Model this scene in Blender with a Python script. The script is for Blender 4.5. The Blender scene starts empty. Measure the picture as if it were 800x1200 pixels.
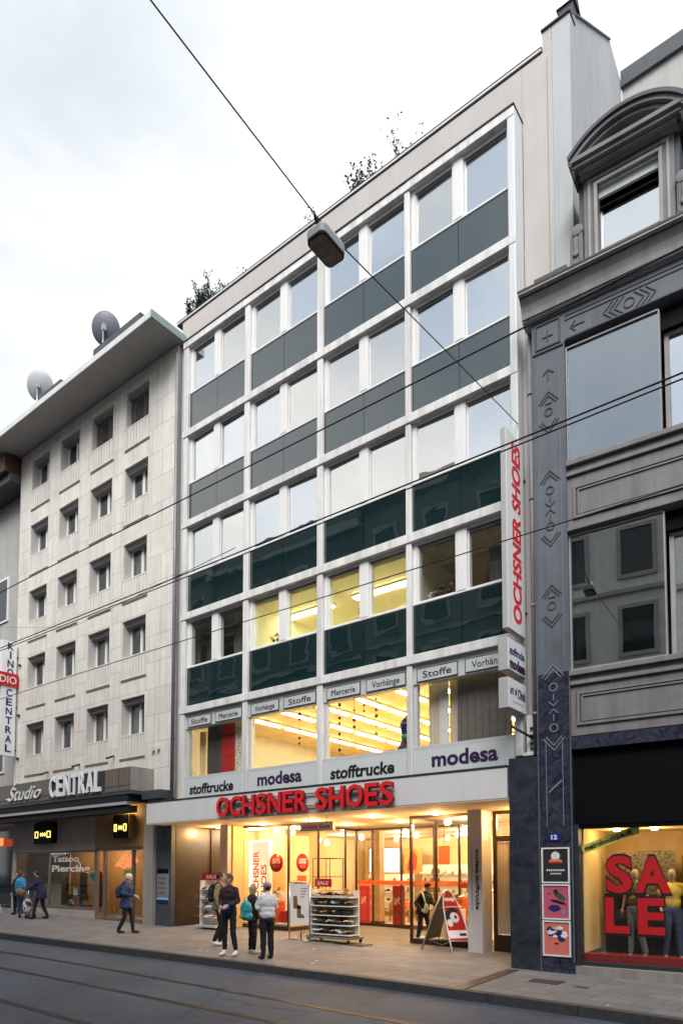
import bpy, bmesh, math, random
from mathutils import Vector, Matrix, noise as mnoise

random.seed(7)
PI = math.pi
R = math.radians
SC = bpy.context.scene
COL = SC.collection

# ------------------------------------------------------------------ camera
cam_d = bpy.data.cameras.new('camera')
cam = bpy.data.objects.new('camera', cam_d)
COL.objects.link(cam)
cam_d.sensor_fit = 'VERTICAL'
cam_d.sensor_height = 36.0
cam_d.sensor_width = 24.0
cam_d.lens = 24.0
cam_d.shift_y = 382.0 / 1200.0
cam_d.clip_end = 600
cam_d.clip_start = 0.1
_yaw, _pit = R(52.45), R(3.0)
_fh = Vector((-math.cos(_yaw), math.sin(_yaw), 0))
_rt = Vector((math.sin(_yaw), math.cos(_yaw), 0))
_fw = _fh * math.cos(_pit) + Vector((0, 0, 1)) * math.sin(_pit)
_up = -_fh * math.sin(_pit) + Vector((0, 0, 1)) * math.cos(_pit)
_m = Matrix((_rt, _up, -_fw)).transposed().to_4x4()
_m.translation = Vector((0, -13, 1.85))
cam.matrix_world = _m
SC.camera = cam

# ------------------------------------------------------------------ sky, sun, exposure
SUN_EL, SUN_ROT = R(48), R(151)      # overcast: veiled sun high behind the camera, towards the right
W = bpy.data.worlds.new('World')
SC.world = W
W.use_nodes = True
nt = W.node_tree
nt.nodes.clear()
n_out = nt.nodes.new('ShaderNodeOutputWorld')
n_bg = nt.nodes.new('ShaderNodeBackground')
n_sky = nt.nodes.new('ShaderNodeTexSky')
n_sky.sky_type = 'NISHITA'
n_sky.sun_disc = False
n_sky.sun_elevation = SUN_EL
n_sky.sun_rotation = SUN_ROT
n_tc = nt.nodes.new('ShaderNodeTexCoord')
n_map = nt.nodes.new('ShaderNodeMapping')
n_map.inputs['Scale'].default_value = (1.0, 1.0, 2.2)
n_no = nt.nodes.new('ShaderNodeTexNoise')
n_no.inputs['Scale'].default_value = 2.3
n_no.inputs['Detail'].default_value = 7
n_no.inputs['Roughness'].default_value = 0.55
n_no.inputs['Distortion'].default_value = 0.4
n_ramp = nt.nodes.new('ShaderNodeValToRGB')
n_ramp.color_ramp.elements[0].position = 0.36
n_ramp.color_ramp.elements[0].color = (0.72, 0.72, 0.72, 1)
n_ramp.color_ramp.elements[1].position = 0.62
n_ramp.color_ramp.elements[1].color = (0.98, 0.98, 0.98, 1)
n_no2 = nt.nodes.new('ShaderNodeTexNoise')
n_no2.inputs['Scale'].default_value = 2.2
n_no2.inputs['Detail'].default_value = 5
n_cr = nt.nodes.new('ShaderNodeValToRGB')
n_cr.color_ramp.elements[0].position = 0.35
n_cr.color_ramp.elements[0].color = (6.5, 7.15, 7.5, 1)
n_cr.color_ramp.elements[1].position = 0.65
n_cr.color_ramp.elements[1].color = (9.6, 9.5, 9.2, 1)
n_mix = nt.nodes.new('ShaderNodeMix')
n_mix.data_type = 'RGBA'
L = nt.links.new
L(n_tc.outputs['Generated'], n_map.inputs['Vector'])
L(n_map.outputs[0], n_no.inputs['Vector'])
L(n_map.outputs[0], n_no2.inputs['Vector'])
L(n_no.outputs['Fac'], n_ramp.inputs['Fac'])
L(n_no2.outputs['Fac'], n_cr.inputs['Fac'])
# an opening of clearer sky high over the houses across the street
n_dot = nt.nodes.new('ShaderNodeVectorMath')
n_dot.operation = 'DOT_PRODUCT'
n_dot.inputs[1].default_value = Vector((-0.16, -0.70, 0.70)).normalized()
n_gap = nt.nodes.new('ShaderNodeMapRange')
n_gap.interpolation_type = 'SMOOTHSTEP'
n_gap.inputs['From Min'].default_value = 0.84
n_gap.inputs['From Max'].default_value = 0.985
n_gap.inputs['To Min'].default_value = 1.0
n_gap.inputs['To Max'].default_value = 0.88
n_mul = nt.nodes.new('ShaderNodeMath')
n_mul.operation = 'MULTIPLY'
L(n_tc.outputs['Generated'], n_dot.inputs[0])
L(n_dot.outputs['Value'], n_gap.inputs['Value'])
L(n_ramp.outputs['Color'], n_mul.inputs[0])
L(n_gap.outputs['Result'], n_mul.inputs[1])
L(n_mul.outputs[0], n_mix.inputs['Factor'])
L(n_sky.outputs['Color'], n_mix.inputs['A'])
L(n_cr.outputs['Color'], n_mix.inputs['B'])
L(n_mix.outputs['Result'], n_bg.inputs['Color'])
n_bg.inputs['Strength'].default_value = 0.05
L(n_bg.outputs[0], n_out.inputs['Surface'])

sun_d = bpy.data.lights.new('sun', 'SUN')
sun_d.energy = 1.5
sun_d.angle = R(38)
sun_d.color = (1.0, 0.975, 0.94)
sun = bpy.data.objects.new('sun', sun_d)
COL.objects.link(sun)
_sd = Vector((0.485 * math.cos(SUN_EL), -0.875 * math.cos(SUN_EL), math.sin(SUN_EL)))
sun.rotation_euler = _sd.to_track_quat('Z', 'Y').to_euler()
sun.location = (0, -10, 40)

SC.view_settings.view_transform = 'Standard'
SC.view_settings.look = 'None'
SC.view_settings.exposure = 1.52
SC.view_settings.gamma = 1.0
SC.view_settings.use_curve_mapping = False
SC.render.engine = 'CYCLES'
cy = SC.cycles
cy.use_denoising = True
cy.max_bounces = 8
cy.diffuse_bounces = 4
cy.glossy_bounces = 4
cy.transmission_bounces = 4
cy.transparent_max_bounces = 20
cy.sample_clamp_indirect = 6.0
cy.caustics_reflective = False
cy.caustics_refractive = False

# ------------------------------------------------------------------ materials
MATS = {}

def _base(name):
    m = bpy.data.materials.new(name)
    m.use_nodes = True
    t = m.node_tree
    return m, t, t.nodes['Principled BSDF']

def mat(name, col, rough=0.6, var=0.08, scale=2.5, bump=0.0, bscale=60, metal=0.0, spec=0.4, streak=0.0, emit=None, es=0.0):
    m, t, b = _base(name)
    nn, ll = t.nodes.new, t.links.new
    b.inputs['Roughness'].default_value = rough
    b.inputs['Metallic'].default_value = metal
    b.inputs['Specular IOR Level'].default_value = spec
    tc = nn('ShaderNodeTexCoord')
    no = nn('ShaderNodeTexNoise')
    no.inputs['Scale'].default_value = scale
    no.inputs['Detail'].default_value = 6
    no.inputs['Roughness'].default_value = 0.6
    ll(tc.outputs['Object'], no.inputs['Vector'])
    rp = nn('ShaderNodeValToRGB')
    rp.color_ramp.elements[0].position = 0.3
    rp.color_ramp.elements[1].position = 0.7
    c0 = [max(0, c * (1 - var)) for c in col]
    c1 = [min(1, c * (1 + var)) for c in col]
    rp.color_ramp.elements[0].color = (*c0, 1)
    rp.color_ramp.elements[1].color = (*c1, 1)
    ll(no.outputs['Fac'], rp.inputs['Fac'])
    src = rp.outputs['Color']
    if streak:
        mp = nn('ShaderNodeMapping')
        mp.inputs['Scale'].default_value = (3.0, 3.0, 0.18)
        ll(tc.outputs['Object'], mp.inputs['Vector'])
        n2 = nn('ShaderNodeTexNoise')
        n2.inputs['Scale'].default_value = 1.6
        n2.inputs['Detail'].default_value = 7
        n2.inputs['Roughness'].default_value = 0.65
        ll(mp.outputs[0], n2.inputs['Vector'])
        r2 = nn('ShaderNodeValToRGB')
        r2.color_ramp.elements[0].position = 0.35
        r2.color_ramp.elements[1].position = 0.6
        v = 1 - streak
        r2.color_ramp.elements[0].color = (v, v, v, 1)
        r2.color_ramp.elements[1].color = (1, 1, 1, 1)
        ll(n2.outputs['Fac'], r2.inputs['Fac'])
        mx = nn('ShaderNodeMix')
        mx.data_type = 'RGBA'
        mx.blend_type = 'MULTIPLY'
        mx.inputs['Factor'].default_value = 1
        ll(src, mx.inputs['A'])
        ll(r2.outputs['Color'], mx.inputs['B'])
        src = mx.outputs['Result']
    ll(src, b.inputs['Base Color'])
    if bump:
        n3 = nn('ShaderNodeTexNoise')
        n3.inputs['Scale'].default_value = bscale
        n3.inputs['Detail'].default_value = 4
        ll(tc.outputs['Object'], n3.inputs['Vector'])
        bp = nn('ShaderNodeBump')
        bp.inputs['Strength'].default_value = bump
        bp.inputs['Distance'].default_value = 0.02
        ll(n3.outputs['Fac'], bp.inputs['Height'])
        ll(bp.outputs[0], b.inputs['Normal'])
    if emit:
        b.inputs['Emission Color'].default_value = (*emit, 1)
        b.inputs['Emission Strength'].default_value = es
    MATS[name] = m
    return m

def tiles(name, col, joint, bw, bh, axes, mortar=0.008, rough=0.6, var=0.1, offset=0.5, bump=0.3, grime=0.12, streak=0.0):
    """slabs with joints; axes = the two object axes the slabs lie in"""
    m, t, b = _base(name)
    nn, ll = t.nodes.new, t.links.new
    tc = nn('ShaderNodeTexCoord')
    sp = nn('ShaderNodeSeparateXYZ')
    cb = nn('ShaderNodeCombineXYZ')
    ll(tc.outputs['Object'], sp.inputs[0])
    ll(sp.outputs[axes[0]], cb.inputs[0])
    ll(sp.outputs[axes[1]], cb.inputs[1])
    br = nn('ShaderNodeTexBrick')
    br.offset = offset
    br.inputs['Scale'].default_value = 1.0
    br.inputs['Brick Width'].default_value = bw
    br.inputs['Row Height'].default_value = bh
    br.inputs['Mortar Size'].default_value = mortar
    br.inputs['Mortar Smooth'].default_value = 0.2
    br.inputs['Bias'].default_value = 0.0
    br.inputs['Color1'].default_value = (*[c * (1 - var) for c in col], 1)
    br.inputs['Color2'].default_value = (*[c * (1 + var) for c in col], 1)
    br.inputs['Mortar'].default_value = (*joint, 1)
    ll(cb.outputs[0], br.inputs['Vector'])
    no = nn('ShaderNodeTexNoise')
    no.inputs['Scale'].default_value = 1.7
    no.inputs['Detail'].default_value = 8
    no.inputs['Roughness'].default_value = 0.65
    ll(tc.outputs['Object'], no.inputs['Vector'])
    rp = nn('ShaderNodeValToRGB')
    rp.color_ramp.elements[0].position = 0.3
    rp.color_ramp.elements[1].position = 0.65
    g = 1 - grime
    rp.color_ramp.elements[0].color = (g, g, g, 1)
    rp.color_ramp.elements[1].color = (1, 1, 1, 1)
    ll(no.outputs['Fac'], rp.inputs['Fac'])
    mx = nn('ShaderNodeMix')
    mx.data_type = 'RGBA'
    mx.blend_type = 'MULTIPLY'
    mx.inputs['Factor'].default_value = 1
    ll(br.outputs['Color'], mx.inputs['A'])
    ll(rp.outputs['Color'], mx.inputs['B'])
    src = mx.outputs['Result']
    if streak:
        mp = nn('ShaderNodeMapping')
        mp.inputs['Scale'].default_value = (2.6, 2.6, 0.16)
        ll(tc.outputs['Object'], mp.inputs['Vector'])
        n2 = nn('ShaderNodeTexNoise')
        n2.inputs['Scale'].default_value = 1.7
        n2.inputs['Detail'].default_value = 8
        n2.inputs['Roughness'].default_value = 0.7
        ll(mp.outputs[0], n2.inputs['Vector'])
        r2 = nn('ShaderNodeValToRGB')
        r2.color_ramp.elements[0].position = 0.34
        r2.color_ramp.elements[1].position = 0.56
        v = 1 - streak
        r2.color_ramp.elements[0].color = (v, v, v * 0.985, 1)
        r2.color_ramp.elements[1].color = (1, 1, 1, 1)
        ll(n2.outputs['Fac'], r2.inputs['Fac'])
        m2 = nn('ShaderNodeMix')
        m2.data_type = 'RGBA'
        m2.blend_type = 'MULTIPLY'
        m2.inputs['Factor'].default_value = 1
        ll(src, m2.inputs['A'])
        ll(r2.outputs['Color'], m2.inputs['B'])
        src = m2.outputs['Result']
    ll(src, b.inputs['Base Color'])
    b.inputs['Roughness'].default_value = rough
    bp = nn('ShaderNodeBump')
    bp.inputs['Strength'].default_value = bump
    bp.inputs['Distance'].default_value = 0.01
    bp.invert = True
    ll(br.outputs['Fac'], bp.inputs['Height'])
    ll(bp.outputs[0], b.inputs['Normal'])
    MATS[name] = m
    return m

def glass(name, f0, tint=(1, 1, 1), rough=0.0, wave=0.0, wscale=1.5, gcol=(0.95, 0.97, 1.0)):
    """thin window glass: clear + mirror by Schlick's law, same from both sides"""
    m = bpy.data.materials.new(name)
    m.use_nodes = True
    t = m.node_tree
    t.nodes.clear()
    nn, ll = t.nodes.new, t.links.new
    out = nn('ShaderNodeOutputMaterial')
    mix = nn('ShaderNodeMixShader')
    tr = nn('ShaderNodeBsdfTransparent')
    tr.inputs['Color'].default_value = (*tint, 1)
    gl = nn('ShaderNodeBsdfGlossy')
    gl.inputs['Roughness'].default_value = rough
    gl.inputs['Color'].default_value = (*gcol, 1)
    ge = nn('ShaderNodeNewGeometry')
    dt = nn('ShaderNodeVectorMath')
    dt.operation = 'DOT_PRODUCT'
    ll(ge.outputs['Normal'], dt.inputs[0])
    ll(ge.outputs['Incoming'], dt.inputs[1])
    def mth(op, a, bv=None):
        k = nn('ShaderNodeMath')
        k.operation = op
        if isinstance(a, (int, float)):
            k.inputs[0].default_value = a
        else:
            ll(a, k.inputs[0])
        if bv is not None:
            if isinstance(bv, (int, float)):
                k.inputs[1].default_value = bv
            else:
                ll(bv, k.inputs[1])
        return k.outputs[0]
    ab = mth('ABSOLUTE', dt.outputs['Value'])
    om = mth('SUBTRACT', 1.0, ab)
    pw = mth('POWER', om, 5.0)
    sc = mth('MULTIPLY', pw, 1 - f0)
    fr = mth('ADD', sc, f0)
    ll(fr, mix.inputs[0])
    ll(tr.outputs[0], mix.inputs[1])
    ll(gl.outputs[0], mix.inputs[2])
    ll(mix.outputs[0], out.inputs['Surface'])
    if wave:
        tc = nn('ShaderNodeTexCoord')
        no = nn('ShaderNodeTexNoise')
        no.inputs['Scale'].default_value = wscale
        no.inputs['Detail'].default_value = 2
        ll(tc.outputs['Object'], no.inputs['Vector'])
        bp = nn('ShaderNodeBump')
        bp.inputs['Strength'].default_value = wave
        bp.inputs['Distance'].default_value = 0.05
        ll(no.outputs['Fac'], bp.inputs['Height'])
        ll(bp.outputs[0], gl.inputs['Normal'])
    MATS[name] = m
    return m

def lampmat(name, col, strength):
    m = bpy.data.materials.new(name)
    m.use_nodes = True
    t = m.node_tree
    t.nodes.clear()
    out = t.nodes.new('ShaderNodeOutputMaterial')
    e = t.nodes.new('ShaderNodeEmission')
    e.inputs['Color'].default_value = (*col, 1)
    e.inputs['Strength'].default_value = strength
    t.links.new(e.outputs[0], out.inputs['Surface'])
    MATS[name] = m
    return m

def panel_glass(name, col, refl, wave, wscale):
    """opaque back-painted glass of the spandrels"""
    m, t, b = _base(name)
    nn, ll = t.nodes.new, t.links.new
    b.inputs['Base Color'].default_value = (*col, 1)
    b.inputs['Roughness'].default_value = 0.02
    b.inputs['IOR'].default_value = refl
    tc = nn('ShaderNodeTexCoord')
    mp = nn('ShaderNodeMapping')
    mp.inputs['Scale'].default_value = (0.6, 0.6, 1.6)
    ll(tc.outputs['Object'], mp.inputs['Vector'])
    no = nn('ShaderNodeTexNoise')
    no.inputs['Scale'].default_value = wscale
    no.inputs['Detail'].default_value = 2
    ll(mp.outputs[0], no.inputs['Vector'])
    bp = nn('ShaderNodeBump')
    bp.inputs['Strength'].default_value = wave
    bp.inputs['Distance'].default_value = 0.05
    ll(no.outputs['Fac'], bp.inputs['Height'])
    ll(bp.outputs[0], b.inputs['Normal'])
    MATS[name] = m
    return m

def marble(name, c0, c1, rough=0.2, scale=3.0):
    m, t, b = _base(name)
    nn, ll = t.nodes.new, t.links.new
    tc = nn('ShaderNodeTexCoord')
    no = nn('ShaderNodeTexNoise')
    no.inputs['Scale'].default_value = scale
    no.inputs['Detail'].default_value = 10
    no.inputs['Roughness'].default_value = 0.68
    no.inputs['Distortion'].default_value = 1.6
    ll(tc.outputs['Object'], no.inputs['Vector'])
    rp = nn('ShaderNodeValToRGB')
    rp.color_ramp.elements[0].position = 0.35
    rp.color_ramp.elements[1].position = 0.75
    rp.color_ramp.elements[0].color = (*c0, 1)
    rp.color_ramp.elements[1].color = (*c1, 1)
    ll(no.outputs['Fac'], rp.inputs['Fac'])
    ll(rp.outputs['Color'], b.inputs['Base Color'])
    b.inputs['Roughness'].default_value = rough
    MATS[name] = m
    return m

mat('white_frame', (0.74, 0.73, 0.72), 0.45, 0.06, 2.2, streak=0.27)
mat('frame_bluish_lit', (0.66, 0.68, 0.70), 0.45, 0.04, 1.2, streak=0.10)  # white frame copy, bluish light of the side face put into the colour
mat('window_white', (0.74, 0.74, 0.74), 0.4, 0.03)
mat('mezz_grey', (0.50, 0.52, 0.54), 0.45, 0.05)
mat('plaster', (0.50, 0.47, 0.455), 0.85, 0.05, 0.9, bump=0.25, bscale=50, streak=0.05)
mat('plaster_blue_lit', (0.46, 0.475, 0.49), 0.85, 0.06, 0.7, bump=0.25, bscale=40, streak=0.11)  # plaster copy with the end wall's bluish side light in its colour
mat('canopy_white', (0.66, 0.65, 0.66), 0.5, 0.03, 0.8, streak=0.05)
mat('soffit', (0.66, 0.54, 0.38), 0.8, 0.04)
mat('dark_edge', (0.03, 0.03, 0.035), 0.5)
mat('iron', (0.05, 0.05, 0.055), 0.5, metal=0.6)
mat('brown_frame', (0.045, 0.022, 0.014), 0.4)
mat('steel', (0.45, 0.45, 0.46), 0.35, metal=0.9)
mat('zinc', (0.27, 0.28, 0.30), 0.5, 0.15, streak=0.25, metal=0.3)
mat('copper_green', (0.26, 0.34, 0.32), 0.6, 0.12)
mat('eave_grey', (0.34, 0.33, 0.32), 0.8, 0.07, 1.5, streak=0.0)
mat('eave_edge', (0.62, 0.63, 0.63), 0.6)
mat('travertine_plain', (0.68, 0.645, 0.605), 0.75, 0.08, 2.0, bump=0.15, bscale=70, streak=0.12)
tiles('travertine', (0.72, 0.685, 0.64), (0.36, 0.335, 0.31), 1.05, 0.86, (0, 2), mortar=0.008, rough=0.7, var=0.055, grime=0.12, streak=0.17)
mat('reveal', (0.48, 0.465, 0.455), 0.75, 0.08, 2)
mat('blind_box', (0.23, 0.222, 0.222), 0.7, 0.12)
mat('roller_slats', (0.42, 0.38, 0.35), 0.6, 0.10)
mat('fascia_brown', (0.16, 0.132, 0.115), 0.5, 0.12, 1.2, streak=0.2)
mat('fascia_grey', (0.30, 0.285, 0.265), 0.6, 0.10, 1.5, streak=0.25)
mat('shop_wall_taupe', (0.40, 0.34, 0.31), 0.65, 0.16, 1.4)
mat('shop_wall_ochre', (0.30, 0.18, 0.055), 0.6, 0.12, 1.4)
mat('slate_blue', (0.05, 0.062, 0.075), 0.6, 0.15)
marble('brown_marble', (0.020, 0.012, 0.006), (0.05, 0.031, 0.017), 0.3, 2.2)
marble('blue_stone', (0.035, 0.045, 0.06), (0.075, 0.09, 0.11), 0.35, 3)
marble('plinth_marble', (0.012, 0.016, 0.024), (0.055, 0.063, 0.080), 0.3, 2.6)
marble('dark_marble', (0.005, 0.008, 0.022), (0.065, 0.073, 0.105), 0.25, 6.0)
mat('pillar_stone', (0.105, 0.120, 0.142), 0.55, 0.14, 1.5, bump=0.15, bscale=80, streak=0.25)
mat('mauve_stone', (0.195, 0.185, 0.192), 0.7, 0.12, 1.6, bump=0.2, bscale=60, streak=0.22)
mat('mauve_light', (0.34, 0.33, 0.335), 0.7, 0.12, 1.6, bump=0.2, bscale=60, streak=0.22)
mat('carved_shade', (0.062, 0.07, 0.085), 0.7)  # stone darkened to carry the shade of the carved relief
mat('carved_light', (0.17, 0.20, 0.25), 0.6)
mat('grey_render', (0.42, 0.41, 0.40), 0.85, 0.06, 1.0, streak=0.15)
mat('slate_roof', (0.06, 0.066, 0.075), 0.6, 0.2)
mat('black', (0.004, 0.004, 0.006), 0.6, spec=0.08)
mat('plaque_cyan', (0.25, 0.55, 0.62), 0.4)
def asphalt(name, col):
    m, t, b = _base(name)
    nn, ll = t.nodes.new, t.links.new
    tc = nn('ShaderNodeTexCoord')
    def fac(scale, detail, lo, hi, c0, c1, typ='ShaderNodeTexNoise'):
        no = nn(typ)
        no.inputs['Scale'].default_value = scale
        if typ == 'ShaderNodeTexNoise':
            no.inputs['Detail'].default_value = detail
        else:
            no.feature = 'DISTANCE_TO_EDGE'
        ll(tc.outputs['Object'], no.inputs['Vector'])
        rp = nn('ShaderNodeValToRGB')
        rp.color_ramp.elements[0].position = lo
        rp.color_ramp.elements[1].position = hi
        rp.color_ramp.elements[0].color = (c0, c0, c0, 1)
        rp.color_ramp.elements[1].color = (c1, c1, c1, 1)
        ll(no.outputs[0], rp.inputs['Fac'])
        return rp.outputs['Color']
    src = None
    for f in (fac(0.45, 5, 0.40, 0.58, 0.80, 1.10), fac(70, 3, 0.35, 0.65, 0.72, 1.25), fac(6, 6, 0.3, 0.7, 0.86, 1.12), fac(0.55, 0, 0.0, 0.012, 0.62, 1.0, 'ShaderNodeTexVoronoi')):
        mx = nn('ShaderNodeMix')
        mx.data_type = 'RGBA'
        mx.blend_type = 'MULTIPLY'
        mx.inputs['Factor'].default_value = 1
        if src is None:
            mx.inputs['A'].default_value = (*col, 1)
        else:
            ll(src, mx.inputs['A'])
        ll(f, mx.inputs['B'])
        src = mx.outputs['Result']
    ll(src, b.inputs['Base Color'])
    b.inputs['Roughness'].default_value = 0.78
    no = nn('ShaderNodeTexNoise')
    no.inputs['Scale'].default_value = 120
    ll(tc.outputs['Object'], no.inputs['Vector'])
    bp = nn('ShaderNodeBump')
    bp.inputs['Strength'].default_value = 0.5
    bp.inputs['Distance'].default_value = 0.01
    ll(no.outputs['Fac'], bp.inputs['Height'])
    ll(bp.outputs[0], b.inputs['Normal'])
    MATS[name] = m
asphalt('asphalt', (0.060, 0.075, 0.108))
tiles('paving', (0.175, 0.176, 0.184), (0.085, 0.085, 0.088), 0.62, 0.42, (0, 1), mortar=0.009, rough=0.72, var=0.10, grime=0.28)
mat('kerb_granite', (0.058, 0.058, 0.062), 0.7, 0.25, 14, bump=0.3, bscale=90)
mat('rail_steel', (0.055, 0.053, 0.052), 0.48, 0.2, 8, metal=0.85)
mat('groove', (0.02, 0.02, 0.022), 0.7)
mat('manhole', (0.07, 0.07, 0.075), 0.5, 0.2, 20, metal=0.5)
mat('cream_wall', (0.72, 0.56, 0.30), 0.8, 0.04)
mat('cream_dim', (0.58, 0.49, 0.34), 0.8, 0.06)
mat('shop_floor', (0.48, 0.38, 0.26), 0.35, 0.06)
mat('shop_white', (0.78, 0.76, 0.72), 0.5, 0.03)
mat('wood', (0.34, 0.20, 0.09), 0.5, 0.2, 6)
mat('tan_wall', (0.45, 0.30, 0.15), 0.7, 0.08)
mat('red', (0.50, 0.015, 0.02), 0.4, 0.05)
mat('red_letter', (0.72, 0.02, 0.028), 0.35, 0.04)
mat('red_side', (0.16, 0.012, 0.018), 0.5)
mat('dark_red', (0.26, 0.015, 0.02), 0.5)
mat('roof_tile', (0.07, 0.03, 0.025), 0.7, 0.2, 8)
mat('plate_grey', (0.50, 0.53, 0.54), 0.4, 0.04)
mat('tabby', (0.6, 0.55, 0.47), 0.85, 0.75, 14)
mat('orange_red', (0.62, 0.10, 0.02), 0.5)
mat('sign_white', (0.76, 0.77, 0.79), 0.35, 0.02)
mat('sign_side', (0.40, 0.39, 0.40), 0.5, 0.05)
mat('sign_under', (0.36, 0.32, 0.29), 0.6, 0.05)
mat('sign_pale', (0.58, 0.62, 0.63), 0.35, 0.03)
mat('text_black', (0.012, 0.012, 0.018), 0.5)
mat('text_navy', (0.02, 0.02, 0.12), 0.5)
mat('text_purple', (0.035, 0.012, 0.06), 0.5)
mat('text_white', (0.82, 0.83, 0.85), 0.4)
mat('grey_letter_box', (0.14, 0.14, 0.15), 0.6)
mat('house_blue', (0.012, 0.02, 0.20), 0.3)
mat('poster_dark', (0.025, 0.028, 0.035), 0.4)
mat('poster_pink', (0.50, 0.10, 0.17), 0.45, 0.1, 8)
mat('poster_salmon', (0.62, 0.17, 0.14), 0.45, 0.1, 8)
mat('poster_white', (0.75, 0.73, 0.72), 0.4)
mat('poster_orange', (0.65, 0.22, 0.05), 0.5)
mat('yellow_glow', (0.6, 0.4, 0.05), 0.5, emit=(1.0, 0.72, 0.15), es=0.9)
mat('led_white', (0.7, 0.7, 0.7), 0.5, emit=(1, 0.97, 0.9), es=1.1)
mat('green_yellow', (0.60, 0.62, 0.10), 0.5)
mat('curtain_white', (0.72, 0.72, 0.71), 0.9, 0.04)
mat('curtain_cream', (0.60, 0.53, 0.42), 0.9, 0.08, 6)
mat('curtain_dark', (0.075, 0.065, 0.06), 0.9, 0.15, 6)
mat('curtain_grey', (0.16, 0.145, 0.135), 0.9, 0.15, 6)
mat('curtain_red', (0.42, 0.02, 0.015), 0.85, 0.15, 6)
mat('curtain_yellow', (0.70, 0.55, 0.28), 0.9, 0.08)
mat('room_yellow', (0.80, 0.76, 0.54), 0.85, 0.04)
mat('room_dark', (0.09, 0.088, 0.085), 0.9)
mat('opp_wall', (0.20, 0.195, 0.185), 0.8, 0.1)
mat('opp_wall_grey', (0.12, 0.125, 0.125), 0.8, 0.1)
mat('opp_pale', (0.64, 0.63, 0.60), 0.8, 0.08)
mat('opp_roof', (0.035, 0.035, 0.036), 0.7)
mat('opp_trim', (0.36, 0.35, 0.33), 0.8)
mat('opp_glass', (0.012, 0.015, 0.018), 0.06, spec=0.5)
mat('lamp_grey', (0.33, 0.34, 0.37), 0.45, 0.06)
mat('lamp_lens', (0.10, 0.095, 0.095), 0.25, 0.4, 12)
mat('dish_grey', (0.14, 0.15, 0.18), 0.45, 0.1)
mat('dish_white', (0.42, 0.43, 0.45), 0.45, 0.1)
mat('wire', (0.012, 0.012, 0.014), 0.6)
mat('leaf_dark', (0.040, 0.085, 0.042), 0.7, 0.35, 9)
mat('leaf_blue', (0.06, 0.06, 0.10), 0.7, 0.35, 9)
mat('twig', (0.06, 0.05, 0.05), 0.8)
mat('skin', (0.50, 0.30, 0.22), 0.55, 0.06, 8)
mat('hair_dark', (0.018, 0.013, 0.011), 0.6, 0.3, 40)
mat('hair_brown', (0.09, 0.045, 0.022), 0.6, 0.3, 40)
mat('hair_blond', (0.34, 0.22, 0.11), 0.6, 0.25, 40)
mat('hair_white', (0.62, 0.60, 0.58), 0.7, 0.1, 40)
mat('cloth_black', (0.010, 0.010, 0.013), 0.8, 0.3, 12)
mat('cloth_navy', (0.012, 0.020, 0.060), 0.75, 0.3, 8)
mat('cloth_bluecoat', (0.014, 0.034, 0.095), 0.7, 0.3, 8)
mat('cloth_tan', (0.22, 0.16, 0.095), 0.8, 0.2, 8)
mat('cloth_maroon', (0.030, 0.012, 0.018), 0.8, 0.3, 8)
mat('cloth_white', (0.62, 0.62, 0.66), 0.75, 0.1, 8)
mat('cloth_cyan', (0.02, 0.26, 0.52), 0.6, 0.2, 6)
mat('bag_teal', (0.03, 0.34, 0.40), 0.5, 0.5, 7)
mat('bag_yellow', (0.55, 0.50, 0.05), 0.5, 0.2, 7)
mat('bag_brown', (0.25, 0.11, 0.04), 0.6, 0.2)
mat('bag_stripe', (0.40, 0.55, 0.52), 0.6, 0.2)
mat('scarf', (0.30, 0.22, 0.26), 0.85, 0.55, 30)
mat('shoe_white', (0.72, 0.72, 0.72), 0.5, 0.05)
mat('shoe_black', (0.012, 0.011, 0.011), 0.45, 0.2, 9)
mat('shoe_brown', (0.22, 0.10, 0.04), 0.5, 0.2, 9)
mat('shoe_grey', (0.42, 0.41, 0.40), 0.5, 0.2, 9)
mat('denim', (0.04, 0.065, 0.13), 0.8, 0.25, 10)
mat('denim_light', (0.18, 0.21, 0.24), 0.8, 0.25, 10)
mat('mannequin_skin', (0.50, 0.36, 0.24), 0.4, 0.03)
mat('olive', (0.10, 0.09, 0.03), 0.8, 0.2, 10)
mat('cloth_yellow', (0.70, 0.48, 0.06), 0.7, 0.1)
mat('board_grey', (0.05, 0.052, 0.06), 0.6, 0.08)
mat('dark_panel_pattern', (0.13, 0.11, 0.08), 0.7, 0.95, 16)
mat('rubber', (0.015, 0.015, 0.016), 0.7)
mat('opp_sign', (0.45, 0.55, 0.6), 0.5, emit=(0.55, 0.75, 0.85), es=0.6)
glass('glass_office', 0.62, (0.80, 0.81, 0.81), wave=0.05, wscale=0.8)
glass('glass_cream_reflection', 0.64, (0.80, 0.785, 0.75), wave=0.09, wscale=0.7, gcol=(1.0, 0.98, 0.94))  # cream tint imitates cloud reflections in the pane
glass('glass_blue_reflection', 0.60, (0.78, 0.81, 0.85), wave=0.09, wscale=0.9, gcol=(0.95, 0.97, 1.0))  # bluish tint stands in for sky mirrored in the pane
glass('glass_lit', 0.05, (0.93, 0.95, 0.93), wave=0.04, wscale=0.8)
glass('glass_shop', 0.025, (0.96, 0.96, 0.95))
glass('glass_dark', 0.16, (0.72, 0.76, 0.78), wave=0.03)
glass('glass_right', 0.30, (0.55, 0.63, 0.64), wave=0.03, wscale=0.6)
panel_glass('spandrel_glass', (0.003, 0.018, 0.020), 2.25, 0.09, 1.1)
lampmat('tube_warm', (1.0, 0.84, 0.44), 14.0)
lampmat('tube_yellow', (1.0, 0.90, 0.52), 11.0)
lampmat('spot_warm', (1.0, 0.80, 0.48), 10.0)
lampmat('lightbox', (1.0, 0.95, 0.78), 1.3)
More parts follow.
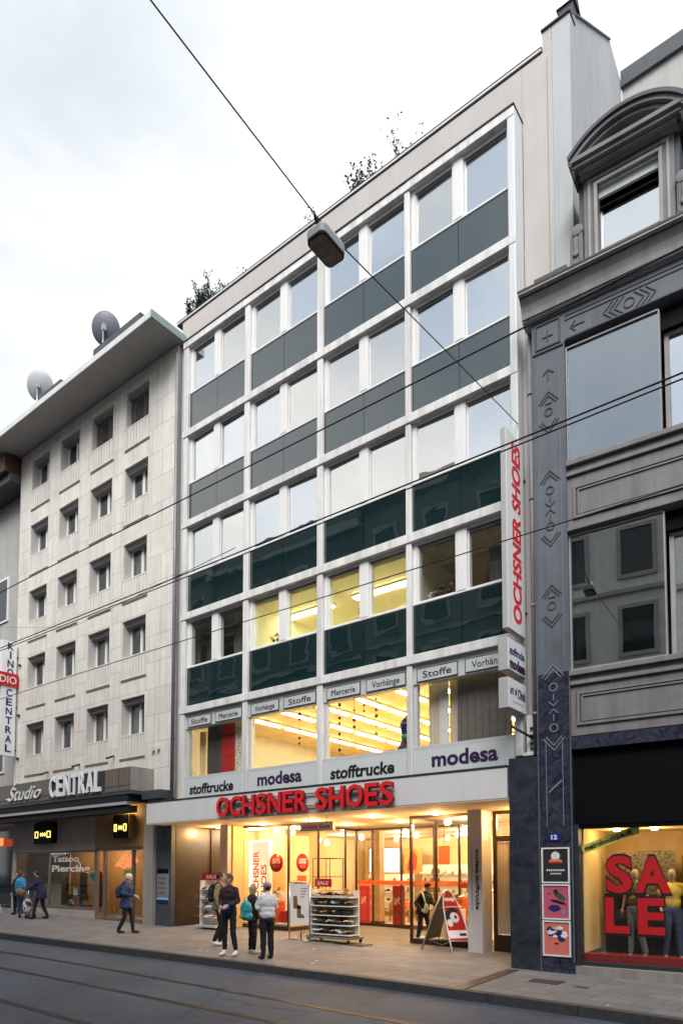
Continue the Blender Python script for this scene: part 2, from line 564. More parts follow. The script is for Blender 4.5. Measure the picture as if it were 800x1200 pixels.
lampmat('lit_cream', (1.0, 0.80, 0.50), 0.42)
lampmat('red_lamp', (1.0, 0.12, 0.04), 1.2)

# ------------------------------------------------------------------ builders
class MB:
    def __init__(self):
        self.v, self.f, self.mi, self.sm = [], [], [], []

    def add(self, vs, fs, m=0, smooth=False):
        o = len(self.v)
        self.v += [tuple(p) for p in vs]
        for f in fs:
            self.f.append([i + o for i in f])
            self.mi.append(m)
            self.sm.append(smooth)
        return self

    def box(self, x0, x1, y0, y1, z0, z1, m=0):
        vs = [(x0, y0, z0), (x1, y0, z0), (x1, y1, z0), (x0, y1, z0), (x0, y0, z1), (x1, y0, z1), (x1, y1, z1), (x0, y1, z1)]
        return self.add(vs, [(0, 3, 2, 1), (4, 5, 6, 7), (0, 1, 5, 4), (1, 2, 6, 5), (2, 3, 7, 6), (3, 0, 4, 7)], m)

    def quad(self, a, b, c, d, m=0):
        return self.add([a, b, c, d], [(0, 1, 2, 3)], m)

    def prism(self, pts, fn, d0, d1, m=0):
        """2D outline pts (counter-clockwise) extruded; fn(u, v, d) -> xyz"""
        n = len(pts)
        vs = [fn(u, v, d0) for u, v in pts] + [fn(u, v, d1) for u, v in pts]
        fs = [tuple(range(n - 1, -1, -1)), tuple(range(n, 2 * n))]
        fs += [(i, (i + 1) % n, n + (i + 1) % n, n + i) for i in range(n)]
        return self.add(vs, fs, m)

    def tube(self, path, r, n=8, m=0, cap=True):
        """path of points; r a number or one radius per point"""
        path = [Vector(p) for p in path]
        rs = r if isinstance(r, (list, tuple)) else [r] * len(path)
        vs, fs = [], []
        ref = None
        for i, p in enumerate(path):
            d = (path[min(i + 1, len(path) - 1)] - path[max(i - 1, 0)]).normalized()
            if ref is None:
                ref = Vector((0, 0, 1)) if abs(d.z) < 0.9 else Vector((1, 0, 0))
            a = d.cross(ref).normalized()
            b = d.cross(a).normalized()
            for k in range(n):
                t = 2 * PI * k / n
                vs.append(p + (a * math.cos(t) + b * math.sin(t)) * rs[i])
        for i in range(len(path) - 1):
            for k in range(n):
                k2 = (k + 1) % n
                fs.append((i * n + k, i * n + k2, (i + 1) * n + k2, (i + 1) * n + k))
        if cap:
            fs.append(tuple(range(n - 1, -1, -1)))
            fs.append(tuple((len(path) - 1) * n + k for k in range(n)))
        return self.add(vs, fs, m, n > 5)

    def ball(self, c, r, m=0, nu=12, nv=8, rot=None):
        rx, ry, rz = r if isinstance(r, (list, tuple)) else (r, r, r)
        vs, fs = [], []
        for j in range(nv + 1):
            a = PI * j / nv
            for i in range(nu):
                b = 2 * PI * i / nu
                p = Vector((rx * math.sin(a) * math.cos(b), ry * math.sin(a) * math.sin(b), rz * math.cos(a)))
                if rot:
                    p = rot @ p
                vs.append(Vector(c) + p)
        for j in range(nv):
            for i in range(nu):
                i2 = (i + 1) % nu
                fs.append((j * nu + i, (j + 1) * nu + i, (j + 1) * nu + i2, j * nu + i2))
        return self.add(vs, fs, m, True)

    def disc(self, c, r, nrm, th, n=20, m=0):
        nrm = Vector(nrm).normalized()
        c = Vector(c)
        return self.tube([c, c + nrm * th], r, n, m)

    def ring(self, pts, fn, d0, d1, width, m=0):
        """a picture-frame moulding: rectangular outline (u0,v0,u1,v1) with bars of the given width"""
        u0, v0, u1, v1 = pts
        w = width
        for a in ((u0, v0, u1, v0 + w), (u0, v1 - w, u1, v1), (u0, v0 + w, u0 + w, v1 - w), (u1 - w, v0 + w, u1, v1 - w)):
            self.prism([(a[0], a[1]), (a[2], a[1]), (a[2], a[3]), (a[0], a[3])], fn, d0, d1, m)
        return self

    def merge(self, o, mtx=None, m=None):
        off = len(self.v)
        for p in o.v:
            self.v.append(tuple(mtx @ Vector(p)) if mtx is not None else p)
        for f, mi, sm in zip(o.f, o.mi, o.sm):
            self.f.append([i + off for i in f])
            self.mi.append(mi if m is None else m)
            self.sm.append(sm)
        return self

    def mesh(self, name, mats):
        me = bpy.data.meshes.new(name)
        me.from_pydata(self.v, [], self.f)
        for k in mats:
            me.materials.append(MATS[k] if isinstance(k, str) else k)
        me.polygons.foreach_set('material_index', self.mi)
        me.polygons.foreach_set('use_smooth', self.sm)
        me.update()
        bm = bmesh.new()
        bm.from_mesh(me)
        bmesh.ops.recalc_face_normals(bm, faces=bm.faces)
        bm.to_mesh(me)
        bm.free()
        return me


def tag(o, label=None, cat=None, group=None, kind=None):
    if label:
        o['label'] = label
    if cat:
        o['category'] = cat
    if group:
        o['group'] = group
    if kind:
        o['kind'] = kind
    return o


def empty(name, loc, label, cat, group=None, rz=0.0):
    o = bpy.data.objects.new(name, None)
    COL.objects.link(o)
    o.empty_display_size = 0.2
    o.location = loc
    o.rotation_euler = (0, 0, rz)
    return tag(o, label, cat, group)


def put(name, mb, mats, parent=None, label=None, bevel=0.0, loc=None, world=True):
    """link a mesh as one object. With world=True the coordinates are world ones and are
    moved into the parent's frame (parents are never rotated when this is used)."""
    if isinstance(mats, str):
        mats = [mats]
    off = Vector((0, 0, 0))
    if parent is not None and world:
        p = parent
        while p is not None:
            off += Vector(p.location)
            p = p.parent
    if off.length:
        mb.v = [(x - off.x, y - off.y, z - off.z) for x, y, z in mb.v]
    me = mb.mesh(name, mats)
    o = bpy.data.objects.new(name, me)
    COL.objects.link(o)
    if parent is not None:
        o.parent = parent
    if loc is not None:
        o.location = loc
    if bevel:
        bv = o.modifiers.new('bevel', 'BEVEL')
        bv.width = bevel
        bv.segments = 2
        bv.limit_method = 'ANGLE'
    if label:
        o['label'] = label
    return o


def solo(name, mb, mats, label, cat, base, group=None, bevel=0.0):
    """a thing that is one mesh, its origin at base; mb in world coordinates"""
    mb.v = [(x - base[0], y - base[1], z - base[2]) for x, y, z in mb.v]
    o = put(name, mb, mats, bevel=bevel)
    o.location = base
    return tag(o, label, cat, group)


def struct(name, mb, mats, kind='structure'):
    o = put(name, mb, mats)
    return tag(o, kind=kind)


def copy_tree(o, parent=None):
    c = o.copy()
    COL.objects.link(c)
    c.parent = parent
    for ch in list(o.children):
        copy_tree(ch, c)
    return c


_TXT = {}

def text_mb(s, h, right, up, origin, depth=0.01, width=None, shear=0.0, bold=0.0, anchor='L', m=0, squash=None):
    """lettering as a mesh block: cap height h, laid along right/up from origin (bottom left or centre)"""
    key = (s, round(shear, 3), round(bold, 4))
    if key not in _TXT:
        cu = bpy.data.curves.new('lettering', 'FONT')
        cu.body = s
        cu.size = 1.0
        cu.shear = shear
        cu.offset = bold
        cu.resolution_u = 3
        ob = bpy.data.objects.new('lettering', cu)
        COL.objects.link(ob)
        dg = bpy.context.evaluated_depsgraph_get()
        me = bpy.data.meshes.new_from_object(ob.evaluated_get(dg))
        vs = [Vector(v.co) for v in me.vertices]
        fs = [tuple(p.vertices) for p in me.polygons]
        bm = bmesh.new()
        bm.from_mesh(me)
        bmesh.ops.remove_doubles(bm, verts=bm.verts, dist=1e-5)
        bm.verts.ensure_lookup_table()
        vs = [v.co.copy() for v in bm.verts]
        fs = [tuple(v.index for v in f.verts) for f in bm.faces]
        bound = []
        for e in bm.edges:
            if len(e.link_faces) == 1:
                lp = e.link_loops[0]
                bound.append((lp.vert.index, lp.link_loop_next.vert.index))
        bm.free()
        bpy.data.objects.remove(ob)
        bpy.data.curves.remove(cu)
        bpy.data.meshes.remove(me)
        _TXT[key] = (vs, fs, bound)
    vs, fs, bound = _TXT[key]
    xs = [v.x for v in vs]
    x0, x1 = min(xs), max(xs)
    CAP = 0.729
    sy = h / CAP
    sx = sy if width is None else width / (x1 - x0)
    right, up, origin = Vector(right).normalized(), Vector(up).normalized(), Vector(origin)
    out = right.cross(up).normalized()
    wid = (x1 - x0) * sx
    dx = {'L': 0, 'C': -wid / 2, 'R': -wid}[anchor]
    def pt(v, d):
        return origin + right * ((v.x - x0) * sx + dx) + up * (v.y * sy) + out * d
    mb = MB()
    n = len(vs)
    allv = [pt(v, depth) for v in vs] + [pt(v, 0) for v in vs]
    mb.add(allv, fs, m)
    mb.add(allv, [tuple(i + n for i in reversed(f)) for f in fs], m)
    mb.add(allv, [(b, a, a + n, b + n) for a, b in bound], m)
    mb.wid = wid
    return mb

X3, Y3, Z3 = Vector((1, 0, 0)), Vector((0, 1, 0)), Vector((0, 0, 1))

def gz(x):
    return -0.115 - 0.0205 * max(-70, min(30, x))

def fXZ(u, v, d):      # outline in the facade plane, depth along y
    return (u, d, v)

def fYZ(u, v, d):      # outline across the facade, depth along x
    return (d, u, v)

def fXY(u, v, d):
    return (u, v, d)

# ------------------------------------------------------------------ ground, road, pavement
KERB = [(-70, -6.6), (-34, -5.0), (-18.34, -4.05), (-11.9, -3.53), (-7.52, -3.23), (-4.73, -3.14), (-1.96, -3.1), (6, -3.1), (30, -3.1)]
RD = -0.145                                    # the carriageway lies below the pavement

g = MB()
xs = [-400, -70, 30, 400]
for i in range(3):
    g.quad((xs[i], -300, gz(xs[i]) - 0.3), (xs[i + 1], -300, gz(xs[i + 1]) - 0.3), (xs[i + 1], 300, gz(xs[i + 1]) - 0.3), (xs[i], 300, gz(xs[i]) - 0.3))
struct('ground', g, 'asphalt')
g = MB()
n = 25
for i in range(n):
    a, b = -70 + 100 * i / n, -70 + 100 * (i + 1) / n
    g.quad((a, -11.9, gz(a) + RD), (b, -11.9, gz(b) + RD), (b, -2.9, gz(b) + RD), (a, -6.7, gz(a) + RD) if a < -34 else (a, -2.9, gz(a) + RD))
struct('road', g, 'asphalt')
g = MB()
for (ax, ay), (bx, by) in zip(KERB[:-1], KERB[1:]):
    k = max(1, int((bx - ax) / 1.0))
    for i in range(k):
        x0, x1 = ax + (bx - ax) * i / k, ax + (bx - ax) * (i + 1) / k
        y0, y1 = ay + (by - ay) * i / k, ay + (by - ay) * (i + 1) / k
        g.quad((x0, y0 + 0.2, gz(x0)), (x1, y1 + 0.2, gz(x1)), (x1, 5.39, gz(x1)), (x0, 5.39, gz(x0)))
struct('pavement', g, 'paving')
g = MB()
for (ax, ay), (bx, by) in zip(KERB[:-1], KERB[1:]):
    k = max(1, int((bx - ax) / 1.0))
    for i in range(k):
        x0, x1 = ax + (bx - ax) * i / k, ax + (bx - ax) * (i + 1) / k - 0.008
        y0, y1 = ay + (by - ay) * i / k, ay + (by - ay) * (i + 1) / k
        vs = [(x0, y0 + 0.02, gz(x0) + 0.004), (x1, y1 + 0.02, gz(x1) + 0.004), (x1, y1 + 0.2, gz(x1) + 0.004), (x0, y0 + 0.2, gz(x0) + 0.004),
              (x0, y0, gz(x0) - 0.3), (x1, y1, gz(x1) - 0.3), (x1, y1 + 0.2, gz(x1) - 0.3), (x0, y0 + 0.2, gz(x0) - 0.3)]
        g.add(vs, [(0, 1, 2, 3), (0, 4, 5, 1), (1, 5, 6, 2), (3, 2, 6, 7), (0, 3, 7, 4)])
struct('kerb', g, 'kerb_granite')
g = MB()
for i in range(n):
    a, b = -70 + 100 * i / n, -70 + 100 * (i + 1) / n
    g.quad((a, -15.9, gz(a)), (b, -15.9, gz(b)), (b, -11.9, gz(b)), (a, -11.9, gz(a)))
struct('pavement_opposite', g, 'paving')

# tram rails let into the road
def rail(y0, y1, label):
    t = MB()
    k = 50
    for i in range(k):
        a, b = -60 + 72 * i / k, -60 + 72 * (i + 1) / k
        f = lambda x: y0 + (y1 - y0) * (x + 13) / 8 if x > -13 else y0 - 0.055 * (x + 13) * -1
        for d, w, m, dz in ((0.0, 0.045, 0, 0.006), (0.045, 0.035, 1, 0.003), (0.08, 0.02, 0, 0.006), (-0.016, 0.015, 1, 0.002)):
            ya, yb = f(a) + d, f(b) + d
            t.quad((a, ya, gz(a) + RD + dz), (b, yb, gz(b) + RD + dz), (b, yb + w, gz(b) + RD + dz), (a, ya + w, gz(a) + RD + dz), m)
    return solo('tram_rail', t, ['rail_steel', 'groove'], label, 'tram rail', (-8, y0, gz(-8) + RD), 'tram rails')
rail(-5.15, -5.15, 'steel tram rail in the asphalt, the one nearest the kerb')
rail(-6.42, -6.25, 'steel tram rail in the asphalt, second one from the kerb')
rail(-7.95, -7.95, 'shiny steel tram rail in the asphalt, third one from the kerb')
rail(-9.05, -9.05, 'steel tram rail in the asphalt, farthest from the kerb')

# ------------------------------------------------------------------ white framed shop and office building
BZ, ST = 6.58, 2.83
COLX = [(-16.08, -15.88), (-13.47, -13.27), (-10.82, -10.63), (-8.165, -8.02), (-5.575, -5.41)]
BAYS = [(COLX[i][1], COLX[i + 1][0]) for i in range(4)]
ob = empty('office_building', (-10.7, 0.5, 0), 'tall white framed shop and office building with green glass spandrels over a canopy', 'building')
w = MB()
w.box(-16.73, -5.415, 0.48, 0.80, 18.12, 19.38)                 # parapet wall
w.box(-5.41, -4.75, 0.48, 0.80, 4.17, 19.38)                   # right pier of the wall
w.box(-16.73, -16.09, 0.48, 0.80, 4.06, 18.118)                # strip left of the frame
w.box(-16.73, -16.5, 0.802, 12, 4.06, 19.38)
w.box(-16.73, -4.75, 11.8, 12, 4.06, 19.38)
w.box(-16.49, -4.76, 0.81, 11.79, 18.6, 18.9)
put('wall', w, 'plaster', ob)
w = MB()
w.box(-4.862, -4.850, 0.474, 0.479, 4.2, 19.2)
put('wall_joint', w, 'zinc', ob)
w = MB()
prof = [(0.48, 4.17), (12, 4.17), (12, 20.5), (4.42, 20.5), (4.42, 22.1), (3.43, 22.24), (0.50, 19.84), (0.48, 19.84)]
w.prism(prof, fYZ, -4.745, -4.36)
put('end_wall', w, 'plaster_blue_lit', ob)
w = MB()
w.box(-4.97, -4.34, 0.44, 0.79, 19.843, 19.88)
w.prism([(0.80, 20.09), (3.44, 22.243), (3.44, 22.29), (0.80, 20.14)], fYZ, -4.80, -4.33)
put('end_wall_coping', w, 'dark_edge', ob)
w = MB()
w.box(-4.95, -4.752, 0.478, 0.79, 19.382, 19.84)
put('parapet_pier', w, 'plaster', ob)
w = MB()
w.box(-17.0, -4.96, 0.458, 0.86, 19.40, 19.43)
w.box(-17.0, -4.96, 0.448, 0.84, 19.485, 19.515)
put('parapet_coping', w, 'dark_edge', ob)
w = MB()
w.box(-17.0, -4.97, 0.452, 0.85, 19.431, 19.484)
put('parapet_band', w, 'canopy_white', ob)
w = MB()
w.box(-16.10, -5.40, -0.02, 0.478, 18.105, 18.135)
put('frame_flashing', w, 'dark_edge', ob)
for k in range(5):
    z = BZ + ST * k
    cuts = [-16.10, -13.37, -10.725, -8.09, -5.412]
    for i in range(4):
        dy = 0.002 * ((i * 7 + k * 3) % 3)
        b = MB().box(cuts[i] + 0.003, cuts[i + 1] - 0.003, dy, 0.46, z, z + (0.205 if k < 4 else 0.20))
        put('beam', b, 'white_frame', ob, bevel=0.010)
for i, (a, c) in enumerate(COLX):
    b = MB()
    if i < 4:
        b.box(a, c, 0.035 if i else 0.02, 0.30, 4.05, BZ - 0.002)
        for k in range(4):
            b.box(a, c, 0.035 if i else 0.02, 0.30, BZ + ST * k + 0.207, BZ + ST * (k + 1) - 0.002)
    else:
        b.box(a, -5.413, 0.012, 0.477, 4.22, 18.10)
    put('column', b, 'white_frame' if i < 4 else 'frame_bluish_lit', ob, bevel=0.02)
# floors behind the facade, and the back of the rooms
for k in range(5):
    b = MB()
    z = BZ + ST * k
    b.box(-16.48, -5.42, 0.462, 11.78, z + 0.0, z + 0.18)
    put('floor_slab', b, 'cream_dim', ob)
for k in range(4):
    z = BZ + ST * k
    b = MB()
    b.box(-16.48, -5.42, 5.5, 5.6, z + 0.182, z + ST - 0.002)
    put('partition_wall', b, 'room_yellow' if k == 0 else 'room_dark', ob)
for x, m in ((-13.39, 'room_yellow'), (-8.11, 'room_yellow')):
    b = MB()
    b.box(x, x + 0.06, 0.48, 5.49, BZ + 0.182, BZ + ST - 0.002)
    put('partition_wall', b, m, ob)
b = MB()
b.box(-13.32, -8.12, 0.5, 5.48, BZ + ST - 0.05, BZ + ST - 0.004)
put('room_ceiling', b, 'room_yellow', ob)
for k in range(4):
    z = BZ + ST * k
    for i, (a, c) in enumerate(BAYS):
        lit = k == 0 and i in (1, 2)
        # spandrel of dark green glass in a thin black edge
        s = MB()
        mid = a + (c - a) * 0.50
        s.box(a + 0.035, mid - 0.006, 0.12, 0.15, z + 0.21, z + 1.335)
        s.box(mid + 0.006, c - 0.015, 0.12, 0.15, z + 0.21, z + 1.335)
        sp = put('spandrel', s, 'spandrel_glass', ob)
        s = MB()
        s.box(a + 0.002, c - 0.002, 0.118, 0.16, z + 1.337, z + 1.365)
        s.box(a + 0.002, a + 0.033, 0.118, 0.16, z + 0.21, z + 1.336)
        s.box(c - 0.013, c - 0.002, 0.122, 0.16, z + 0.21, z + 1.336)
        put('spandrel_edge', s, 'dark_edge', sp)
        s = MB()
        s.box(a + 0.002, c - 0.002, 0.165, 0.45, z + 0.21, z + 1.36)
        put('spandrel_backing', s, 'dark_edge', sp)
        # window: sill, jambs, head box, wide middle post
        h0, h1 = z + 1.37, z + ST - 0.004
        head = 0.17
        f = MB()
        f.box(a + 0.002, c - 0.002, 0.105, 0.32, h0, h0 + 0.05)
        f.box(a + 0.002, a + 0.10, 0.13, 0.32, h0 + 0.052, h1)
        f.box(c - 0.06, c - 0.002, 0.13, 0.32, h0 + 0.052, h1)
        f.box(mid - 0.14, mid + 0.14, 0.11, 0.32, h0 + 0.052, h1)
        f.box(mid - 0.10, mid + 0.10, 0.095, 0.109, h0 + 0.052, h1)
        for u0, u1 in ((a + 0.102, mid - 0.142), (mid + 0.142, c - 0.062)):
            f.box(u0, u1, 0.14, 0.32, h1 - head + 0.10, h1)
            f.box(u0, u1, 0.16, 0.30, h0 + 0.052, h0 + 0.085)
            f.box(u0, u0 + 0.03, 0.16, 0.30, h0 + 0.087, h1 - head + 0.07)
        wf = put('window', f, 'window_white', ob, bevel=0.006)
        d = MB()
        for u0, u1 in ((a + 0.102, mid - 0.142), (mid + 0.142, c - 0.062)):
            d.box(u0, u1, 0.15, 0.30, h1 - head + 0.080, h1 - head + 0.098)
            d.box(u0 + 0.031, u1, 0.165, 0.30, h1 - head + 0.035, h1 - head + 0.05)
        put('blind_rail', d, 'blind_box', wf)
        rw = random.Random(100 * k + i)
        for u0, u1 in ((a + 0.132, mid - 0.142), (mid + 0.142, c - 0.062)):
            p = MB()
            tx, tz = rw.uniform(-0.010, 0.010), rw.uniform(-0.012, 0.012)
            za, zb = h0 + 0.087, h1 - head + 0.079
            p.add([(u0, 0.185 - tx, za), (u1, 0.185 + tx, za), (u1, 0.193 + tx, za), (u0, 0.193 - tx, za),
                   (u0, 0.185 - tx + tz, zb), (u1, 0.185 + tx + tz, zb), (u1, 0.193 + tx + tz, zb), (u0, 0.193 - tx + tz, zb)],
                  [(0, 3, 2, 1), (4, 5, 6, 7), (0, 1, 5, 4), (1, 2, 6, 5), (2, 3, 7, 6), (3, 0, 4, 7)])
            put('pane', p, 'glass_lit' if k == 0 else rw.choice(['glass_office', 'glass_cream_reflection', 'glass_office', 'glass_cream_reflection', 'glass_blue_reflection']), wf)
        if k > 0:
            if rw.random() < 0.45:          # a roller blind let down part of the way
                bl = MB()
                q_ = rw.uniform(0.25, 0.75)
                u0, u1 = rw.choice([(a + 0.14, mid - 0.15), (mid + 0.15, c - 0.07)])
                bl.box(u0, u1, 0.30, 0.304, h0 + 0.06 + (h1 - h0) * q_ * 0.8, h1 - 0.05)
                put('roller_blind', bl, rw.choice(['curtain_cream', 'curtain_white']), wf)
            cu = MB()
            for u0, u1 in ((a + 0.12, mid - 0.13), (mid + 0.13, c - 0.05)):
                nn = 14
                pts = []
                for q in range(nn + 1):
                    u = u0 + (u1 - u0) * q / nn
                    pts.append((u, 0.42 + 0.022 * math.sin(q * 2.4 + i + k)))
                for (xa, ya), (xb, yb) in zip(pts[:-1], pts[1:]):
                    cu.quad((xa, ya, h0 + 0.05), (xb, yb, h0 + 0.05), (xb, yb, h1 - 0.05), (xa, ya, h1 - 0.05))
            put('curtain', cu, rw.choice(['curtain_white', 'curtain_white', 'curtain_cream']), wf)
for yy in (1.6, 3.4):
    for xx in (-12.4, -9.9):
        t = empty('tube_lamp', (xx, yy, BZ + ST - 0.12), ['', ''][0] or 'long office ceiling lamp behind the %s yellow window, %s row' % ('left' if xx < -11 else 'right', 'front' if yy < 2 else 'rear'), 'ceiling lamp', 'office ceiling lamps')
        b = MB().box(xx - 0.9, xx + 0.9, yy - 0.12, yy + 0.12, BZ + ST - 0.10, BZ + ST - 0.052)
        put('housing', b, 'shop_white', t)
        b = MB().box(xx - 0.86, xx + 0.86, yy - 0.10, yy + 0.10, BZ + ST - 0.135, BZ + ST - 0.102)
        put('diffuser', b, 'tube_yellow', t)

# first floor show windows over the canopy
for i, (a, c) in enumerate(BAYS):
    f = MB()
    f.box(a + 0.002, c - 0.002, 0.10, 0.30, 6.12, 6.578)
    f.box(a + 0.002, c - 0.002, 0.07, 0.30, 4.60, 4.69)
    f.box(a + 0.002, a + 0.07, 0.14, 0.28, 4.692, 6.118)
    f.box(c - 0.06, c - 0.002, 0.14, 0.28, 4.692, 6.118)
    wf = put('show_window', f, 'mezz_grey', ob, bevel=0.005)
    p = MB().box(a + 0.072, c - 0.062, 0.20, 0.21, 4.693, 6.117)
    put('pane', p, 'glass_shop', wf)
b = MB()
b.box(-16.48, -5.42, 0.31, 9.0, 4.10, 4.45)
b.box(-16.48, -5.42, 8.9, 9.0, 4.452, 6.57)
put('showroom', b, 'cream_wall', ob)
WORD = [('Stoffe', 'Mercerie'), ('Vorhänge', 'Stoffe'), ('Mercerie', 'Vorhänge'), ('Stoffe', 'Vorhänge')]
BAYN = ['first', 'second', 'third', 'fourth']
for i, (a, c) in enumerate(BAYS):
    mid = (a + c) / 2
    for j, (u0, u1) in enumerate(((a + 0.12, mid - 0.10), (mid + 0.10, c - 0.06))):
        wd = WORD[i][j]
        t = empty('transom_sign', ((u0 + u1) / 2, 0.1, 6.2), "small grey sign reading %s above the %s show window from the left, %s half" % (wd, BAYN[i], ['left', 'right'][j]), 'sign', 'word signs over the first floor windows')
        b = MB().box(u0, u1, 0.078, 0.098, 6.17, 6.45)
        put('plate', b, 'plate_grey', t)
        b = MB().ring((u0 - 0.012, 6.158, u1 + 0.012, 6.462), fXZ, 0.074, 0.099, 0.014)
        put('border', b, 'dark_edge', t)
        tw = min((u1 - u0) * 0.72, 0.125 * len(wd))
        b = text_mb(wd, 0.155, X3, Z3, ((u0 + u1) / 2, 0.077, 6.235), 0.006, tw, anchor='C', bold=0.0)
        put('lettering', b, 'text_black', t)
    t = empty('name_board', (mid, 0.05, 4.05), "pale board reading %s under the %s show window from the left" % (['stofftrucke', 'modesa'][i % 2], BAYN[i]), 'sign', 'name boards above the canopy')
    b = MB().box(a + 0.01, c - 0.01, 0.06, 0.12, 4.035, 4.597)
    put('board', b, 'sign_pale', t)
    if i % 2 == 0:
        b = text_mb('stofftrucke', 0.29, X3, Z3, (a + 0.10 * (c - a), 0.059, 4.17), 0.006, (c - a) * 0.76, shear=0.06, bold=0.03)
    else:
        b = text_mb('modesa', 0.33, X3, Z3, (a + 0.16 * (c - a) + (0.1 if i == 3 else 0), 0.059, 4.21), 0.006, (c - a) * 0.64, bold=0.03)
    put('lettering', b, 'text_black' if i % 2 == 0 else 'text_purple', t)

# strip lamps on the showroom ceiling, running into the depth
for q, xx in enumerate((-14.6, -13.2, -11.9, -10.6, -9.3, -8.3, -7.0)):
    t = empty('strip_lamp', (xx, 4.5, 6.5), 'lit strip lamp on the fabric showroom ceiling, from the left ' + ['the first', 'the second', 'the third', 'the fourth', 'the fifth', 'the sixth', 'the last'][q], 'ceiling lamp', 'strip lamps in the fabric showroom')
    b = MB()
    for yy in (1.2, 3.1, 5.0, 6.9):
        b.box(xx - 0.05, xx + 0.05, yy, yy + 1.6, 6.47, 6.51)
    put('tube', b, 'tube_warm', t)
    b = MB().box(xx - 0.07, xx + 0.07, 1.0, 8.7, 6.512, 6.56)
    put('track', b, 'shop_white', t)

# canopy and its lit underside
cn = MB()
cn.box(-17.32, -5.66, -0.20, 0.03, 3.36, 3.99)
cn.box(-17.32, -16.75, 0.031, 0.34, 3.36, 3.99)
put('canopy', cn, 'canopy_white', ob, bevel=0.01)
cn = MB()
cn.box(-17.33, -5.66, -0.215, 0.05, 3.992, 4.03)
put('canopy_flashing', cn, 'dark_edge', ob)
cn = MB()
cn.box(-17.31, -5.62, -0.19, 5.60, 3.335, 3.358)
put('soffit', cn, 'soffit', ob)
cn = MB()
cn.box(-17.2, -5.62, 5.62, 11.78, 3.30, 3.36)
put('shop_ceiling', cn, 'soffit', ob)

# ground floor: side wall, columns, door, shop fronts
pw = MB()
pw.box(-17.66, -16.93, 0.45, 0.62, gz(-17.3) - 0.1, 3.333)
put('entrance_pillar', pw, 'blue_stone', ob)
pw = MB()
pw.box(-17.66, -16.92, 0.622, 2.05, gz(-17.3) - 0.1, 3.333)
put('side_wall', pw, 'brown_marble', ob)
put('side_wall_end', MB().box(-17.30, -16.93, 2.051, 2.6, gz(-17.3), 3.333), 'brown_frame', ob)
for a, c, lb in ((-7.41, -7.03, None), (-15.86, -15.50, None)):
    b = MB().box(a, c, 1.45, 1.98, gz(a) - 0.1, 3.333)
    put('porch_column', b, 'canopy_white', ob, bevel=0.02)
for q in ((-15.49, -15.42, 1.60, 2.10, gz(-15.6), 3.333), (-17.32, -17.22, 2.62, 11.1, 0, 3.333), (-5.62, -5.44, 0.2, 11.78, 0, 3.333), (-17.2, -5.62, 11.0, 11.1, 0, 3.298)):
    put('shop_wall', MB().box(*q), 'cream_wall', ob)
b = MB().box(-17.2, -5.62, 5.42, 10.99, -0.05, 0.13)
b.box(-16.9, -15.66, 2.07, 5.41, -0.05, 0.30)
put('shop_floor', b, 'shop_floor', ob)

def glazing(name, posts, x0, x1, y, z0, z1, mats='brown_frame', gl='glass_shop', axis='x', pw=0.055, base=0.12, parent=None):
    """framed glazing: posts at given positions, bottom and top rails; panes as sub-parts"""
    f = MB()
    pt = (lambda u, v, d: (u, y + d, v)) if axis == 'x' else (lambda u, v, d: (y + d, u, v))
    def bar(u0, u1, v0, v1, d0=-0.03, d1=0.03):
        f.prism([(u0, v0), (u1, v0), (u1, v1), (u0, v1)], pt, d0, d1)
    for p in posts:
        bar(p - pw / 2, p + pw / 2, z0, z1)
    e = [x0] + list(posts) + [x1]
    bar(x0, x1, z0, z0 + base, -0.028, 0.028)
    bar(x0, x1, z1 - 0.06, z1, -0.028, 0.028)
    o = put(name, f, mats, parent or ob)
    for u0, u1 in zip(e[:-1], e[1:]):
        if u1 - u0 < 0.08:
            continue
        p = MB()
        p.prism([(u0 + pw / 2, z0 + base), (u1 - pw / 2, z0 + base), (u1 - pw / 2, z1 - 0.061), (u0 + pw / 2, z1 - 0.061)], pt, -0.004, 0.004)
        put('pane', p, gl, o)
    return o

ZT = 3.333
glazing('display_window', [-15.62, -13.53], -15.64, -13.50, 2.05, gz(-14.5), ZT)
glazing('display_window', [3.39, 4.77, 5.37], 2.08, 5.40, -13.50, gz(-13.5), ZT, axis='y')
glazing('display_window', [-9.31, -7.44], -9.34, -7.41, 2.05, gz(-8.4) - 0.02, ZT, base=0.16)
glazing('display_window', [2.12, 3.41, 4.74], 2.08, 5.40, -9.34, gz(-9.3) - 0.02, ZT, axis='y', base=0.16)
glazing('display_window', [-17.0 + 0.1, -15.68], -16.92, -15.66, 2.05, gz(-16) + 0.0, ZT)
glazing('glass_door_front', [-12.84, -11.74, -10.55], -13.47, -9.37, 5.40, gz(-11.5), ZT)
f = MB()
f.box(-13.46, -9.38, 5.36, 5.368, 1.50, 1.63)
put('warning_stripe', f, 'orange_red', ob)
f = MB()
f.box(-7.9, -7.46, 2.005, 2.012, 1.50, 1.63)
f.box(-9.372, -9.366, 2.2, 5.3, 1.50, 1.63)
put('warning_stripe', f, 'orange_red', ob)
# display floors
f = MB()
f.box(-15.655, -13.55, 2.10, 5.36, gz(-14.5) - 0.05, 0.36)
f.box(-9.30, -7.45, 2.10, 5.36, gz(-8.5) - 0.05, 0.22)
put('display_floor', f, 'shop_white', ob)
f = MB()
f.box(-15.62, -14.9, 5.44, 5.50, 0.36, 3.33)
f.box(-16.85, -15.65, 4.2, 4.26, 0.305, 3.33)
put('display_back', f, 'cream_wall', ob)

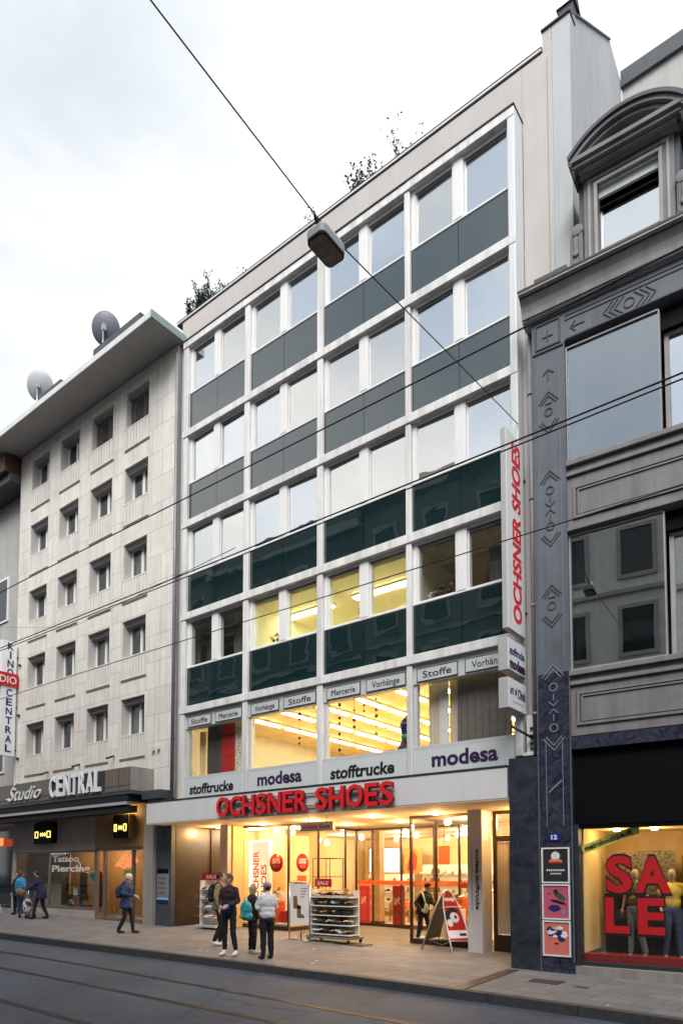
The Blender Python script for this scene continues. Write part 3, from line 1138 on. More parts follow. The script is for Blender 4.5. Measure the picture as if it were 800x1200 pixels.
# entrance door of the upper floors
d = empty('entrance_door', (-6.3, 2.05, gz(-6.3)), 'dark brown double door with milky glass and a fanlight beside the right column', 'door')
f = MB()
for u in (-7.02, -6.46, -5.70):
    f.box(u, u + 0.09, 2.01, 2.09, gz(-6.3), 3.333)
f.box(-7.02, -5.61, 2.008, 2.092, 2.60, 2.74)
f.box(-7.02, -5.61, 2.008, 2.092, 3.26, 3.333)
f.box(-6.93, -5.70, 2.015, 2.085, gz(-6.3), 0.42)
f.box(-6.60, -6.46, 2.012, 2.088, 0.42, 2.6)
put('frame', f, 'brown_frame', d)
f = MB()
f.box(-6.92, -6.61, 2.04, 2.055, 0.43, 2.59)
f.box(-6.36, -5.71, 2.04, 2.055, 0.43, 2.59)
put('pane', f, 'curtain_cream', d)
f = MB().box(-6.92, -5.71, 2.04, 2.05, 2.745, 3.255)
put('fanlight', f, 'glass_shop', d)
f = MB()
f.tube([(-6.53, 1.96, 1.02), (-6.53, 1.96, 1.32)], 0.014)
f.tube([(-6.53, 1.96, 1.07), (-6.53, 2.01, 1.07)], 0.01)
f.tube([(-6.53, 1.96, 1.27), (-6.53, 2.01, 1.27)], 0.01)
put('handle', f, 'steel', d)

# round downlights in the soffit, each with its own light
LAMP_POS = [(-16.3, 1.78), (-14.3, 1.75), (-12.2, 1.5), (-10.1, 1.5), (-8.4, 1.75), (-6.1, 1.75), (-12.4, 3.4), (-10.5, 3.4)]
def downlight(x, y, z, power, label, group, tint=(1.0, 0.54, 0.19)):
    t = empty('downlight', (x, y, z), label, 'ceiling lamp', group)
    b = MB().tube([(x, y, z - 0.02), (x, y, z + 0.001)], [0.105, 0.115], 16)
    put('trim', b, 'shop_white', t)
    b = MB().tube([(x, y, z - 0.024), (x, y, z - 0.0205)], 0.082, 16)
    put('bulb', b, 'spot_warm', t)
    ld = bpy.data.lights.new('downlight_beam', 'POINT')
    ld.energy = power
    ld.color = tint
    ld.shadow_soft_size = 0.10
    lo = bpy.data.objects.new('downlight_beam', ld)
    COL.objects.link(lo)
    lo.parent = t
    lo.location = (0, 0, -0.16)
    return t
for q, (x, y) in enumerate(LAMP_POS):
    where = ['nearest the brown side wall', 'before the left display window', 'above the shoe rack', 'right of the hanging sign', 'before the right display window', 'before the brown entrance door', 'inside the porch, left of the two', 'inside the porch, right of the two'][q]
    downlight(x, y, 3.333, 32, 'small round downlight in the canopy soffit ' + where, 'canopy downlights')
IN_POS = [(-14.6, 3.6, 'inside the left display'), (-8.4, 3.6, 'inside the right display'), (-16.2, 3.2, 'behind the narrow yellow window'), (-6.3, 3.4, 'behind the entrance door')]
for x, y, lb in IN_POS:
    downlight(x, y, 3.333, 40, 'bright round downlight ' + lb, 'shop downlights', (1.0, 0.80, 0.50))
for q, (x, y) in enumerate([(-15.5, 7.2), (-12.8, 7.2), (-10.4, 7.2), (-8.0, 7.2), (-14, 9.4), (-11.5, 9.4), (-9, 9.4)]):
    downlight(x, y, 3.298, 48, 'bright round downlight on the shop ceiling, %s row, %s from the left' % (['front', 'rear'][q > 3], ['first', 'second', 'third', 'fourth', 'first', 'second', 'third'][q]), 'shop downlights', (1.0, 0.78, 0.50))

# ------------------------------------------------------------------ signs on the main building
t = empty('shop_name_sign', (-11.1, -0.3, 3.38), 'large red letters reading OCHSNER SHOES along the white canopy edge', 'shop sign')
XL = -14.05
widths = {}
word = 'OCHSNER SHOES'
total = 5.80
rel = {'O': 1.06, 'C': 0.90, 'H': 1.0, 'S': 0.82, 'N': 1.02, 'E': 0.80, 'R': 0.88, ' ': 0.42}
tot = sum(rel[c] for c in word)
x = XL
for c in word:
    wd = rel[c] / tot * total
    if c != ' ':
        b = text_mb(c, 0.53, X3, Z3, (x + wd * 0.06, -0.275, 3.405), 0.10, wd * 0.88, bold=0.022)
        b2 = MB()
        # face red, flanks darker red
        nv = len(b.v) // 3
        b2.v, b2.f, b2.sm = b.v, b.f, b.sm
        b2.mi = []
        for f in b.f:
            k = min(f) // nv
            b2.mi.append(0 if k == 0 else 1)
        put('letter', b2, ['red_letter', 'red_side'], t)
    x += wd
b = MB()
b.box(-13.9, -8.4, -0.27, -0.235, 3.50, 3.53)
b.box(-13.9, -8.4, -0.27, -0.235, 3.80, 3.83)
for k in range(9):
    b.box(-13.6 + k * 0.62, -13.56 + k * 0.62, -0.25, -0.20, 3.48, 3.85)
put('fixing_rail', b, 'grey_letter_box', t)

def blade_sign(x0, x1, y0, y1, z0, z1, label, paint):
    t = empty('projecting_sign', (x0, y1, z0), label, 'sign')
    b = MB().box(x0, x1, y0, y1, z0, z1)
    put('box', b, 'sign_side', t, bevel=0.01)
    b = MB().box(x1 + 0.001, x1 + 0.012, y0 + 0.012, y1 - 0.012, z0 + 0.012, z1 - 0.012)
    put('face', b, 'sign_white', t)
    b = MB().box(x0 + 0.02, x1 - 0.02, y0 + 0.02, y1 - 0.02, z0 - 0.012, z0 - 0.002)
    put('underside', b, 'sign_under', t)
    b = MB()
    for zz in (z0 + (z1 - z0) * 0.15, z0 + (z1 - z0) * 0.85):
        b.tube([((x0 + x1) / 2, y1, zz), ((x0 + x1) / 2, 0.50, zz)], 0.02)
    put('bracket', b, 'iron', t)
    paint(t)
    return t

def _p1(t):
    b = text_mb('OCHSNER SHOES', 0.40, Z3, -Y3, (-5.335, -0.14, 6.80), 0.004, 3.66, shear=0.0, bold=0.03)
    put('lettering', b, 'red_letter', t)
blade_sign(-5.46, -5.35, -0.78, 0.06, 6.60, 10.62, 'tall narrow white sign with red upright OCHSNER SHOES lettering beside the facade', _p1)
def _p2(t):
    b = text_mb('stofftrucke', 0.16, Y3, Z3, (-5.335, -0.74, 6.11), 0.004, 0.70, shear=0.15, bold=0.015)
    put('lettering', b, 'text_navy', t)
    b = text_mb('modesa', 0.20, Y3, Z3, (-5.335, -0.74, 5.84), 0.004, 0.74, bold=0.05)
    put('lettering', b, 'text_purple', t)
blade_sign(-5.55, -5.35, -0.80, 0.05, 5.78, 6.42, 'small white projecting sign reading stofftrucke modesa, upper of the two boxes', _p2)
def _p3(t):
    b = text_mb('art of', 0.17, Y3, Z3, (-5.335, -0.74, 5.33), 0.004, 0.33, shear=0.1, bold=0.01)
    put('lettering', b, 'text_navy', t)
    b = text_mb('Oink', 0.20, Y3, Z3, (-5.335, -0.38, 5.29), 0.004, 0.38, shear=0.1, bold=0.015)
    put('lettering', b, 'text_navy', t)
    b = MB().box(-5.336, -5.333, -0.62, -0.10, 5.19, 5.20)
    put('underline', b, 'sign_side', t)
blade_sign(-5.55, -5.35, -0.80, 0.05, 5.04, 5.64, 'small white projecting sign with dark blue script, lower of the two boxes', _p3)

# hanging sign below the soffit
t = empty('hanging_sign', (-11.4, 0.8, 3.34), 'small pale sign with red script hanging below the canopy on two rods', 'sign')
b = MB().box(-11.95, -10.85, 0.74, 0.86, 2.98, 3.20)
put('board', b, 'sign_side', t, bevel=0.01)
b = MB().box(-11.93, -10.87, 0.733, 0.739, 3.0, 3.18)
put('face', b, 'sign_white', t)
put('lettering', text_mb('Ochsner Shoes', 0.10, X3, Z3, (-11.4, 0.732, 3.04), 0.004, 0.92, anchor='C', bold=0.02), 'red_letter', t)
b = MB()
for xx in (-11.7, -11.1):
    b.tube([(xx, 0.8, 3.20), (xx, 0.8, 3.336)], 0.012)
put('rod', b, 'iron', t)

# lettering down the right column
t = empty('column_sign', (-7.22, 1.45, 2.3), 'black vertical lettering modesa stofftrucke with a thin arrow line on the right porch column', 'sign')
put('lettering', text_mb('modesa·stofftrucke', 0.10, -Z3, X3, (-7.19, 1.449, 2.42), 0.003, 1.40, bold=0.03), 'text_black', t)
b = MB().box(-7.292, -7.284, 1.446, 1.449, 1.12, 2.36)
b.box(-7.32, -7.256, 1.446, 1.449, 1.04, 1.052)
put('arrow_line', b, 'text_black', t)

# plaque on the entrance pillar
t = empty('info_plaque', (-17.29, 0.44, 1.0), 'silver notice plaque with dark header and blue green foot on the dark entrance pillar', 'plaque')
put('plate', MB().box(-17.58, -17.02, 0.43, 0.449, 0.95, 2.0), 'zinc', t)
put('header', MB().box(-17.58, -17.02, 0.424, 0.429, 1.86, 2.0), 'black', t)
b = MB().box(-17.58, -17.02, 0.424, 0.429, 1.05, 1.11)
put('foot_band', b, 'plaque_cyan', t)
put('foot_band', MB().box(-17.58, -17.02, 0.424, 0.429, 0.95, 1.045), 'house_blue', t)
b = MB()
for zz in (1.25, 1.4, 1.55, 1.70):
    b.box(-17.52, -17.15, 0.426, 0.429, zz, zz + 0.02)
put('line_of_text', b, 'text_black', t)
b = MB()
b.box(-17.56, -17.04, 0.425, 0.4285, 1.80, 1.815)

# ------------------------------------------------------------------ left building (cinema house)
lb = empty('stone_clad_building', (-21.7, 0.4, 0), 'pale stone clad house of five window rows with a wide flat eave', 'building')
LW, RW, FY = -26.55, -16.78, 0.35
WX = [(-25.66, -24.36), (-23.60, -22.30), (-21.53, -20.22), (-19.49, -18.22)]
ROW = [6.37 + 2.635 * k for k in range(5)]           # sills
WH = 1.245
wall = MB()
zs = [4.2]
for r in ROW:
    zs += [r, r + WH]
zs.append(18.62)
for j in range(len(zs) - 1):
    z0, z1 = zs[j], zs[j + 1]
    if j % 2 == 0:
        wall.box(LW, RW, FY, FY + 0.45, z0, z1)
    else:
        e = [LW] + [q for p in WX for q in p] + [RW]
        for i in range(0, len(e), 2):
            wall.box(e[i], e[i + 1], FY, FY + 0.45, z0 + 0.0005, z1 - 0.0005)
put('wall', wall, 'travertine', lb)
b = MB()
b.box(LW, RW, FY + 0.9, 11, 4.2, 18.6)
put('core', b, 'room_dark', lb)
b = MB().box(-16.775, -16.735, 0.42, 0.6, 4.0, 18.6)
b.tube([(-16.80 + 0.02, 0.32, 18.3), (-16.78, 0.32, 4.1)], 0.055, 10)
put('downpipe', b, 'zinc', lb)
EA = MB().box(-27.4, -16.60, -0.83, 11, 18.64, 18.80)
put('eave', EA, 'eave_grey', lb)
EA = MB()
EA.box(-27.4, -16.60, -0.86, -0.832, 18.63, 18.83)
put('eave_fascia', EA, 'eave_edge', lb)
EA = MB().box(-16.598, -16.54, -0.86, 3.0, 18.62, 18.86)
put('eave_flashing', EA, 'copper_green', lb)
EA = MB().box(-27.4, -16.60, -0.5, 11, 18.802, 18.9)
put('flat_roof', EA, 'zinc', lb)
EA = MB()
random.seed(3)
for i in range(26):
    xx, yy = random.uniform(-26.5, -17.5), random.uniform(-0.7, 0.2)
    EA.tube([(xx, yy, 18.637), (xx, yy, 18.641)], random.uniform(0.012, 0.03), 8)
put('eave_stain', EA, 'blind_box', lb)
for k, r in enumerate(ROW):
    for i, (a, c) in enumerate(WX):
        f = MB()
        # set-back casement
        y0 = FY + 0.30
        f.box(a + 0.02, a + 0.10, y0, y0 + 0.06, r + 0.02, r + WH - 0.16)
        f.box(c - 0.10, c - 0.02, y0, y0 + 0.06, r + 0.02, r + WH - 0.16)
        f.box((a + c) / 2 - 0.06, (a + c) / 2 + 0.06, y0 - 0.01, y0 + 0.06, r + 0.02, r + WH - 0.16)
        f.box(a + 0.101, c - 0.101, y0, y0 + 0.06, r + 0.02, r + 0.09)
        o = put('window', f, 'window_white', lb)
        p = MB()
        p.box(a + 0.101, (a + c) / 2 - 0.061, y0 + 0.025, y0 + 0.035, r + 0.091, r + WH - 0.161)
        p.box((a + c) / 2 + 0.061, c - 0.101, y0 + 0.025, y0 + 0.035, r + 0.091, r + WH - 0.161)
        put('pane', p, 'glass_dark', o)
        p = MB()
        p.box(a + 0.001, c - 0.001, FY + 0.10, y0 + 0.07, r + WH - 0.155, r + WH - 0.001)
        p.box(a + 0.001, c - 0.001, FY + 0.07, FY + 0.09, r + WH - 0.10, r + WH - 0.001)
        put('blind_box', p, 'blind_box', o)
        p = MB()
        p.box(a + 0.001, a + 0.018, FY + 0.002, y0 + 0.1, r + 0.001, r + WH - 0.16)
        put('reveal', p, 'reveal', o)
        p = MB()
        p.box(c - 0.018, c - 0.001, FY + 0.002, y0 + 0.1, r + 0.001, r + WH - 0.16)
        put('reveal', p, 'reveal', o)
        p = MB().ring((a - 0.05, r - 0.74, c + 0.05, r + WH + 0.05), fXZ, FY - 0.022, FY + 0.002, 0.048)
        put('surround', p, 'travertine_plain', o)
        p = MB().box(a - 0.03, c + 0.03, FY - 0.035, FY + 0.32, r - 0.035, r + 0.012)
        put('sill', p, 'travertine_plain', o)
        # balustrade panel of upright stone slats under the window
        p = MB()
        z0, z1 = r - 0.74, r - 0.037
        p.box(a, c, FY - 0.006, FY + 0.001, z0, z1, 1)  # darker backing paints shade into the gaps between the slats
        for q in range(8):
            u = a + (c - a) * (q + 0.5) / 8
            p.box(u - 0.064, u + 0.064, FY - 0.030, FY - 0.007, z0 + 0.02, z1 - 0.005)
        p.box(a - 0.03, c + 0.03, FY - 0.034, FY - 0.0225, z0 - 0.0, z0 + 0.018)
        put('apron_panel', p, ['travertine_plain', 'reveal'], o)
        p = MB().box(a - 0.04, c + 0.04, FY - 0.024, FY + 0.002, z0 - 0.055, z0 - 0.032)  # raised dark strip painted as a line of shade below the apron
        put('apron_painted_shade', p, 'blind_box', o)
        if k == 4 and i in (2, 3):
            p = MB()
            for q in range(22):
                zz = r + 0.03 + q * 0.05
                p.add([(a + 0.03, FY + 0.17, zz), (c - 0.03, FY + 0.17, zz), (c - 0.03, FY + 0.20, zz + 0.044), (a + 0.03, FY + 0.20, zz + 0.044)], [(0, 1, 2, 3)])
            put('roller_shutter', p, 'roller_slats', o)
        elif (i * 2 + k) % 4 == 0 or (i, k) in ((3, 0), (2, 1)):
            p = MB().box(a + 0.11, a + 0.11 + (c - a) * 0.34, y0 + 0.12, y0 + 0.14, r + 0.06, r + WH - 0.17)
            put('curtain', p, 'curtain_cream' if k else 'curtain_yellow', o)
        elif (i + k) % 2 == 1 and k < 4:
            p = MB().box((a + c) / 2 + 0.07, c - 0.11, y0 + 0.12, y0 + 0.14, r + 0.06, r + WH - 0.17)
            put('curtain', p, 'curtain_white', o)
# the roof's set back parts and dishes
b = MB().box(-19.9, -17.35, -0.68, 0.6, 18.9, 19.30)
solo('roof_skylight', b, 'slate_roof', 'low dark skylight housing on the flat roof edge, right of the dark dish', 'skylight', (-18.7, 0, 18.9))
b = MB().box(-23.4, -21.9, -0.68, 0.6, 18.9, 19.22)
solo('roof_skylight', b, 'slate_roof', 'low dark skylight housing on the flat roof edge, between the two dishes', 'skylight', (-22.7, 0, 18.9))
def dish(x, y, z, r, m, label, ang):
    t = empty('satellite_dish', (x, y, 18.9), label, 'satellite dish', 'satellite dishes')
    b = MB().tube([(x, y - 0.06, 18.9), (x, y - 0.06, z)], 0.035, 8)
    b.tube([(x, y - 0.06, 19.15), (x + 0.25, y + 0.35, 18.9)], 0.02, 6)
    b.box(x - 0.07, x + 0.07, y - 0.10, y + 0.02, z - 0.12, z + 0.10)
    put('mast', b, 'steel', t)
    n = Vector((math.cos(ang) * 0.9, math.sin(ang) * 0.9, 0.38)).normalized()
    ua = n.cross(Z3).normalized()
    va = n.cross(ua)
    b = MB()
    K, M = 6, 28
    vs, fs = [], []
    for side in (0, 1):
        for j in range(K + 1):
            q = j / K
            for i in range(M):
                th = 2 * PI * i / M
                p = Vector((x, y, z)) + (ua * math.cos(th) * r + va * math.sin(th) * r * 1.08) * q + n * (0.16 * r * q * q * 1.6 - (0.012 if side else 0))
                vs.append(p)
    S = (K + 1) * M
    for side in (0, 1):
        for j in range(K):
            for i in range(M):
                i2 = (i + 1) % M
                fs.append((side * S + j * M + i, side * S + j * M + i2, side * S + (j + 1) * M + i2, side * S + (j + 1) * M + i))
    fs += [(K * M + i, K * M + (i + 1) % M, S + K * M + (i + 1) % M, S + K * M + i) for i in range(M)]
    b.add(vs, fs, 0, True)
    put('bowl', b, m, t)
    tip = Vector((x, y, z)) + n * (r * 1.05) + va * 0.25 * r
    base = Vector((x, y, z)) + va * r * 1.02 + n * 0.22 * r
    b = MB().tube([base, tip], 0.018, 6)
    b.tube([tip - n * 0.02, tip - n * 0.16], 0.045, 8)
    put('feed_arm', b, 'iron', t)
dish(-20.55, 0.15, 20.95, 0.50, 'dish_grey', 'dark grey satellite dish on the flat roof edge, nearer the glass fronted block', R(128))
dish(-24.95, 0.15, 20.85, 0.52, 'dish_white', 'pale grey satellite dish at the left end of the flat roof', R(128))
b = MB()
for q in range(8):
    xx = -26.0 + q * 0.26
    b.tube([(xx, 0.1, 18.9), (xx, 0.1, 19.15)], 0.012, 6)
b.tube([(-26.0, 0.1, 19.15), (-24.2, 0.1, 19.15)], 0.014, 6)
solo('roof_railing', b, 'steel', 'thin metal railing on the flat roof beside the pale dish', 'railing', (-25.1, 0.1, 18.9))

# cinema fascia box with its lettering
fb = empty('cinema_fascia', (-22, 0.3, 4.4), 'long brown fascia box above the tattoo shop carrying the cinema name', 'sign')
b = MB().box(-30.0, -17.72, -0.50, 0.345, 4.41, 5.13)
put('box', b, 'fascia_brown', fb)
b = MB().box(-17.718, -17.700, -0.50, 0.345, 4.41, 5.135)
put('end_panel', b, 'fascia_grey', fb)
b = MB()
b.box(-17.70, -16.80, -0.10, 0.342, 4.14, 4.40)
b.box(-30, -17.70, -0.49, 0.34, 4.30, 4.405)
put('base', b, 'slate_blue', fb)
b = MB()
for xx in (-18.33, -20.8, -23.5, -26.0):
    b.box(xx, xx + 0.012, -0.507, -0.501, 4.42, 5.12)
b.box(-30, -17.72, -0.506, -0.501, 4.56, 4.572)
put('panel_joint', b, 'dark_edge', fb)
def slab_letters(s, x0, x1, z, h, m, mside, depth):
    b = text_mb(s, h, X3, Z3, (x0, -0.515 - 0.0, z), depth, x1 - x0, bold=0.03)
    put('letter_row', b, m, fb)
    # slab serifs at foot and head
    nL = len(s)
    q = MB()
    w = (x1 - x0) / nL
    for i in range(nL):
        for zz in (z, z + h - 0.055):
            q.box(x0 + i * w + 0.02, x0 + (i + 1) * w - 0.05, -0.515 - depth - 0.004, -0.515, zz, zz + 0.05)
    return q
for i, ch in enumerate('CENTRAL'):
    put('letter', text_mb(ch, 0.70, X3, Z3, (-22.30 + i * 0.45 + 0.02, -0.515, 4.50), 0.05, 0.37, bold=0.03), 'text_white', fb)
b = MB()
q = 3.15 / 7
for i in range(7):
    c0 = -22.30 + i * q
    if i in (0,):
        continue
    for zz in (4.49, 5.165):
        if i in (3,) and zz > 5:
            continue
        b.box(c0 + 0.0, c0 + q * 0.30, -0.564, -0.515, zz, zz + 0.05)
        if i in (2, 4, 5):
            b.box(c0 + q * 0.60, c0 + q * 0.90, -0.564, -0.515, zz, zz + 0.05)
put('letter_serif', b, 'text_white', fb)
b = MB().box(-22.38, -19.05, -0.503, -0.501, 4.46, 5.125)  # dark sheet painted as the shadow behind the letters
put('letter_painted_shadow', b, 'dark_edge', fb)
b = text_mb('Studio', 0.50, X3, Vector((0.12, 0, 1)), (-25.15, -0.505, 4.52), 0.05, 2.25, shear=0.35, bold=0.0)
put('letter_row', b, 'text_white', fb)
b = MB().tube([(-25.3, -0.53, 4.62), (-25.0, -0.53, 4.50), (-24.75, -0.53, 4.7), (-24.95, -0.53, 4.92), (-24.55, -0.53, 5.2)], 0.022, 6)
put('script_swash', b, 'text_white', fb)
# rolled awning below
aw = MB().box(-30.0, -17.95, -0.50, -0.30, 3.98, 4.07)
put_aw = empty('rolled_awning', (-22, -0.4, 3.9), 'rolled dark awning with pale front bar under the brown fascia', 'awning')
put('front_bar', aw, 'sign_side', put_aw)
aw = MB()
aw.box(-30.0, -17.90, -0.47, 0.30, 4.09, 4.295)
aw.box(-30.0, -17.98, -0.44, -0.05, 3.76, 3.975)
put('cloth_roll', aw, 'cloth_black', put_aw)
# tattoo shop front
ts = empty('tattoo_shop_front', (-22, 0.6, 0.3), 'taupe tattoo shop front with wide window, glass door and ochre upper wall', 'shop front')
b = MB()
b.box(-26.55, -20.95, 0.40, 0.55, 2.68, 4.13)
b.box(-26.55, -26.30, 0.40, 0.56, 0.2, 2.678)
b.box(-26.30, -20.95, 0.44, 0.56, 0.2, 0.62)
put('wall', b, 'shop_wall_taupe', ts)
b = MB()
b.box(-20.948, -18.20, 0.40, 0.55, 2.72, 4.13)
put('upper_wall', b, 'shop_wall_ochre', ts)
b = MB().box(-18.198, -17.70, 0.36, 0.60, 0.1, 4.13)
put('corner_post', b, 'fascia_grey', ts)
b = MB()
b.box(-26.30, -20.95, 0.42, 0.50, 2.60, 2.679)
for u in (-26.30, -23.98, -21.02):
    b.box(u, u + 0.07, 0.43, 0.50, 0.62, 2.60)
b.box(-26.30, -20.95, 0.425, 0.50, 0.622, 0.69)
for u in (-20.93, -20.47, -18.90, -18.28):
    b.box(u, u + 0.10, 0.42, 0.52, 0.25, 2.719)
b.box(-20.93, -18.20, 0.425, 0.515, 2.62, 2.718)
b.box(-20.93, -18.20, 0.425, 0.515, 0.2, 0.40)
put('frame', b, 'fascia_brown', ts)
b = MB()
for q in ((-26.22, -21.03, 0.70, 2.60), (-20.36, -18.91, 0.41, 2.62), (-18.79, -18.29, 0.41, 2.62)):
    put('pane', MB().box(q[0], q[1], 0.46, 0.468, q[2], q[3]), 'glass_lit', ts)
b = MB()
b.box(-26.5, -18.2, 2.6, 2.7, 0.2, 4.0)
b.box(-26.5, -18.2, 0.57, 2.6, 0.15, 0.30)
b.box(-26.5, -18.2, 0.57, 2.6, 2.9, 3.0)
put('interior', b, 'tan_wall', ts)
b = MB()
b.box(-26.25, -24.0, 1.3, 1.35, 0.31, 2.6)
put('inner_screen', b, 'shop_wall_taupe', ts)
t = empty('window_lettering', (-22.9, 0.45, 2.0), 'white words Tattoo Piercing on the shop window glass', 'lettering')
put('word', text_mb('Tattoo', 0.24, X3, Z3, (-23.75, 0.452, 2.28), 0.004, 1.75, bold=0.02), 'text_white', t)
put('word', text_mb('Piercing', 0.24, X3, Z3, (-23.75, 0.452, 1.93), 0.004, 2.45, bold=0.02), 'text_white', t)
b = MB()
b.box(-23.75, -22.9, 0.448, 0.451, 2.53, 2.59)
put('rule', b, 'text_white', t)
# things glowing in that window
random.seed(11)
for q in range(12):
    xx = -23.4 + random.random() * 2.2
    zz = random.choice([2.35, 2.1, 1.75, 1.2, 0.75])
    w_ = random.uniform(0.12, 0.26)
    b = MB().prism([(xx + w_ * math.cos(a_) * random.uniform(0.7, 1), zz + w_ * 0.9 * math.sin(a_) * random.uniform(0.7, 1)) for a_ in [k * PI / 4 for k in range(8)]], fXZ, 0.9, 0.93)
    solo('tattoo_flash', b, random.choice(['orange_red', 'bag_teal', 'cloth_yellow', 'poster_white', 'bag_brown']), 'colourful tattoo motif sheet hanging inside the tattoo shop window', 'picture', (xx, 0.9, zz), 'tattoo motif sheets')
t = empty('shop_shelf', (-22.3, 0.85, 0.7), 'dark metal display shelf inside the tattoo shop window', 'shelf')
b = MB()
for u in (-23.7, -22.5, -21.3):
    b.box(u, u + 0.03, 0.8, 1.1, 0.7, 1.9)
for zz in (0.72, 1.05, 1.45):
    b.box(-23.7, -21.3, 0.8, 1.1, zz, zz + 0.02)
put('rack', b, 'iron', t)
for (xx, zz, m_) in ((-22.9, 1.07, 'poster_white'), (-22.2, 0.74, 'wood'), (-21.5, 0.74, 'poster_white'), (-23.2, 0.74, 'wood')):
    b = MB().ring((xx - 0.12, zz, xx + 0.12, zz + 0.30), fXZ, 0.88, 0.90, 0.025)
    b.box(xx - 0.10, xx + 0.10, 0.905, 0.91, zz + 0.02, zz + 0.28)
    solo('framed_card', b, m_, 'small framed card on the display shelf of the tattoo shop', 'framed card', (xx, 0.89, zz), 'framed cards in the tattoo window')
b = MB().box(-24.6, -24.0, 1.0, 1.02, 1.9, 2.3)
# warm red neon flame at the door
t = empty('neon_sign', (-19.7, 0.9, 2.1), 'glowing red orange neon flame behind the tattoo shop door', 'neon sign')
b = MB()
for q in range(5):
    z_ = 2.12 + 0.06 * q
    b.tube([(-20.3 + 0.07 * q, 0.8, z_), (-19.9 + 0.05 * q, 0.8, z_ + 0.12 * ((-1) ** q)), (-19.5 - 0.03 * q, 0.8, z_ - 0.03), (-19.1 - 0.05 * q, 0.8, z_ + 0.16)], 0.03, 6)
put('tube', b, 'red_lamp', t)
b = MB()
b.box(-19.85, -19.35, 0.80, 0.82, 1.72, 1.98)
solo('door_notice', b, 'green_yellow', 'small yellow green notice on the tattoo shop door', 'notice', (-19.6, 0.8, 1.7))
for xx in (-24.6, -22.4, -19.6):
    t = empty('shop_lamp', (xx, 1.6, 2.88), 'warm ceiling lamp inside the tattoo shop, ' + {-24.6: 'left', -22.4: 'middle', -19.6: 'by the door'}[xx], 'ceiling lamp', 'tattoo shop lamps')
    put('bulb', MB().tube([(xx, 1.6, 2.84), (xx, 1.6, 2.895)], 0.09, 14), 'spot_warm', t)
    ld = bpy.data.lights.new('shop_lamp_light', 'POINT')
    ld.energy = 20 if xx != -24.6 else 6
    ld.color = (1.0, 0.62, 0.3)
    ld.shadow_soft_size = 0.1
    lo = bpy.data.objects.new('shop_lamp_light', ld)
    COL.objects.link(lo)
    lo.parent = t
    lo.location = (0, 0, -0.2)
t = empty('wall_lamp', (-19.0, 0.12, 4.05), 'hidden warm lamp under the awning lighting the ochre wall over the tattoo door', 'wall lamp')
put('bulb', MB().tube([(-19.0, 0.12, 4.03), (-19.0, 0.12, 4.088)], 0.07, 12), 'spot_warm', t)
ld = bpy.data.lights.new('wall_lamp_light', 'POINT')
ld.energy = 7
ld.color = (1.0, 0.62, 0.2)
ld.shadow_soft_size = 0.08
lo = bpy.data.objects.new('wall_lamp_light', ld)
COL.objects.link(lo)
lo.parent = t
lo.location = (0, 0, -0.15)
# two black box signs with yellow marks
def pin_sign(x0, x1, z0, z1, label, side):
    t = empty('box_sign', ((x0 + x1) / 2, 0.39, z0), label, 'sign', 'black box signs on the tattoo shop')
    put('box', MB().box(x0, x1, 0.20, 0.39, z0, z1), 'black', t, bevel=0.01)
    put('side_panel', MB().box(x0 - 0.13, x0 - 0.002, 0.24, 0.39, z0 + 0.02, z1 + 0.03) if side < 0 else MB().box(x1 + 0.002, x1 + 0.06, 0.22, 0.39, z0, z1), 'sign_side' if side < 0 else 'shop_wall_ochre', t)
    b = MB()
    zc, w_ = (z0 + z1) / 2 - 0.05, (x1 - x0)
    b.ring((x0 + 0.08 * w_, zc - 0.12, x0 + 0.26 * w_, zc + 0.12), fXZ, 0.192, 0.199, 0.035)
    for q in (0.36, 0.47, 0.58):
        b.prism([(x0 + q * w_, zc), (x0 + (q + 0.045) * w_, zc - 0.08), (x0 + (q + 0.09) * w_, zc), (x0 + (q + 0.045) * w_, zc + 0.08)], fXZ, 0.192, 0.199)
    b.ring((x0 + 0.72 * w_, zc - 0.12, x0 + 0.92 * w_, zc + 0.12), fXZ, 0.192, 0.199, 0.035)
    put('yellow_mark', b, 'yellow_glow', t)
pin_sign(-24.65, -23.36, 2.96, 3.72, 'black box sign with glowing yellow marks above the wide tattoo window', -1)
pin_sign(-19.62, -18.82, 3.02, 3.78, 'black box sign with glowing yellow marks on the ochre wall over the door', 1)
# small flagpole sockets and a wire anchor on the facade
for q, (xx, zz) in enumerate(((-23.98, 5.62), (-21.9, 5.70), (-19.85, 5.78))):
    b = MB().tube([(xx, 0.34, zz), (xx + 0.05, 0.02, zz - 0.12)], 0.035, 8)
    solo('flagpole_holder', b, 'iron', 'short dark flagpole holder on the stone wall above the fascia, %s of the three' % ['left', 'middle', 'right'][q], 'flagpole holder', (xx, 0.34, zz), 'flagpole holders')
b = MB()
b.box(-17.75, -17.65, 0.25, 0.34, 5.72, 5.84)
b.box(-17.50, -17.40, 0.25, 0.34, 5.74, 5.84)
solo('wall_floodlight', b, 'travertine_plain', 'pair of tiny pale spotlights on the stone wall right of the fascia', 'spotlight', (-17.6, 0.34, 5.7))

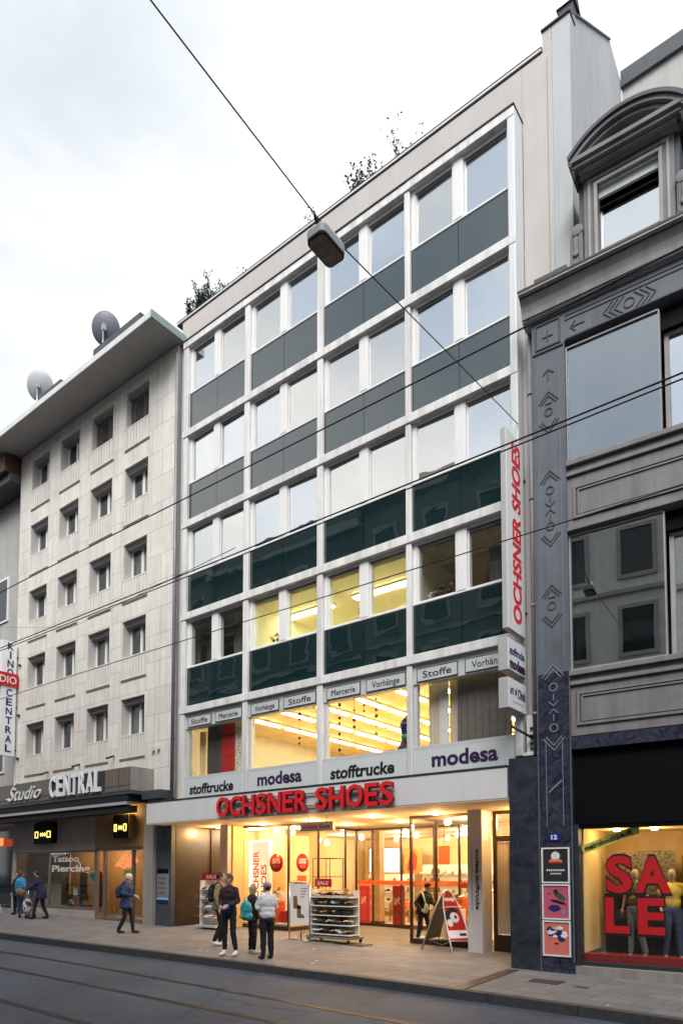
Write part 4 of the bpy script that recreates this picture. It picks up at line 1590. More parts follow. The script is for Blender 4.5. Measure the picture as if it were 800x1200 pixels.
# tall cinema sign standing out from the house corner
t = empty('cinema_blade_sign', (-26.35, 0.2, 6.4), 'tall narrow white sign with stacked letters KINO CENTRAL and a red cross band', 'sign')
put('box', MB().box(-26.50, -26.33, -0.34, 0.25, 6.42, 10.95), 'sign_white', t, bevel=0.01)
zz = 10.62
for ch in 'KINO':
    put('letter', text_mb(ch, 0.29, Y3, Z3, (-26.325, 0.0, zz), 0.006, 0.24 if ch != 'I' else 0.06, anchor='C', bold=0.02), 'text_navy', t)
    zz -= 0.345
zz = 8.78
for ch in 'CENTRAL':
    put('letter', text_mb(ch, 0.29, Y3, Z3, (-26.325, -0.02, zz), 0.006, 0.24, anchor='C', bold=0.02), 'text_navy', t)
    zz -= 0.365
put('red_band', MB().box(-26.55, -26.28, -1.15, 0.30, 9.16, 9.68), 'red', t)
put('band_lettering', text_mb('STUDIO', 0.30, Y3, Z3, (-26.275, -1.10, 9.27), 0.006, 1.33, bold=0.01), 'poster_white', t)
b = MB()
for z_ in (10.4, 8.4, 6.7):
    b.tube([(-26.42, 0.25, z_), (-26.42, 0.62, z_)], 0.03, 8)
    b.ball((-26.2, 0.30, z_ - 0.35), 0.06)
put('bracket', b, 'iron', t)

# far left house, only a strip of it in view
fl = empty('grey_house', (-34, 0.9, 0), 'grey rendered house with dark eaves and a downpipe at the far left edge', 'building')
put('wall', MB().box(-42, -26.56, 0.75, 11, 4.6, 17.5), 'grey_render', fl)
put('eave', MB().box(-42.2, -26.57, -0.1, 11, 17.52, 17.85), 'slate_roof', fl)
put('roof', MB().prism([(-0.3, 17.86), (11, 17.86), (11, 21.5), (4.5, 21.5), (-0.3, 18.45)], fYZ, -42.2, -26.58), 'roof_tile', fl)
b = MB().tube([(-26.95, 0.66, 17.5), (-26.95, 0.66, 4.6)], 0.07, 8)
put('downpipe', b, 'iron', fl)
b = MB()
b.box(-42, -26.56, 0.75, 1.0, 3.9, 4.598)
b.box(-27.2, -26.56, 0.7, 1.0, 0.2, 3.898)
b.box(-42, -26.56, 1.9, 2.0, 0.2, 3.898)
put('shop_wall', b, 'shop_wall_taupe', fl)
for q in range(4):
    for r_ in (6.0, 9.2, 12.4):
        xx = -29.4 - q * 3
        o = put('window', MB().box(xx, xx + 1.3, 0.70, 0.76, r_, r_ + 1.9), 'window_white', fl)
        put('pane', MB().box(xx + 0.1, xx + 1.2, 0.685, 0.699, r_ + 0.1, r_ + 1.8), 'opp_glass', o)
put('window', MB().box(-29.5, -27.25, 0.9, 1.0, 0.6, 3.6), 'opp_glass', fl)
t = empty('lit_shop_sign', (-28.2, 0.6, 3.2), 'small orange lit sign over the far left shop', 'sign')
put('box', MB().box(-28.9, -28.0, 0.55, 0.72, 3.0, 3.3), 'red_lamp', t)

t = empty('pavement_board', (-25.6, -0.9, gz(-25.6)), 'small white A frame board standing at the far left edge of the pavement', 'pavement sign')
xb, zb = -25.6, gz(-25.6)
for sg in (1, -1):
    b = MB().prism([(-0.9 + sg * 0.30, zb), (-0.9 + sg * 0.33, zb), (-0.9 + sg * 0.03, zb + 1.0), (-0.9, zb + 1.0)], fYZ, xb - 0.3, xb + 0.3)
    put('leaf', b, 'sign_white', t)
put('chain', MB().tube([(xb, -1.1, zb + 0.4), (xb, -0.9, zb + 0.36), (xb, -0.7, zb + 0.4)], 0.008, 5), 'steel', t)

# ------------------------------------------------------------------ right building (dark stone, carved pillar, dormer)
RZ = R(3.4)
RO = Vector((-5.6, -0.25, 0))
rb = empty('stone_house', RO, 'dark mauve stone house with carved blue pillar, big panes and arched dormer', 'building', rz=RZ)
RMTX = Matrix.Translation(RO) @ Matrix.Rotation(RZ, 4, 'Z')
UR = 9.0
def rput(name, mb, mats, parent=None, **k):
    return put(name, mb, mats, parent or rb, world=False, **k)
b = MB().box(0, 0.588, 0.0, 2.2, -0.1, 4.14)
rput('plinth_wall', b, 'plinth_marble')
b = MB().box(0.59, 1.23, 0.0, 0.5, -0.1, 5.72)
rput('pillar_foot', b, 'dark_marble')
b = MB().box(0.59, 1.23, 0.0, 0.5, 5.722, 12.86)
rput('pillar', b, 'pillar_stone')
b = MB()
b.box(0.588, 0.61, -0.018, 0.0, -0.05, 12.2)
b.box(1.208, 1.23, -0.018, 0.0, 0.2, 12.2)
rput('pillar_edge', b, 'pillar_stone')
b = MB()
for u in (0.745, 1.06):
    b.box(u, u + 0.012, -0.006, 0.001, 2.75, 4.45)
for u in (0.70, 1.12):
    b.box(u, u + 0.008, -0.006, 0.001, 6.0, 11.9)
b.add([(0.78, -0.005, 3.42), (0.80, -0.005, 3.40), (1.05, -0.005, 3.62), (1.03, -0.005, 3.64)], [(0, 1, 2, 3)])
rput('pillar_groove', b, 'carved_light')

def stroke(mb, p, q, w=0.017, d=0.016, v=0.0, m=0):
    p, q = Vector((p[0], p[1])), Vector((q[0], q[1]))
    n_ = Vector((-(q - p).y, (q - p).x)).normalized() * w / 2
    pts = [p + n_, p - n_, q - n_, q + n_]
    mb.prism([(a.x, a.y) for a in pts], fXZ, v - d, v, m)

def ring_glyph(mb, u, z, r, d=0.016, v=0.0, w=0.020, n=16, m=0):
    for k in range(n):
        a0, a1 = 2 * PI * k / n, 2 * PI * (k + 1) / n
        pts = [(u + r * math.cos(a0), z + r * math.sin(a0)), (u + (r - w) * math.cos(a0), z + (r - w) * math.sin(a0)),
               (u + (r - w) * math.cos(a1), z + (r - w) * math.sin(a1)), (u + r * math.cos(a1), z + r * math.sin(a1))]
        mb.prism(pts, fXZ, v - d, v, m)

def motif(zc, s=1.0, long=False, u=0.91):
    b = MB()
    half = 0.42 * s if not long else 0.76 * s
    for k in range(2):                      # nested roofs on top, nested V below
        o, w_ = 0.085 * k * s, (0.19 - 0.05 * k) * s
        zt = zc + half - o
        stroke(b, (u - w_, zt - w_ * 1.15), (u, zt))
        stroke(b, (u, zt), (u + w_, zt - w_ * 1.15))
        zb = zc - half + o
        stroke(b, (u - w_, zb + w_ * 1.15), (u, zb))
        stroke(b, (u, zb), (u + w_, zb + w_ * 1.15))
    if long:
        ring_glyph(b, u, zc + 0.36 * s, 0.085)
        ring_glyph(b, u, zc - 0.36 * s, 0.085)
        stroke(b, (u - 0.09, zc + 0.12), (u, zc + 0.03))
        stroke(b, (u + 0.09, zc + 0.12), (u, zc + 0.03))
        stroke(b, (u - 0.09, zc - 0.12), (u, zc - 0.03))
        stroke(b, (u + 0.09, zc - 0.12), (u, zc - 0.03))
        stroke(b, (u, zc + 0.14), (u, zc + 0.26))
        stroke(b, (u, zc - 0.14), (u, zc - 0.26))
    else:
        ring_glyph(b, u, zc, 0.085)
        stroke(b, (u - 0.07, zc + 0.17), (u + 0.07, zc + 0.17))
    return b
for zc, lg in ((10.95, False), (9.0, True), (7.05, False)):
    rput('carved_ornament', motif(zc, 1.0, lg), 'carved_shade')
b = motif(5.05, 1.1, True)
rput('carved_ornament', b, 'carved_light')
b = MB()
stroke(b, (0.80, 11.72), (0.91, 11.82)); stroke(b, (0.91, 11.82), (1.02, 11.72)); stroke(b, (0.91, 11.6), (0.91, 11.8))
b.ring((0.66, 12.28, 1.16, 12.80), fXZ, -0.02, 0.0, 0.03)
stroke(b, (0.80, 12.5), (1.02, 12.5)); stroke(b, (0.91, 12.4), (0.91, 12.62))
b.box(0.60, 1.22, -0.025, 0.0, 12.20, 12.235)
rput('carved_ornament', b, 'carved_shade')
# frieze over the upper window
b = MB().box(1.232, UR, 0.0, 0.5, 12.26, 12.86)
rput('frieze', b, 'pillar_stone')
b = MB()
b.box(1.25, UR, -0.014, 0.0, 12.27, 12.30)
b.box(1.25, UR, -0.014, 0.0, 12.66, 12.685)
b.box(1.25, UR, -0.014, 0.0, 12.745, 12.77)
rput('frieze_line', b, 'carved_shade')
for uc in (2.43, 4.6):
    b = MB()
    for sgn in (-1, 1):
        for k in range(3):
            u0 = uc + sgn * (0.46 - 0.10 * k)
            stroke(b, (u0, 12.46), (u0 - sgn * 0.17, 12.46 + 0.17))
            stroke(b, (u0, 12.46), (u0 - sgn * 0.17, 12.46 - 0.17))
    ring_glyph(b, uc, 12.46, 0.10)
    rput('carved_ornament', b, 'carved_shade')
b = MB()
stroke(b, (1.35, 12.48), (1.62, 12.48)); stroke(b, (1.35, 12.48), (1.45, 12.58)); stroke(b, (1.35, 12.48), (1.45, 12.38))
rput('carved_ornament', b, 'carved_shade')
# cornice: cove and crown
prof = [(0.5, 12.862), (-0.04, 12.862), (-0.04, 12.90), (-0.10, 12.915), (-0.10, 12.95), (-0.13, 12.955), (-0.15, 13.06), (-0.185, 13.17), (-0.24, 13.25), (-0.27, 13.27), (-0.27, 13.30), (-0.36, 13.31), (-0.36, 13.38), (0.5, 13.44)]
b = MB().prism(prof, fYZ, 0.44, UR)
rput('cornice', b, 'mauve_light')
b = MB()
b.box(0.435, UR, -0.37, -0.362, 13.35, 13.39)
b.box(0.44, UR, -0.275, -0.2705, 13.272, 13.298)
b.box(0.50, UR, -0.104, -0.1005, 12.90, 12.93)
rput('cornice_edge', b, 'dark_edge')
b = MB()
b.box(0.75, 1.15, -0.30, 0.4, 13.43, 13.52)
b.box(1.10, 1.35, -0.2, 0.4, 13.44, 13.62)
rput('cornice_cap', b, 'slate_roof')
# wall between the storeys
def stonepanel(z0, z1, pz0, pz1, nm):
    b = MB()
    b.box(1.232, UR, 0.02, 0.6, z0, z1)
    rput('spandrel_wall', b, 'mauve_stone')
    b = MB()
    for (a, c) in ((1.35, 5.2), (5.35, 8.8)):
        b.ring((a, pz0 - 0.07, c, pz1 + 0.07), fXZ, -0.015, 0.019, 0.05)
        b.ring((a + 0.08, pz0, c - 0.08, pz1), fXZ, -0.005, 0.019, 0.03)
    rput('panel_moulding', b, 'mauve_stone')
    b = MB()
    for (a, c) in ((1.35, 5.2), (5.35, 8.8)):
        b.ring((a - 0.014, pz0 - 0.084, c + 0.014, pz1 + 0.084), fXZ, 0.008, 0.0195, 0.013)
        b.ring((a + 0.052, pz0 - 0.018, c - 0.052, pz1 + 0.018), fXZ, 0.008, 0.0195, 0.014)
    rput('panel_groove', b, 'carved_shade')
stonepanel(8.40, 9.80, 8.72, 9.22, 'a')
stonepanel(4.46, 5.70, 4.72, 5.22, 'b')
b = MB()
for z in (9.70, 5.60):
    b.box(1.232, UR, -0.06, 0.019, z, z + 0.10)
for z in (9.50, 8.42, 5.42):
    b.box(1.232, UR, -0.035, 0.019, z, z + 0.07)
rput('string_course', b, 'mauve_stone', bevel=0.01)
for z in (9.685, 9.485, 5.585, 5.405):
    rput('string_groove', MB().box(1.232, UR, 0.0, 0.0195, z, z + 0.014), 'carved_shade')
b = MB()
b.box(1.232, UR, 0.0, 0.5, 4.20, 4.44)
rput('lintel', b, 'dark_marble')
# big windows
def bigwin(z0, z1, label):
    f = MB()
    f.box(1.235, 1.262, 0.06, 0.16, z0, z1)
    f.box(2.90, 2.925, 0.06, 0.16, z0, z1 - 0.02)
    f.box(1.263, 2.899, 0.06, 0.16, z1 - 0.03, z1)
    f.box(1.263, 2.899, 0.06, 0.16, z0, z0 + 0.03)
    f.box(2.96, 3.04, 0.30, 0.42, z0, z1 - 0.35)
    f.box(3.041, 5.0, 0.30, 0.42, z1 - 0.42, z1 - 0.35)
    f.box(3.9, 3.98, 0.30, 0.42, z0, z1 - 0.421)
    f.box(5.0, 5.3, 0.0, 0.5, z0, z1)
    o = rput('window', f, 'mauve_light', label=label)
    p = MB().box(1.263, 2.899, 0.10, 0.112, z0 + 0.031, z1 - 0.031)
    rput('pane', p, 'glass_right', o)
    p = MB().box(3.041, 5.0, 0.36, 0.37, z0, z1 - 0.421)
    rput('pane', p, 'glass_office', o)
    p = MB().box(2.93, 5.0, 0.2, 1.2, z1 - 0.34, z1)
    rput('head_recess', p, 'black', o)
    p = MB()
    p.box(1.24, 5.0, 1.8, 1.9, z0, z1)
    p.box(1.30, 1.45, 0.3, 1.2, z0, z1 - 0.05)
    p.box(1.24, 5.0, 0.45, 1.79, z0 - 0.1, z0)
    rput('room_back', p, 'curtain_grey', o)
bigwin(9.82, 12.16, 'upper large window with slim pale frame')
bigwin(5.72, 8.38, 'lower large window with slim pale frame')
b = MB()
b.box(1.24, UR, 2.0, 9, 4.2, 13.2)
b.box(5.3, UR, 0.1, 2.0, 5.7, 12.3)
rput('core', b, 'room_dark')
# attic: dormer with arched pediment
d = MB()
for (a, c) in ((1.60, 1.86), (2.96, 3.22)):
    d.box(a, c, 0.22, 2.4, 13.2, 15.52)
d.box(1.862, 2.958, 0.22, 2.4, 15.36, 15.52)
d.box(1.862, 2.958, 0.22, 2.4, 13.2, 13.95)
rput('dormer_front', d, 'mauve_stone')
d = MB()
d.ring((1.68, 13.7, 3.14, 15.46), fXZ, 0.195, 0.219, 0.05)
d.ring((1.80, 13.7, 3.02, 15.34), fXZ, 0.17, 0.219, 0.06)
rput('dormer_architrave', d, 'mauve_light')
d = MB().box(1.862, 2.958, 0.30, 0.36, 15.08, 15.358)
o = rput('dormer_window', d, 'plate_grey')
d = MB().box(1.862, 2.958, 0.62, 0.66, 14.5, 15.35)
d.box(1.862, 2.958, 0.36, 0.42, 14.92, 14.95)
rput('blind', d, 'black', o)
d = MB()
for (a, c) in ((1.864, 1.90), (2.92, 2.956)):
    d.box(a, c, 0.42, 0.48, 13.951, 14.9)
d.box(1.901, 2.919, 0.42, 0.48, 13.951, 14.0)
rput('sash', d, 'window_white', o)
d = MB().box(1.901, 2.919, 0.45, 0.46, 14.001, 14.9)
rput('pane', d, 'glass_office', o)
d = MB().box(1.864, 2.956, 0.52, 0.53, 13.96, 14.95)
rput('curtain', d, 'curtain_white', o)
# pediment
uc, hw, zs_, rise = 2.43, 1.04, 15.78, 0.48
rad = (hw * hw + rise * rise) / (2 * rise)
zc0 = zs_ + rise - rad
def arcpts(r_, n_=22, lim=None):
    a_ = math.asin(min(1, (lim or hw) / r_))
    return [(uc + r_ * math.sin(-a_ + 2 * a_ * k / n_), zc0 + r_ * math.cos(-a_ + 2 * a_ * k / n_)) for k in range(n_ + 1)]
def arch(mb, r0, r1, v0, v1, lim, m=0):
    o_, i_ = arcpts(r1, 22, lim), arcpts(r0, 22, lim - 0.03)
    n_ = len(o_)
    vs = [(u, v0, z) for u, z in o_] + [(u, v0, z) for u, z in i_] + [(u, v1, z) for u, z in o_] + [(u, v1, z) for u, z in i_]
    fs = []
    for k in range(n_ - 1):
        fs += [(k, n_ + k, n_ + k + 1, k + 1), (2 * n_ + k, 2 * n_ + k + 1, 3 * n_ + k + 1, 3 * n_ + k), (k, k + 1, 2 * n_ + k + 1, 2 * n_ + k), (n_ + k, 3 * n_ + k, 3 * n_ + k + 1, n_ + k + 1)]
    fs += [(0, 2 * n_, 3 * n_, n_), (n_ - 1, 2 * n_ - 1, 4 * n_ - 1, 3 * n_ - 1)]
    mb.add(vs, fs, m)
d = MB()
arch(d, rad - 0.07, rad, -0.18, 2.4, hw)
rput('dormer_roof', d, 'slate_roof')
d = MB()
arch(d, rad - 0.15, rad - 0.072, -0.13, 0.4, hw - 0.02)
arch(d, rad - 0.23, rad - 0.17, -0.05, 0.4, hw - 0.06)
d.box(1.40, 3.46, -0.14, 0.4, 15.66, 15.74)
d.box(1.46, 3.40, -0.08, 0.4, 15.58, 15.658)
d.box(1.56, 3.30, 0.0, 0.4, 15.522, 15.578)
rput('pediment', d, 'mauve_stone')
d = MB()
pp = arcpts(rad - 0.2, 20, hw - 0.05)
d.prism([(1.45, 15.70)] + [(3.41, 15.70)] + list(reversed(pp)), fXZ, 0.10, 0.38)
rput('tympanum', d, 'mauve_stone')
for q in ((1.50, 1.598), (3.222, 3.30)):
    rput('dormer_cheek', MB().box(q[0], q[1], 0.26, 2.4, 13.2, 15.57), 'slate_roof')
for s_ in (-1, 1):
    d = MB()
    u0 = 2.41 + s_ * 0.96
    d.box(u0 - 0.12, u0 + 0.12, 0.16, 0.5, 13.3, 14.50)
    d.ring((u0 - 0.085, 13.85, u0 + 0.085, 14.45), fXZ, 0.135, 0.162, 0.025)
    d.box(u0 - 0.035, u0 + 0.035, 0.13, 0.16, 14.0, 14.40)
    d.tube([(u0, 0.12, 14.05), (u0, 0.2, 14.05)], 0.06, 14)
    d.tube([(u0 - s_ * 0.03, 0.14, 14.53), (u0 - s_ * 0.03, 0.5, 14.53)], 0.11, 14)
    rput('dormer_scroll', d, 'mauve_stone', bevel=0.01)
d = MB()
d.prism([(0.5, 13.2), (9, 13.2), (9, 18.6), (3.4, 18.6), (1.3, 16.9)], fYZ, 1.30, UR)
rput('mansard_roof', d, 'slate_roof')
# shop window with the big red letters
f = MB()
f.box(1.232, UR, 0.12, 0.5, 2.78, 4.198)
rput('shop_header', f, 'black')
f = MB()
f.box(1.232, 1.305, 0.10, 0.4, 0.13, 2.778)
f.box(1.305, UR, 0.24, 0.32, 2.70, 2.778)
f.box(1.305, UR, 0.20, 0.40, 0.13, 0.20)
f.box(5.2, 5.3, 0.2, 0.4, 0.2, 2.7)
o = rput('shop_window', f, 'dark_edge')
p = MB().box(1.305, 5.2, 0.345, 0.355, 0.201, 2.70)
rput('pane', p, 'glass_shop', o)
f = MB().box(1.20, UR, 0.06, 0.6, -0.2, 0.128)
rput('shop_base', f, 'fascia_grey')
f = MB()
f.box(1.31, 5.2, 0.6, 2.1, 0.05, 0.24)
rput('display_floor', f, 'curtain_cream')
f = MB().box(1.31, 5.2, 0.36, 0.598, 0.201, 0.34)
rput('display_kerb', f, 'dark_red')
f = MB()
f.box(1.31, 1.33, 0.36, 2.1, 0.35, 2.75)
f.box(1.31, 5.2, 0.40, 2.1, 2.72, 2.76)
rput('display_wall', f, 'cream_wall')
rput('display_back', MB().box(1.31, 5.2, 2.1, 2.15, 0.1, 2.75), 'tan_wall')
f = MB()
f.box(1.62, 2.75, 1.5, 1.54, 0.5, 2.30)
rput('display_screen', f, 'dark_panel_pattern')
rput('display_screen', MB().box(2.85, 3.9, 1.6, 1.64, 0.8, 2.2), 'olive')
f = MB().box(1.45, 4.6, 1.42, 1.46, 0.28, 1.45)
rput('backdrop', f, 'cloth_black')
t = empty('sale_lettering', RMTX @ Vector((2.3, 0.33, 0.8)), 'big red letters SALE in two rows on the dark house shop window', 'lettering', rz=RZ)
for ch, u, z, h, w_ in (('S', 1.74, 1.53, 0.66, 0.46), ('A', 2.24, 1.53, 0.64, 0.60), ('L', 1.71, 0.78, 0.64, 0.43), ('E', 2.28, 0.78, 0.64, 0.45)):
    b = text_mb(ch, h, X3, Z3, (u - 2.3, -0.012, z - 0.8), 0.004, w_, bold=0.035)
    o = put('letter', b, 'red', t, world=False)
    b = text_mb(ch, h + 0.03, X3, Z3, (u - 2.3 - 0.02, -0.004, z - 0.8 - 0.018), 0.003, w_ + 0.045, bold=0.065)
    put('outline', b, 'text_black', o, world=False)
t = empty('window_banner', RMTX @ Vector((1.8, 0.33, 2.5)), 'slanting yellow green strip with black shop web address on the sale window', 'banner', rz=RZ)
sl = Vector((1, 0, 0.36)).normalized()
su = Vector((-0.36, 0, 1)).normalized()
p0 = Vector((-0.46, 0.0, -0.27))
b = MB().add([p0, p0 + sl * 1.05, p0 + sl * 1.12 + su * 0.16, p0 + su * 0.16, p0 + Vector((0, 0.004, 0)), p0 + sl * 1.05 + Vector((0, 0.004, 0)), p0 + sl * 1.12 + su * 0.16 + Vector((0, 0.004, 0)), p0 + su * 0.16 + Vector((0, 0.004, 0))],
             [(0, 1, 2, 3), (7, 6, 5, 4), (0, 4, 5, 1), (1, 5, 6, 2), (2, 6, 7, 3), (3, 7, 4, 0)])
put('strip', b, 'green_yellow', t, world=False)
put('lettering', text_mb('metroboutique.ch', 0.10, sl, su, p0 + sl * 0.05 + su * 0.04 + Vector((0, -0.005, 0)), 0.003, 0.90, bold=0.03), 'text_black', t, world=False)
for u_, v_ in ((1.8, 1.0), (2.5, 0.9), (3.4, 0.9)):
    p_ = RMTX @ Vector((u_, v_, 2.71))
    t = empty('display_spot', p_, 'small warm spot lamp in the ceiling of the sale window, ' + {1.8: 'left', 2.5: 'middle', 3.4: 'right'}[u_], 'ceiling lamp', 'sale window lamps')
    put('bulb', MB().tube([(p_.x, p_.y, p_.z - 0.03), (p_.x, p_.y, p_.z + 0.005)], 0.06, 12), 'spot_warm', t)
    ld = bpy.data.lights.new('display_spot_light', 'POINT')
    ld.energy = 6
    ld.color = (1, 0.68, 0.26)
    ld.shadow_soft_size = 0.07
    lo = bpy.data.objects.new('display_spot_light', ld)
    COL.objects.link(lo)
    lo.parent = t
    lo.location = (0, 0, -0.12)
# posters, house number
def rthing(name, u, v, z, label, cat, group=None):
    return empty(name, RMTX @ Vector((u, v, z)), label, cat, group, rz=RZ)
t = rthing('house_number', 0.885, 0, 2.55, 'small blue enamel plate with white number 12 on the dark pillar', 'number plate')
put('plate', MB().box(-0.115, 0.115, -0.022, -0.001, -0.075, 0.075), 'house_blue', t, world=False, bevel=0.006)
put('number', text_mb('12', 0.085, X3, Z3, (0, -0.0225, -0.042), 0.003, 0.115, anchor='C', bold=0.03), 'text_white', t, world=False)
def poster(z0, z1, label, bg):
    t = rthing('poster', 0.90, 0, z0, label, 'poster', 'posters on the dark pillar')
    h = z1 - z0
    b = MB().ring((-0.265, 0, 0.265, h), fXZ, -0.03, -0.001, 0.028)
    put('frame', b, 'poster_white', t, world=False)
    put('sheet', MB().box(-0.236, 0.236, -0.014, -0.002, 0.029, h - 0.029), bg, t, world=False)
    return t, h
def blob(t, pts, m, name='printed_shape', v=-0.0145):
    put(name, MB().prism(pts, fXZ, v - 0.003, v), m, t, world=False)
def ell(cx, cz, rx, rz_, n=14, rot=0.0, jit=0.0):
    out = []
    for k in range(n):
        a_ = 2 * PI * k / n
        j = 1 + random.uniform(-jit, jit)
        x_, z_ = rx * math.cos(a_) * j, rz_ * math.sin(a_) * j
        out.append((cx + x_ * math.cos(rot) - z_ * math.sin(rot), cz + x_ * math.sin(rot) + z_ * math.cos(rot)))
    return out
random.seed(5)
t, h = poster(1.67, 2.35, 'white framed black poster with pale disc over an orange shape, topmost on the pillar', 'poster_dark')
blob(t, ell(0.0, h * 0.76, 0.085, 0.085), 'poster_white')
blob(t, ell(0.0, h * 0.61, 0.13, 0.055, jit=0.1), 'poster_orange')
blob(t, ell(0.0, h * 0.565, 0.15, 0.022, jit=0.1), 'dark_red', v=-0.018)
b = MB()
for k in range(9):
    b.box(-0.17 + k * 0.039, -0.145 + k * 0.039, -0.018, -0.0145, h * 0.34, h * 0.39)
for k in range(6):
    b.box(-0.10 + k * 0.036, -0.075 + k * 0.036, -0.018, -0.0145, h * 0.25, h * 0.285)
put('line_of_text', b, 'poster_white', t, world=False)
t, h = poster(0.98, 1.65, 'pink poster with dark blue and green bird like shapes, middle one on the pillar', 'poster_pink')
blob(t, ell(-0.03, h * 0.33, 0.12, 0.065, jit=0.12), 'text_navy')
blob(t, ell(0.04, h * 0.50, 0.15, 0.03, rot=-0.25, jit=0.1), 'text_black')
blob(t, ell(0.06, h * 0.68, 0.14, 0.05, rot=-0.7, jit=0.15), 'leaf_dark')
blob(t, ell(0.0, h * 0.78, 0.045, 0.05, jit=0.1), 'text_black')
blob(t, ell(0.15, h * 0.22, 0.03, 0.05, jit=0.2), 'bag_teal')
blob(t, ell(-0.14, h * 0.72, 0.03, 0.012), 'dark_red')
t, h = poster(0.29, 0.96, 'salmon red poster with white and navy patches, lowest one on the pillar', 'poster_salmon')
for k in range(16):
    blob(t, ell(random.uniform(-0.15, 0.15), h * random.uniform(0.46, 0.84), random.uniform(0.03, 0.075), random.uniform(0.02, 0.06), jit=0.25), random.choice(['poster_white', 'text_navy', 'poster_white']), v=-0.0145 - 0.0004 * k)
blob(t, ell(0, h * 0.36, 0.05, 0.02, jit=0.2), 'dark_red')

# drainpipe and stained strip between the houses
t = empty('drainpipe', (-5.3, 0.2, 4.2), 'stained zinc drainpipe in the gap between the white block and the carved pillar', 'drainpipe')
b = MB()
b.tube([(-5.14, 0.02, 13.0), (-5.14, 0.02, 4.2)], 0.055, 10)
for z in (5.0, 7.2, 9.4, 11.6):
    b.tube([(-5.14, 0.02, z), (-5.14, 0.02, z + 0.06)], 0.068, 10)
put('pipe', b, 'zinc', t)
b = MB().box(-5.405, -5.02, 0.30, 0.475, 4.16, 13.1)
put('wall_strip', b, 'plaster', t)
t = empty('meter_box', (-5.35, 0.3, 4.15), 'pale metal box with small fittings on the ledge below the projecting signs', 'box')
b = MB().box(-5.40, -5.08, -0.02, 0.29, 4.20, 4.27)
b.box(-5.33, -5.08, 0.02, 0.29, 4.272, 5.02)
put('case', b, 'canopy_white', t, bevel=0.008)
b = MB()
for z in (4.35, 4.45, 4.6, 4.75):
    b.tube([(-5.22, 0.015, z), (-5.22, -0.02, z)], 0.03, 8)
b.tube([(-5.40, -0.55, 4.72), (-5.2, 0.0, 4.55)], 0.025, 8)
put('fitting', b, 'iron', t)

# rear wall beyond the dormer
t = empty('rear_house', (0, 5, 13), 'tall pale grey rendered wall with dark slate coping behind the arched dormer', 'building')
put('wall', MB().box(-4.34, 6, 4.43, 10, 12, 21.9), 'grey_render', t)
put('coping', MB().box(-4.352, 6, 4.33, 10, 21.902, 22.32), 'slate_roof', t)
b = MB().box(-4.74, -4.42, 0.9, 1.25, 20.0, 20.62)
b.prism([(0.86, 20.622), (1.29, 20.622), (1.075, 20.86)], fYZ, -4.78, -4.38)
solo('chimney_cap', b, 'slate_roof', 'small dark cowl on top of the white block at its raised right corner', 'chimney', (-4.58, 1.07, 20.0))

# ------------------------------------------------------------------ houses across the street (mirrored in the glass)
def across(x0, x1, h, wallm, label, nfl, roofh):
    t = empty('street_house', ((x0 + x1) / 2, -16, 0), label, 'building', 'houses across the street')
    cx_ = (x0 + x1) / 2
    put('wall', MB().box(x0, x1 - 0.03, -26, -15.95, -0.2, h), wallm, t)
    b = MB().box(x0 - 0.05, x1, -15.949, -15.4, h - 0.35, h - 0.02)
    for k in range(1, nfl):
        b.box(x0, x1 - 0.03, -15.949, -15.8, 4.0 + (h - 4.4) * k / nfl - 0.55, 4.0 + (h - 4.4) * k / nfl - 0.38)
    put('cornice', b, 'opp_trim', t)
    put('roof', MB().prism([(-26, h), (-15.6, h), (-17.2, h + roofh * 0.8), (-20, h + roofh), (-24, h + roofh * 0.8)], fYZ, x0, x1 - 0.03), 'opp_roof', t)
    nw = max(3, int((x1 - x0) / 2.6))
    for k in range(nfl):
        z = 4.2 + (h - 4.4) * k / nfl
        hh = (h - 4.4) / nfl * 0.58
        for i in range(nw):
            u = x0 + (x1 - x0) * (i + 0.5) / nw
            o = put('window', MB().ring((u - 0.75, z - 0.12, u + 0.75, z + hh + 0.14), fXZ, -15.949, -15.86, 0.16), 'opp_trim', t)
            put('pane', MB().box(u - 0.585, u + 0.585, -15.949, -15.93, z + 0.05, z + hh - 0.03), 'opp_glass', o)
    for i in range(3):
        u = x0 + (x1 - x0) * (i + 0.5) / 3
        put('shop_window', MB().box(u - 1.5, u + 1.5, -15.949, -15.90, 0.4, 3.3), 'opp_glass', t)
    return t
across(-62, -46, 20.2, 'opp_wall_grey', 'plain grey house across the street, far to the left, seen only mirrored', 5, 2.0)
across(-46, -33, 21.4, 'opp_wall', 'ochre grey house across the street mirrored in the left bays', 5, 1.6)
across(-33, -21, 20.9, 'opp_wall_grey', 'grey house across the street mirrored in the middle bays', 5, 2.2)
across(-21, -9, 21.6, 'opp_wall', 'pale stone house across the street mirrored in the right bay', 5, 1.2)
across(-9, 4, 17.4, 'opp_pale', 'grey stone house across the street mirrored in the big window panes', 4, 2.4)
across(4, 20, 19.0, 'opp_wall', 'pale stone house across the street, far to the right, seen only mirrored', 5, 1.6)

